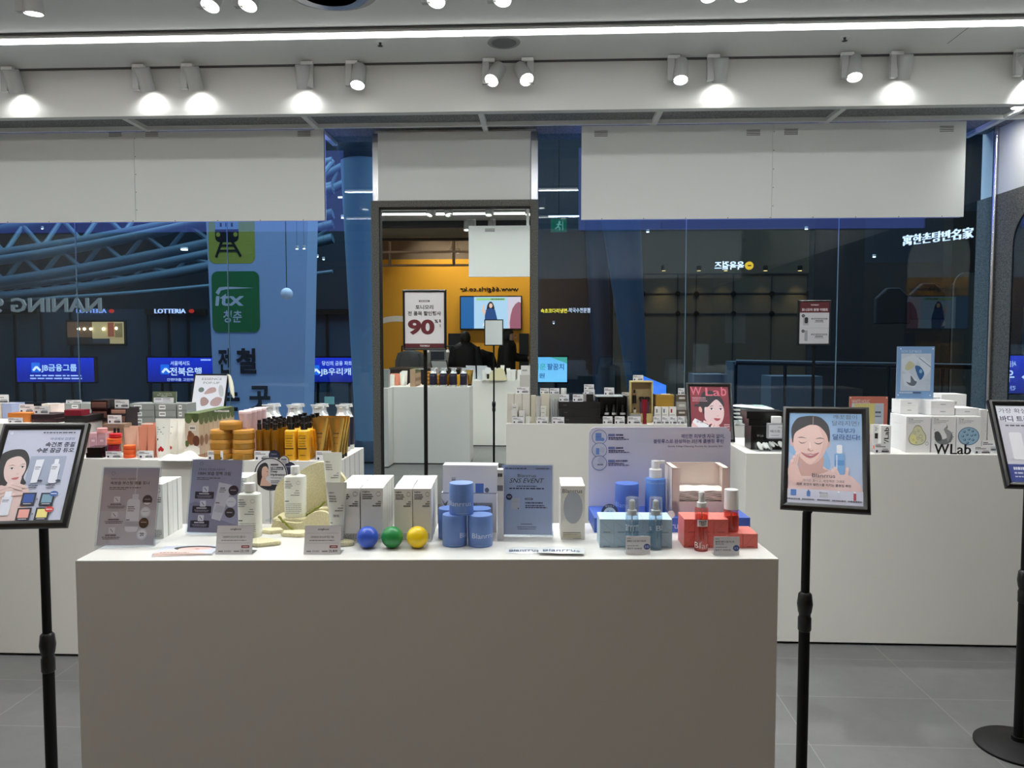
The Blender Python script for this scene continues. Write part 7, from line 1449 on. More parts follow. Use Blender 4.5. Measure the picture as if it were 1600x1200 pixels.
# tapered columns
def taper(label, pts, Y, r_at, name='steel_column', cap=None, mat=None):
    BLUEM = mat or MATS['pale_blue_painted_steel']
    """conical blue column through two pixel edge positions (left,right) at two heights"""
    (l0, r0, y0), (l1, r1, y1) = pts; A0, B0, A1, B1 = at(l0, y0, Y), at(r0, y0, Y), at(l1, y1, Y), at(r1, y1, Y)
    c0, c1 = (A0+B0)/2, (A1+B1)/2; R0_, R1_ = (B0.x-A0.x)/2, (B1.x-A1.x)/2; d = (c1-c0)/(c1.z-c0.z)
    top = c0+d*(cap-c0.z) if cap else c0; bt = c0+d*(0-c0.z); rt_ = R0_+(R1_-R0_)*(top.z-c0.z)/(c1.z-c0.z); rb_ = R0_+(R1_-R0_)*(bt.z-c0.z)/(c1.z-c0.z)
    t = thing(name, label, 'column', (bt.x, bt.y, 0)); MB().tube([(0, 0, .25), tuple(top-Vector((bt.x, bt.y, 0)))], [max(.1, rb_), rt_], BLUEM, 32).build('shaft', t); MB().lathe([(rb_*1.12, 0), (rb_*1.12, .2), (rb_*1.02, .26)], pm('steel_foot', (70, 92, 110), .4, .5), 32).build('foot', t)
    if rt_ and not cap: MB().lathe([(rt_*1.02, top.z), (rt_*1.15, top.z+.15), (rt_*.7, top.z+.5), (rt_*.25, top.z+1.6)], pm('dark_capital', (44, 62, 78), .5), 24, (top.x-bt.x, 0, 0)).build('capital', t)
    return t
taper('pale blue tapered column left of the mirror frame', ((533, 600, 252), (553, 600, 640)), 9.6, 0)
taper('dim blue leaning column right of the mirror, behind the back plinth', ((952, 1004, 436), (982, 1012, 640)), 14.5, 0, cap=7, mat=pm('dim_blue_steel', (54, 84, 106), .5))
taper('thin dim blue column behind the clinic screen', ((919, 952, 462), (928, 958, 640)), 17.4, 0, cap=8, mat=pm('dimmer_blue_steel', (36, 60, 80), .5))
# roof trusses
def arc(p0, p1, p2, Y, n=18):   # quadratic arc through pixel points
    a, b_, c_ = at(*p0, Y), at(*p1, Y), at(*p2, Y); b2 = b_*2-(a+c_)/2; return [a*(1-s)**2+b2*2*s*(1-s)+c_*s*s for s in [i/n for i in range(n+1)]]
TRM = pm('truss_steel', (92, 124, 144), .5)
def truss(label, up, lo, Y0, r, nw, Yl=None):
    U, L_ = arc(*up, Y0), arc(*lo, Yl or Y0); t = thing('roof_truss', label, 'roof truss', U[9]); o = U[9]
    MB().tube([p-o for p in U], r, TRM, 12).build('top_chord', t); MB().tube([p-o for p in L_], r*1.1, TRM, 12).build('bottom_chord', t)
    def S(A, s): i = min(len(A)-2, int(s*(len(A)-1))); f = s*(len(A)-1)-i; return A[i].lerp(A[i+1], f)
    for k in range(nw): a, b_ = S(U, min(1, (k+(k % 2))/nw)), S(L_, min(1, (k+1-(k % 2))/nw)); MB().cyl(a-o, b_-o, r*.5, TRM, 8).build('web_member', t)
truss('front blue tubular roof truss curving up behind the left hanging panel', ((-180, 424), (128, 386), (520, 296)), ((-180, 460), (128, 420), (520, 334)), 15, .095, 22)
truss('second blue tubular roof truss above and behind the front one', ((-180, 376), (128, 338), (520, 252)), ((-180, 414), (128, 377), (520, 292)), 18, .11, 22, 17)
truss('lowest blue tubular roof truss behind the others', ((-180, 452), (128, 432), (520, 350)), ((-180, 470), (140, 448), (520, 372)), 20, .12, 22)
tag(MB().tube(arc((-180, 470), (140, 462), (520, 424), 21), .05, BLUEM, 8).build('roof_cable'), 'thin pale tie tube sagging below the lowest truss', 'roof cable')
truss('dark truss glimpsed high between hanging panel and blue column', ((480, 300), (530, 262), (620, 230)), ((480, 330), (530, 290), (620, 262)), 20, .10, 8)
# lit suspended fixtures seen through the glass; both banner dots stand in for reflections
EM = pm('small_lamp', (235, 245, 255), .4, emis=6)
for i, (px, py, rx, lb) in enumerate(((537, 339, 4.5, 'left of the pair beside the blue column'), (577, 341, 4, 'right of the pair beside the blue column'), (288, 389, 6, 'below the left hanging panel, among the trusses'), (464, 387, 2.5, 'standing in for the left reflected dot on the banner'), (475, 386.5, 2.5, 'standing in for the right reflected dot on the banner'), (486, 396, 2, 'first of three right of the banner'), (495, 400, 3, 'second of three right of the banner'), (505.5, 404, 2.2, 'third of three right of the banner'), (1513, 352.5, 8, 'upper pale oval at far right'), (1513, 381, 7, 'lower pale oval at far right'), (1012, 361, 2.6, 'under the right hanging panel, left'), (1260, 356.5, 2.6, 'under the right hanging panel, right'), (1366, 400, 2.6, 'near the white sign letters'), (865, 504, 1.8, 'below the yellow sign'), (66, 356, 2, 'far left among the trusses'))):
    Y = 10.9 if 460 < px < 480 else 14.6 if py > 350 else 12.; b_ = at(px, py, Y); t = thing('pendant_lamp', 'small bright lamp in the concourse, '+lb, 'lamp', b_); s = rx*Y/F
    MB().lathe([(s*.6, -.02), (s, 0), (s*.9, .03)], WPL, 18).build('housing', t); MB().lathe([(s*.92, -.0215), (.0001, -.026)], EM, 18).build('lens', t); MB().cyl((0, 0, .03), (0, 0, 15-b_.z), .002, DARKG, 5).build('cord', t)
for (a, b_, c_, d_, Y, lb) in ((528, 307, 586, 308.6, 12, 'thin white light bar left of the mirror'), (548, 333, 564, 334.5, 13, 'short white light bar beside the blue column'), (857, 337, 905, 338.4, 12, 'thin light bar right of the mirror, above the exit sign')):
    p, q = at(a, b_, Y), at(c_, d_, Y); o = MB().box(0, q.x-p.x, 0, .03, 0, p.z-q.z, pm('light_bar', (220, 235, 250), .4, emis=2.2)).build('light_bar', flat=True); tag(o, lb, 'lamp'); o.location = (p.x, Y, q.z)
b_ = at(448, 459, 10.8); t = thing('globe_lamp', 'round frosted globe lamp hanging before the banner', 'lamp', b_); MB().sphere((0, 0, 0), .085, pm('frosted_globe', (206, 216, 230), .5, emis=.12), 14).build('globe', t); MB().cyl((0, 0, .085), (0, 0, 15-b_.z), .006, DARKG, 6).build('cord', t)
# exit sign
b_ = at(873, 352, 15.5); t = thing('exit_sign', 'dim green exit sign with running figure right of the mirror', 'exit sign', b_); m = MB(); m.box(-.16, .16, 0, .06, -.13, .13, pm('exit_green', (24, 110, 84), .5, emis=.25)); m.build('sign_box', t, flat=True)
m = MB(); c = front(m, -.16, .16, 0, -.13, .13, (0, 0, 22, 18), SCREEN, eps=8e-4, base=.002); k_ = (96, 150, 140); c.ell(12, 4.5, 1.6, 1.6, k_); c.line(12, 6, 10, 11, 2, k_); c.line(10, 11, 13, 13, 1.6, k_); c.line(13, 13, 12, 16, 1.4, k_); c.line(10, 11, 6, 14, 1.6, k_); c.line(12, 7, 15, 9, 1.3, k_); c.line(11.5, 7, 8, 8, 1.3, k_); c.rect(16, 3, 17, 16, k_); m.build('running_figure', t, flat=True)
MB().cyl((0, .03, .13), (0, .03, 15-b_.z), .012, DARKG, 6).build('rod', t)
lettersign('sign_letters', 'small yellow half of the Korean restaurant sign right of the mirror', '속초코다리냉면', 845, 482, 886, 489, 15.8, (240, 214, 70), 1.2)
lettersign('sign_letters', 'small white handwritten half of the Korean restaurant sign', '-막국수전문점', 887, 481, 922, 488.5, 15.8, (226, 230, 240), .9, .0)
lettersign('sign_letters', 'white slanted Korean and Chinese sign letters at upper right', '寓한촌탕반名家', 1412, 367, 1486, 384, 11.5, (226, 232, 240), .8, .0, slope=.045, depthslope=-.6)
# reversed letters and logo: glass reflections built as glowing shapes beyond the pane
lettersign('sign_letters', 'reversed pale NANING 9 letters at left, standing in for a glass reflection', 'NANING 9', -12, 465, 157, 488, 14.2, (150, 152, 148), .22, .015, mirror=True)
lettersign('sign_letters', 'reversed white Korean shop sign letters with yellow dot, standing in for a reflection', '육육걸즈', 1117, 408, 1163, 421, 13.8, (226, 232, 244), 1.1, .01, mirror=True)
b_ = at(1171, 415, 13.8); m = MB().prism([(.072*cos(2*pi*k/24), .072*sin(2*pi*k/24)) for k in range(24)], pm('yellow_logo', (226, 176, 46), .4, emis=1.0), t=.03); m.box(-.03, .03, -.004, 0, -.01, .01, DARKG); o = m.build('logo_sign'); tag(o, 'round yellow logo at the right end of the reflected, reversed Korean sign', 'sign'); o.location = b_
# quilted panel facade with warm wash lights
YQ = 16.5; p, q = at(960, 425, YQ), at(1275, 640, YQ); t = thing('panelled_shopfront', 'dark panelled shopfront with round studs and warm wall lights', 'building front', (p.x, YQ, 0)); X0 = p.x
pl_ = pm('bronze_panel', (92, 84, 70), .5); MB().box(0, q.x-p.x, .02, .25, 0, at(960, 424, YQ).z+.9, pl_).build('panel_wall', t, flat=True)
zt2 = at(1000, 424, YQ).z+.9
for px in (1004.5, 1059, 1088, 1146, 1206, 1262): x = at(px, 458, YQ).x-X0; MB().box(x-.012, x+.012, .005, .0199, 0, at(px, 428, YQ).z, DARKG).build('vertical_joint', t, flat=True)
for py in (428, 458, 490): z = at(1100, py, YQ).z; MB().box(0, q.x-p.x, .004, .0199, z-.012, z+.012, DARKG).build('horizontal_joint', t, flat=True)
for px in (1004.5, 1059, 1088, 1146, 1206, 1262):
    for py in (459, 490): b_ = at(px, py, YQ); MB().cyl((b_.x-X0, -.02, b_.z), (b_.x-X0, .0, b_.z), .055, BLKM, 16).build('stud', t)
for i, px in enumerate((1037, 1092, 1134, 1196, 1250)):
    b_ = at(px, 423, YQ-.22); lt = thing('wall_washer', 'small warm wall light above the studded shopfront, %s' % ('leftmost', 'second', 'middle', 'fourth', 'rightmost')[i], 'lamp', b_); MB().lathe([(.05, 0), (.05, .1), (.02, .12)], BLKM, 12).build('housing', lt); MB().lathe([(.042, -.001), (.0001, -.002)], pm('warm_lens', (255, 210, 130), .4, emis=4), 12).build('lens', lt)
    spot(b_+Vector((0, 0, -.01)), b_+Vector((0, .14, -1)), (26, 12, 12, 12, 22)[i], 70, 1., (1, .66, .24), .03)
# upper dark volumes at right, awnings and garments behind
for a in ((845, 360, 990, 432, 17.8, (40, 44, 50), 'dark grey wall block above the yellow sign'), (1275, 300, 1345, 640, 15.0, (34, 38, 42), 'dark vertical pier right of the studded shopfront'), (1345, 410, 1500, 640, 17.5, (42, 42, 42), 'dim grey shop wall behind the white letters'), (1490, 330, 1552, 640, 13.5, (34, 32, 30), 'dark brownish wall beside the steel post'), (1035, 345, 1300, 425, 18.2, (30, 38, 46), 'dark upper wall above the studded shopfront')):
    p, q = at(a[0], a[1], a[4]), at(a[2], a[3], a[4]); o = MB().box(0, q.x-p.x, 0, .3, -p.z+0+.0, 0, pm('block_%d' % a[0], a[5], .6)).build('dark_wall_block', flat=True); tag(o, a[6], 'wall'); o.location = (p.x, a[4], p.z)
for i, (px, py, s) in enumerate(((1397, 455, 1.), (1452, 448, 1.), (1522, 432, 1.1))):
    b_ = at(px, py, 13.2); w_ = 26*13.2/F*s; m = MB().prism([(-w_, -.55), (w_, -.55), (w_, -.12), (.1, .06), (-.1, .06), (-w_, -.12)], pm('dark_garment', (26, 30, 36), .9), t=.12); o = m.build('hanging_coat', bevel=.02); tag(o, 'dark coat hanging on display across the concourse, %s' % ('left', 'middle', 'right')[i], 'coat', 'dark hanging coats'); o.location = b_
b_ = at(1500, 450, 13.2); m = MB().prism([(-.2, -b_.z), (.2, -b_.z)]+[(.2*cos(radians(a)), .0+.25*sin(radians(a))) for a in range(0, 181, 15)], pm('dim_arch', (84, 82, 74), .7), t=.05); o = m.build('arch_panel'); tag(o, 'pale arched panel at the far right of the concourse', 'panel'); o.location = b_-Vector((0, .2, 0))
p, q = at(1100, 500, 15.2), at(1215, 530, 15.2)
# benches of white counters in a further shop, seen low through the glass
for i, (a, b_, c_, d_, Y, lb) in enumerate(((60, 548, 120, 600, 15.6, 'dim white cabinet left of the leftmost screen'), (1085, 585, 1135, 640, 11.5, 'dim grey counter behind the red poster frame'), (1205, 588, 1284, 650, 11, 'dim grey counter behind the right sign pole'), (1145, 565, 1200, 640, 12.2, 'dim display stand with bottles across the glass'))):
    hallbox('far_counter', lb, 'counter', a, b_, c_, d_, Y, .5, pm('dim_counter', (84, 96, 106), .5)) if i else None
# railing of the concourse
t = thing('glass_railing', 'dark handrail with posts running across the concourse at right', 'railing', (at(1150, 570, 9.6).x, 9.6, 0)); X0 = t.location.x
A, B = at(1150, 566, 9.6), at(1560, 582, 9.0); MB().cyl((0, 0, A.z), (B.x-X0, B.y-9.6, A.z-.04), .035, pm('dark_handrail', (36, 44, 52), .3, .6), 12).build('handrail', t)
for i in range(6): u = i/5; x = (B.x-X0)*u; MB().cyl((x, -.6*u, 0), (x, -.6*u, A.z-.03-.04*u), .02, pm('dark_handrail', (36, 44, 52), .3, .6), 8).build('post', t)
t = thing('glass_railing', 'dark handrail low behind the left plinths', 'railing', (at(0, 620, 12).x, 12, 0)); X0 = t.location.x; A, B = at(0, 632, 12), at(330, 622, 12); MB().cyl((-3, 0, A.z), (B.x-X0, 0, A.z+.02), .03, pm('dark_handrail', (36, 44, 52), .3, .6), 12).build('handrail', t)
for i in range(5): x = -2.5+i*1.4; MB().cyl((x, 0, 0), (x, 0, A.z-.02), .02, pm('dark_handrail', (36, 44, 52), .3, .6), 8).build('post', t)
# slanted blue lit boards right of the gold box
def board(label, pts, Y0, Y1, em, col):
    P = [at(px, py, Y0 if i in (0, 3) else Y1) for i, (px, py) in enumerate(pts)]; o_ = P[0]; n = Vector((.03, .1, 0)); m = MB(); A = [p-o_ for p in P]; B = [p-o_+n for p in P]
    mt = pm('board_%d' % pts[0][0], col, .4, emis=em); m.face(A, mt); m.face(B[::-1], BLKM)
    for i in range(4): j = (i+1) % 4; m.face([A[i], B[i], B[j], A[j]], BLKM)
    o = m.build('lit_board', flat=True); tag(o, label, 'lit sign'); o.location = o_
board('narrow violet-blue lit board standing at an angle behind the back plinth', ((952, 568), (960, 571), (960, 616), (952, 616)), 13, 13.6, 1.0, (40, 50, 190))
board('narrow pale teal lit board beside the violet-blue one', ((961, 571), (967, 573), (969, 616), (961, 616)), 13, 13.8, .35, (110, 160, 190))
board('slanted bright blue lit board behind the gold-edged box', ((1004, 587), (1041, 602), (1041, 616), (1004, 616)), 12, 10.5, .9, (60, 116, 214))
p = at(565, 630, 13); o = MB().box(-.08, .08, 0, .05, -.065, .065, pm('mint_lit_panel', (120, 170, 160), .5, emis=.3)).build('lit_sign', flat=True); tag(o, 'small mint lit panel low between the banner and the blue column', 'lit sign'); o.location = at(514, 626, 13)
# ================================================================ BEHIND THE PHOTOGRAPHER (seen in the mirror)
YW = -4.4
YELM = pm('mustard_wall_paint', (220, 160, 40), .6)
def mir(px, py, Y):        # world point at depth Y (behind) seen at this pixel in the mirror
    p = at(px, py, 2*YM-Y); return Vector((p.x, Y, p.z))
zy = mir(700, 405, YW).z
struct('wall_rear', MB().box(XL, XR+.3, YW-.2, YW, 0, zy, YELM), flat=True)
struct('wall_rear', MB().box(XL, XR+.3, YW-.22, YW-.02, zy, 5.2, pm('taupe_wall', (120, 104, 90), .8)), flat=True)
struct('ceiling', MB().box(XL, XR+.3, YW-.2, -.41, 5.2, 5.4, pm('taupe_ceiling', (112, 100, 90), .8)), flat=True)
struct('wall_left_rear', MB().box(XL-.2, XL, YW, YG, 4.9, 5.3, DARKG), flat=True)
# pipes and beams
for (py0, py1, Y, k, lb) in ((372, 376, -1.6, (58, 46, 40), 'dark beam'), (392, 395, -2.6, (150, 136, 124), 'pale pipe'), (413, 416, -3.4, (150, 132, 116), 'pale pipe low')):
    a, b_ = mir(700, py0, Y), mir(700, py1, Y); o = MB().box(XL, XR, -.05, .05, -abs(a.z-b_.z), 0, pm('beam_%d' % py0, k, .6)).build('ceiling_beam', flat=True); tag(o, '%s crossing the shop ceiling in the mirror reflection' % {'dark beam': 'dark horizontal beam', 'pale pipe': 'thin pale upper rail', 'pale pipe low': 'thin pale lower rail'}[lb], 'beam'); o.location = (0, Y, a.z)
struct('trim_10', MB().box(XL, XR, -1.75, -1.65, mir(700, 371, -1.7).z, 5.2, pm('beige_bulkhead', (196, 176, 146), .7)), flat=True)
for px, lb in ((609, 'left'), (709, 'right')): p = mir(px, 400, -2.6); o = MB().cyl((0, 0, 0), (0, 0, 5.2-mir(px, 415, -2.6).z), .03, pm('grey_pipe', (130, 118, 108), .5), 10).build('hanging_pipe'); tag(o, 'thin vertical pipe on the %s under the ceiling in the reflection' % lb, 'pipe'); o.location = (p.x, -2.6, mir(px, 415, -2.6).z)
for px, lb in ((706, 'left'), (715, 'right')):
    p = mir(px, 395, -3); t = thing('ceiling_lamp', 'bright small ceiling lamp in the reflection, %s of two' % lb, 'lamp', p); MB().lathe([(.05, 0), (.055, .08), (.02, .1)], WPL, 14).build('housing', t); MB().lathe([(.048, -.001), (.0001, -.003)], EM, 14).build('lens', t); MB().cyl((0, 0, .1), (0, 0, 5.2-p.z), .008, WPL, 6).build('rod', t)
spot(mir(706, 395, -3)+Vector((0, .9, -.1)), mir(690, 560, -1.9), 220, 60, 1.)
area('beige_cove_glow', (-1.2, -1.95, 3.9), (radians(150), 0, 0), 5, .08, 30, (1, .82, .62))
for x in (-2.6, -1.9, -.9, .2): spot((x, YW+.9, 4.6), (x, YW+.05, 2.1), 140, 80, 1., (1, .92, .74), .08)
# wall lettering and TV
def wallobj(px0, py0, px1, py1, Y): a, b_ = mir(px0, py1, Y), mir(px1, py0, Y); return a, b_
a, b_ = wallobj(719, 448, 810, 457, YW)
vs, fs, _ = glyphs('www.66girls.co.kr', .012); m = MB(); w_, h_ = b_.x-a.x, b_.z-a.z; P = [(w_*u, h_*v) for u, v in vs]; n = len(P)
P = [(w_*(1-u), h_*v) for u, v in vs]     # read from inside the room, facing +Y
m.raw([(x, .012, z_) for x, z_ in P]+[(x, .001, z_) for x, z_ in P], [f[::-1] for f in fs]+[tuple(i+n for i in f) for f in fs], BLK)
ed = {(f[i], f[(i+1) % len(f)]) for f in fs for i in range(len(f))}; m.raw([(x, .012, z_) for x, z_ in P]+[(x, .001, z_) for x, z_ in P], [(b2, a2, a2+n, b2+n) for a2, b2 in ed if (b2, a2) not in ed], BLK)
o = m.build('wall_letters', flat=True); tag(o, 'black www.66girls.co.kr letters on the mustard wall', 'sign'); o.location = (a.x, YW, a.z)
a, b_ = wallobj(718.5, 462, 815.5, 515, YW+.1); t = thing('television', 'wide wall television showing a girl in a blue dress', 'television', ((a.x+b_.x)/2, YW, a.z)); w_, h_ = b_.x-a.x, b_.z-a.z
MB().box(-w_/2, w_/2, .002, .09, 0, h_, BLK).build('casing', t, flat=True); m = MB(); c = Canvas(m, (w_/2-.025, .091, h_-.025), (-1, 0, 0), (0, 0, -1), w_-.05, h_-.05, (0, 0, 100, 54), SCREEN, eps=6e-4, base=.001)
c.rect(0, 0, 100, 54, (90, 150, 200)); c.rect(0, 0, 22, 54, (206, 196, 214)); c.poly([(0, 10), (14, 20), (18, 54), (0, 54)], (150, 90, 110), 3); c.rect(78, 0, 100, 54, (30, 96, 160)); c.rect(22, 0, 78, 54, (170, 206, 236)); c.rect(26, 2, 74, 6, (150, 200, 130)); c.dash(28, 3, 50, 5, (60, 90, 70), 3)
c.poly([(44, 22), (46, 12), (50, 8), (55, 12), (57, 22), (54, 24)], (30, 26, 34), 3); c.ell(50, 15, 2.8, 4, (226, 190, 170)); c.poly([(43, 22), (58, 22), (60, 38), (61, 54), (40, 54)], (30, 70, 130), 2); c.poly([(58, 24), (62, 20), (60, 14), (63, 14), (65, 24), (60, 32)], (226, 190, 170)); c.poly([(60, 40), (56, 50), (64, 50)], (230, 230, 235)); m.build('display', t, flat=True)
# white curved stripe on the wall
p = mir(594, 497, YW); m = MB(); pts = [mir(px, py, YW) for px, py in smooth([(560, 520), (590, 500), (612, 494), (632, 494)], 6, False)]; o_ = pts[0]
for u, v in zip(pts, pts[1:]): a, b_ = u-o_, v-o_; m.face([(a.x, .003, a.z), (b_.x, .003, b_.z), (b_.x, .003, b_.z-.13), (a.x, .003, a.z-.13)], PAPER)
o = m.build('wall_decal', flat=True); tag(o, 'white curved stripe painted on the mustard wall', 'wall decal'); o.location = o_
# dark cupboards against the wall
for (x0, x1, lb) in ((700, 721, 'left of the television people'), (811, 826, 'right under the television')): a, b_ = mir(x0, 521, YW+.5), mir(x1, 521, YW+.5); o = MB().box(0, b_.x-a.x, 0, .45, 0, a.z, pm('navy_cupboard', (22, 28, 38), .5)).build('cupboard', flat=True); tag(o, 'dark navy cupboard '+lb, 'cupboard'); o.location = (a.x, YW+.02, 0)
# clothes rail
rail_y = -1.9; a, b_ = mir(628, 548, rail_y), mir(722, 548, rail_y); zr = mir(700, 541, rail_y).z
t = thing('clothes_rail', 'clothes rail behind the counter in the reflection', 'clothes rail', (a.x, rail_y, 0)); w_ = b_.x-a.x
MB().cyl((0, 0, zr), (w_, 0, zr), .014, BLKM, 10).build('rail', t)
for x in (0, w_): MB().cyl((x, 0, 0), (x, 0, zr), .014, BLKM, 10).build('upright', t); MB().cyl((x, -.25, .02), (x, .25, .02), .018, BLKM, 8).build('foot', t)
def garment(lb, px, col, wd, ln, ang, hood=False):
    p = mir(px, 545, rail_y); t = thing('hanging_garment', lb, 'garment', (p.x, rail_y, zr)); cmg = cm(col, .9)
    m = MB(); K = []
    for (z, hw_, th) in ((-.06, .05, .03), (-.09, .12, .045), (-.12, wd*.5, .05), (-.3, wd*.52, .06), (-.5, wd*.5, .06), (-ln, wd*.56, .05)):
        K.append([tuple(Matrix.Rotation(ang, 3, 'Z') @ Vector((hw_*cos(2*pi*k/28), (th+.008*sin(5*2*pi*k/28))*sin(2*pi*k/28), z))) for k in range(28)])
    m.loft(K, cmg)
    for s in (-1, 1): m.tube([tuple(Matrix.Rotation(ang, 3, 'Z') @ Vector(q)) for q in ((s*wd*.44, 0, -.14), (s*wd*.56, .0, -.3), (s*wd*.60, .01, -.55), (s*wd*.58, .01, -ln*.9))], [.055, .055, .048, .042], cmg, 12)
    m.build('cloth', t); MB().tube([(0, 0, -.07), (0, 0, -.02), (.015, 0, .012), (0, 0, .028), (-.014, 0, .016)], .003, CHROME, 6).build('hanger_hook', t)
    if hood: m = MB(); m.loft([[(w2*cos(2*pi*k/16), .03*sin(2*pi*k/16)-.04, z) for k in range(16)] for w2, z in ((.02, -.22), (.08, -.14), (.10, -.07))], cm(tuple(min(255, v+90) for v in col), .9)); m.build('hood', t)
garment('charcoal hooded jacket at the left end of the clothes rail', 641, (96, 98, 100), .44, .75, 0., True)
for i, (px, k) in enumerate(((668, (150, 146, 140)), (678, (186, 182, 176)), (688, (128, 126, 122)), (698, (170, 166, 158)), (708, (112, 112, 112)))): garment('%s top on the clothes rail, %s of five' % (('grey-beige', 'pale cream', 'mid grey', 'pale beige', 'dark grey')[i], ('first', 'second', 'middle', 'fourth', 'last')[i]), px, k, .38, .8, 1.35)
for i, (px, wd) in enumerate(((749, .46),)): 
    p = mir(px, 530, -1.55); garment('black padded coat hanging between the two people', px+2, (12, 12, 13), .5, .9, .3)
# counter with point-of-sale monitor
a, b_ = mir(615, 600, -1.1), mir(735, 600, -1.1); 
t = thing('sales_counter', 'dark sales counter behind the plinths in the reflection', 'counter', (a.x, -1.25, 0)); MB().box(0, b_.x-a.x, 0, .45, 0, 1.0, pm('dark_wood_counter', (52, 44, 40), .5)).build('body', t, flat=True); MB().box(-.02, b_.x-a.x+.02, -.02, .47, 1.0, 1.03, pm('counter_top', (96, 84, 74), .4)).build('worktop', t, flat=True)
p = mir(684, 570, -.95); t = thing('sales_monitor', 'grey point-of-sale monitor on the counter', 'monitor', (p.x, -.95, 1.0305)); MB().lathe([(.10, 0), (.10, .012), (.03, .02)], BLK, 20).build('foot', t); MB().cyl((0, 0, .015), (0, 0, .12), .02, BLK, 12).build('stem', t)
m = MB().box(-.155, .155, -.02, .02, .09, .33, pm('pale_grey_plastic', (150, 150, 148), .5)); m.build('housing', t, bevel=.006); MB().box(-.13, .13, .0205, .022, .12, .30, pm('dark_screen', (50, 56, 62), .2)).build('screen', t, flat=True)
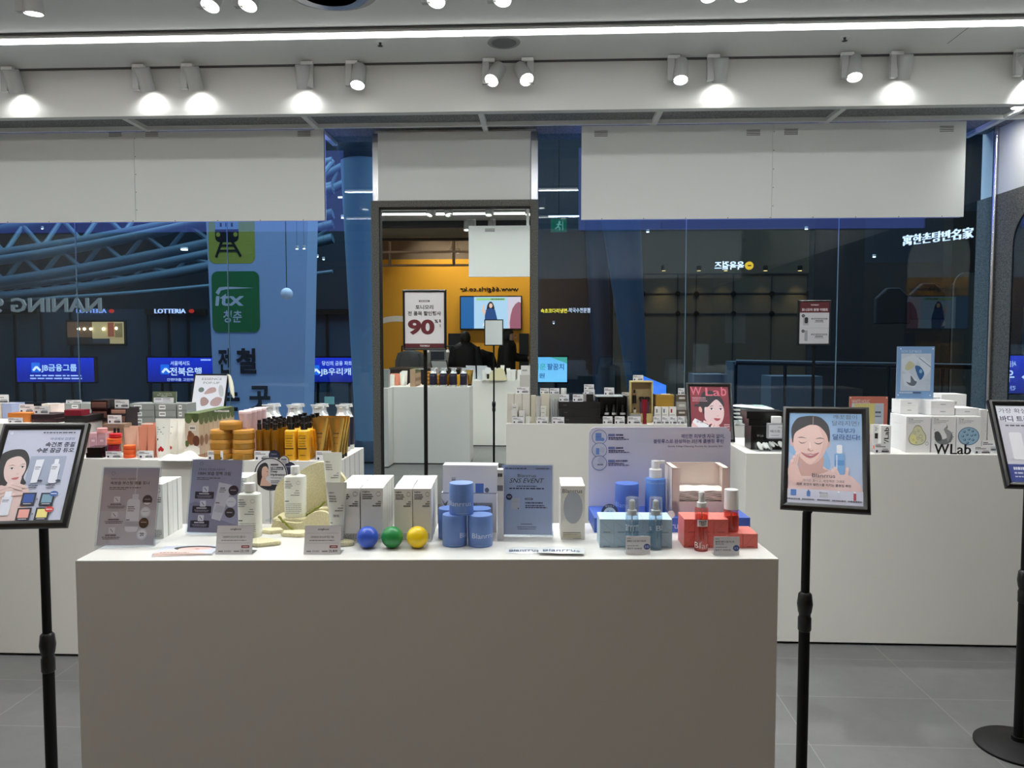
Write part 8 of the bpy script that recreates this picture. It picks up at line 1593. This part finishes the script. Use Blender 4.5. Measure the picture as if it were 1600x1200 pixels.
# people in black coats
def person(label, x, y, face_dir, reach, h_=1.66, hood=True, lean=0.):
    s = h_/1.66; t = thing('person', label, 'person', (x, y, 0), face_dir)
    J = {'pel': (0, 0, .93), 'sp': (0, .01+lean*.4, 1.12), 'ch': (0, .0+lean, 1.33), 'nk': (0, -.01+lean*1.2, 1.44), 'hd': (0, -.03+lean*1.4, 1.54), 'top': (0, -.02+lean*1.4, 1.63)}
    pts = []; rad = []; eds = []
    def ad(p, r, par=None):
        pts.append(tuple(v*s for v in p)); rad.append(r); i = len(pts)-1
        if par is not None: eds.append((par, i))
        return i
    pel = ad(J['pel'], (.15, .12)); sp = ad(J['sp'], (.15, .115), pel); ch = ad(J['ch'], (.17, .12), sp); nk = ad(J['nk'], (.055, .055), ch); hd = ad(J['hd'], (.078, .092), nk); tp = ad(J['top'], (.055, .065), hd)
    for q in (-1, 1):
        hp = ad((q*.09, 0, .86), (.09, .095), pel); kn = ad((q*.10, -.01, .48), (.06, .065), hp); an = ad((q*.10, .01, .09), (.04, .045), kn); toe = ad((q*.11, -.15, .035), (.035, .03), an)
        sh = ad((q*.17, lean, 1.37), (.06, .06), ch)
        if reach and q == reach: el = ad((q*.24, -.12+lean, 1.16), (.05, .05), sh); wr = ad((q*.22, -.38+lean, 1.14), (.03, .03), el)
        else: el = ad((q*.235, .02+lean, 1.08), (.048, .048), sh); wr = ad((q*.22, -.08+lean, .84), (.03, .03), el)
        dr = (Vector(pts[wr])-Vector(pts[el])).normalized()*.08/s; wrp = Vector(pts[wr])/s; pm_ = ad(tuple(wrp+dr*.7*s), (.030, .014), wr)
        for f_ in range(4):
            of = Vector(((f_-1.5)*.016, 0, 0)); a_ = ad(tuple(wrp+dr*s+of), (.009, .009), pm_); ad(tuple(wrp+dr*s*(1.55+.12*(f_ in (1, 2)))+of+Vector((0, .006, 0))), (.008, .008), a_)
        ad(tuple(wrp+dr*.9*s+Vector((-q*.036, -.012, 0))), (.010, .010), pm_)
    me = bpy.data.meshes.new('body'); me.from_pydata(pts, eds, []); me.materials.append(cm((190, 150, 130), .6)); o = bpy.data.objects.new('body', me); COL.objects.link(o); o.parent = t
    sk = o.modifiers.new('skin', 'SKIN'); sk.use_smooth_shade = True; sl = me.skin_vertices[0] if me.skin_vertices else None
    if not me.skin_vertices: bpy.context.view_layer.objects.active = o
    for i, r in enumerate(rad): me.skin_vertices[0].data[i].radius = (r[0]*s, r[1]*s)
    me.skin_vertices[0].data[0].use_root = True; sb = o.modifiers.new('subdivision', 'SUBSURF'); sb.levels = 1; sb.render_levels = 1
    CO = pm('black_padded_coat', (10, 10, 11), .75, bump=.4, bscale=20)
    m = MB(); R = []
    for (z, wx, wy, oy) in ((.62, .27, .19, 0), (.80, .27, .19, 0), (.95, .25, .18, .0), (1.12, .235, .165, lean*.4), (1.28, .25, .17, lean*.8), (1.39, .22, .15, lean), (1.45, .13, .11, lean*1.1), (1.47, .09, .09, lean*1.15)):
        R.append([(wx*s*cos(2*pi*k/28), (wy*sin(2*pi*k/28)+oy)*s, z*s+.006*sin(k)) for k in range(28)])
    m.loft(R, CO)
    for q in (-1, 1):
        P = [(q*.19, lean, 1.37), (q*.24, -.12+lean, 1.17), (q*.225, -.36+lean, 1.145)] if (reach and q == reach) else [(q*.19, lean, 1.37), (q*.245, .02+lean, 1.08), (q*.23, -.07+lean, .87)]
        m.tube([tuple(v*s for v in p) for p in smooth(P, 4, False)], [.085*s]*3+[.08*s]*3+[.07*s]*3, CO, 14)
    m.build('coat', t)
    m = MB(); hc = Vector((0, (-.01+lean*1.4)*s, 1.545*s)); hr = cm((16, 13, 13), .7)
    vs = []
    for i in range(15):
        for k in range(24):
            th, ph = pi*i/14, 2*pi*k/24; r_ = .112*s*(1+.02*sin(6*ph)); v = Vector((r_*.9*sin(th)*cos(ph), r_*1.02*sin(th)*sin(ph), r_*1.2*cos(th)));
            if v.y < -.03 and v.z < .05: v.y = -.03-(v.y+.03)*.1
            vs.append(tuple(hc+v+Vector((0, .018, 0))))
    m.raw(vs, [(i*24+k, i*24+(k+1) % 24, (i+1)*24+(k+1) % 24, (i+1)*24+k) for i in range(14) for k in range(24)], hr); m.build('hair', t)
    f = MB()
    for q in (-1, 1): f.sphere((q*.03*s, (-.118+lean*1.4)*s, 1.55*s), .010*s, cm((24, 20, 20), .3), 6)
    f.build('eyes', t); f = MB(); f.loft([[(w2*cos(2*pi*k/8)*s, (-.118-d_+.012*sin(2*pi*k/8)+lean*1.4)*s, z*s) for k in range(8)] for w2, d_, z in ((.006, 0, 1.548), (.012, .014, 1.512), (.004, .0, 1.502))], cm((190, 150, 130), .6)); f.build('nose', t)
    f = MB().box(-.022*s, .022*s, (-.121+lean*1.4)*s, (-.10+lean*1.4)*s, 1.483*s, 1.492*s, cm((150, 80, 80), .5)); f.build('mouth', t)
    for q in (-1, 1): MB().box((q*.11-.05)*s, (q*.11+.05)*s, -.20*s, .07*s, 0, .075*s, cm((20, 20, 21), .5)).build('shoe', t, bevel=.02)
p1 = mir(727, 540, -1.5); person('person in a black padded coat with back turned, left one in the mirror', p1.x, -1.5, 0, 0, 1.70)
p2 = mir(790, 540, -1.3); person('person in a black coat reaching right, seen in the mirror beside the television', p2.x, -1.3, radians(90), -1, 1.74, lean=-.04)
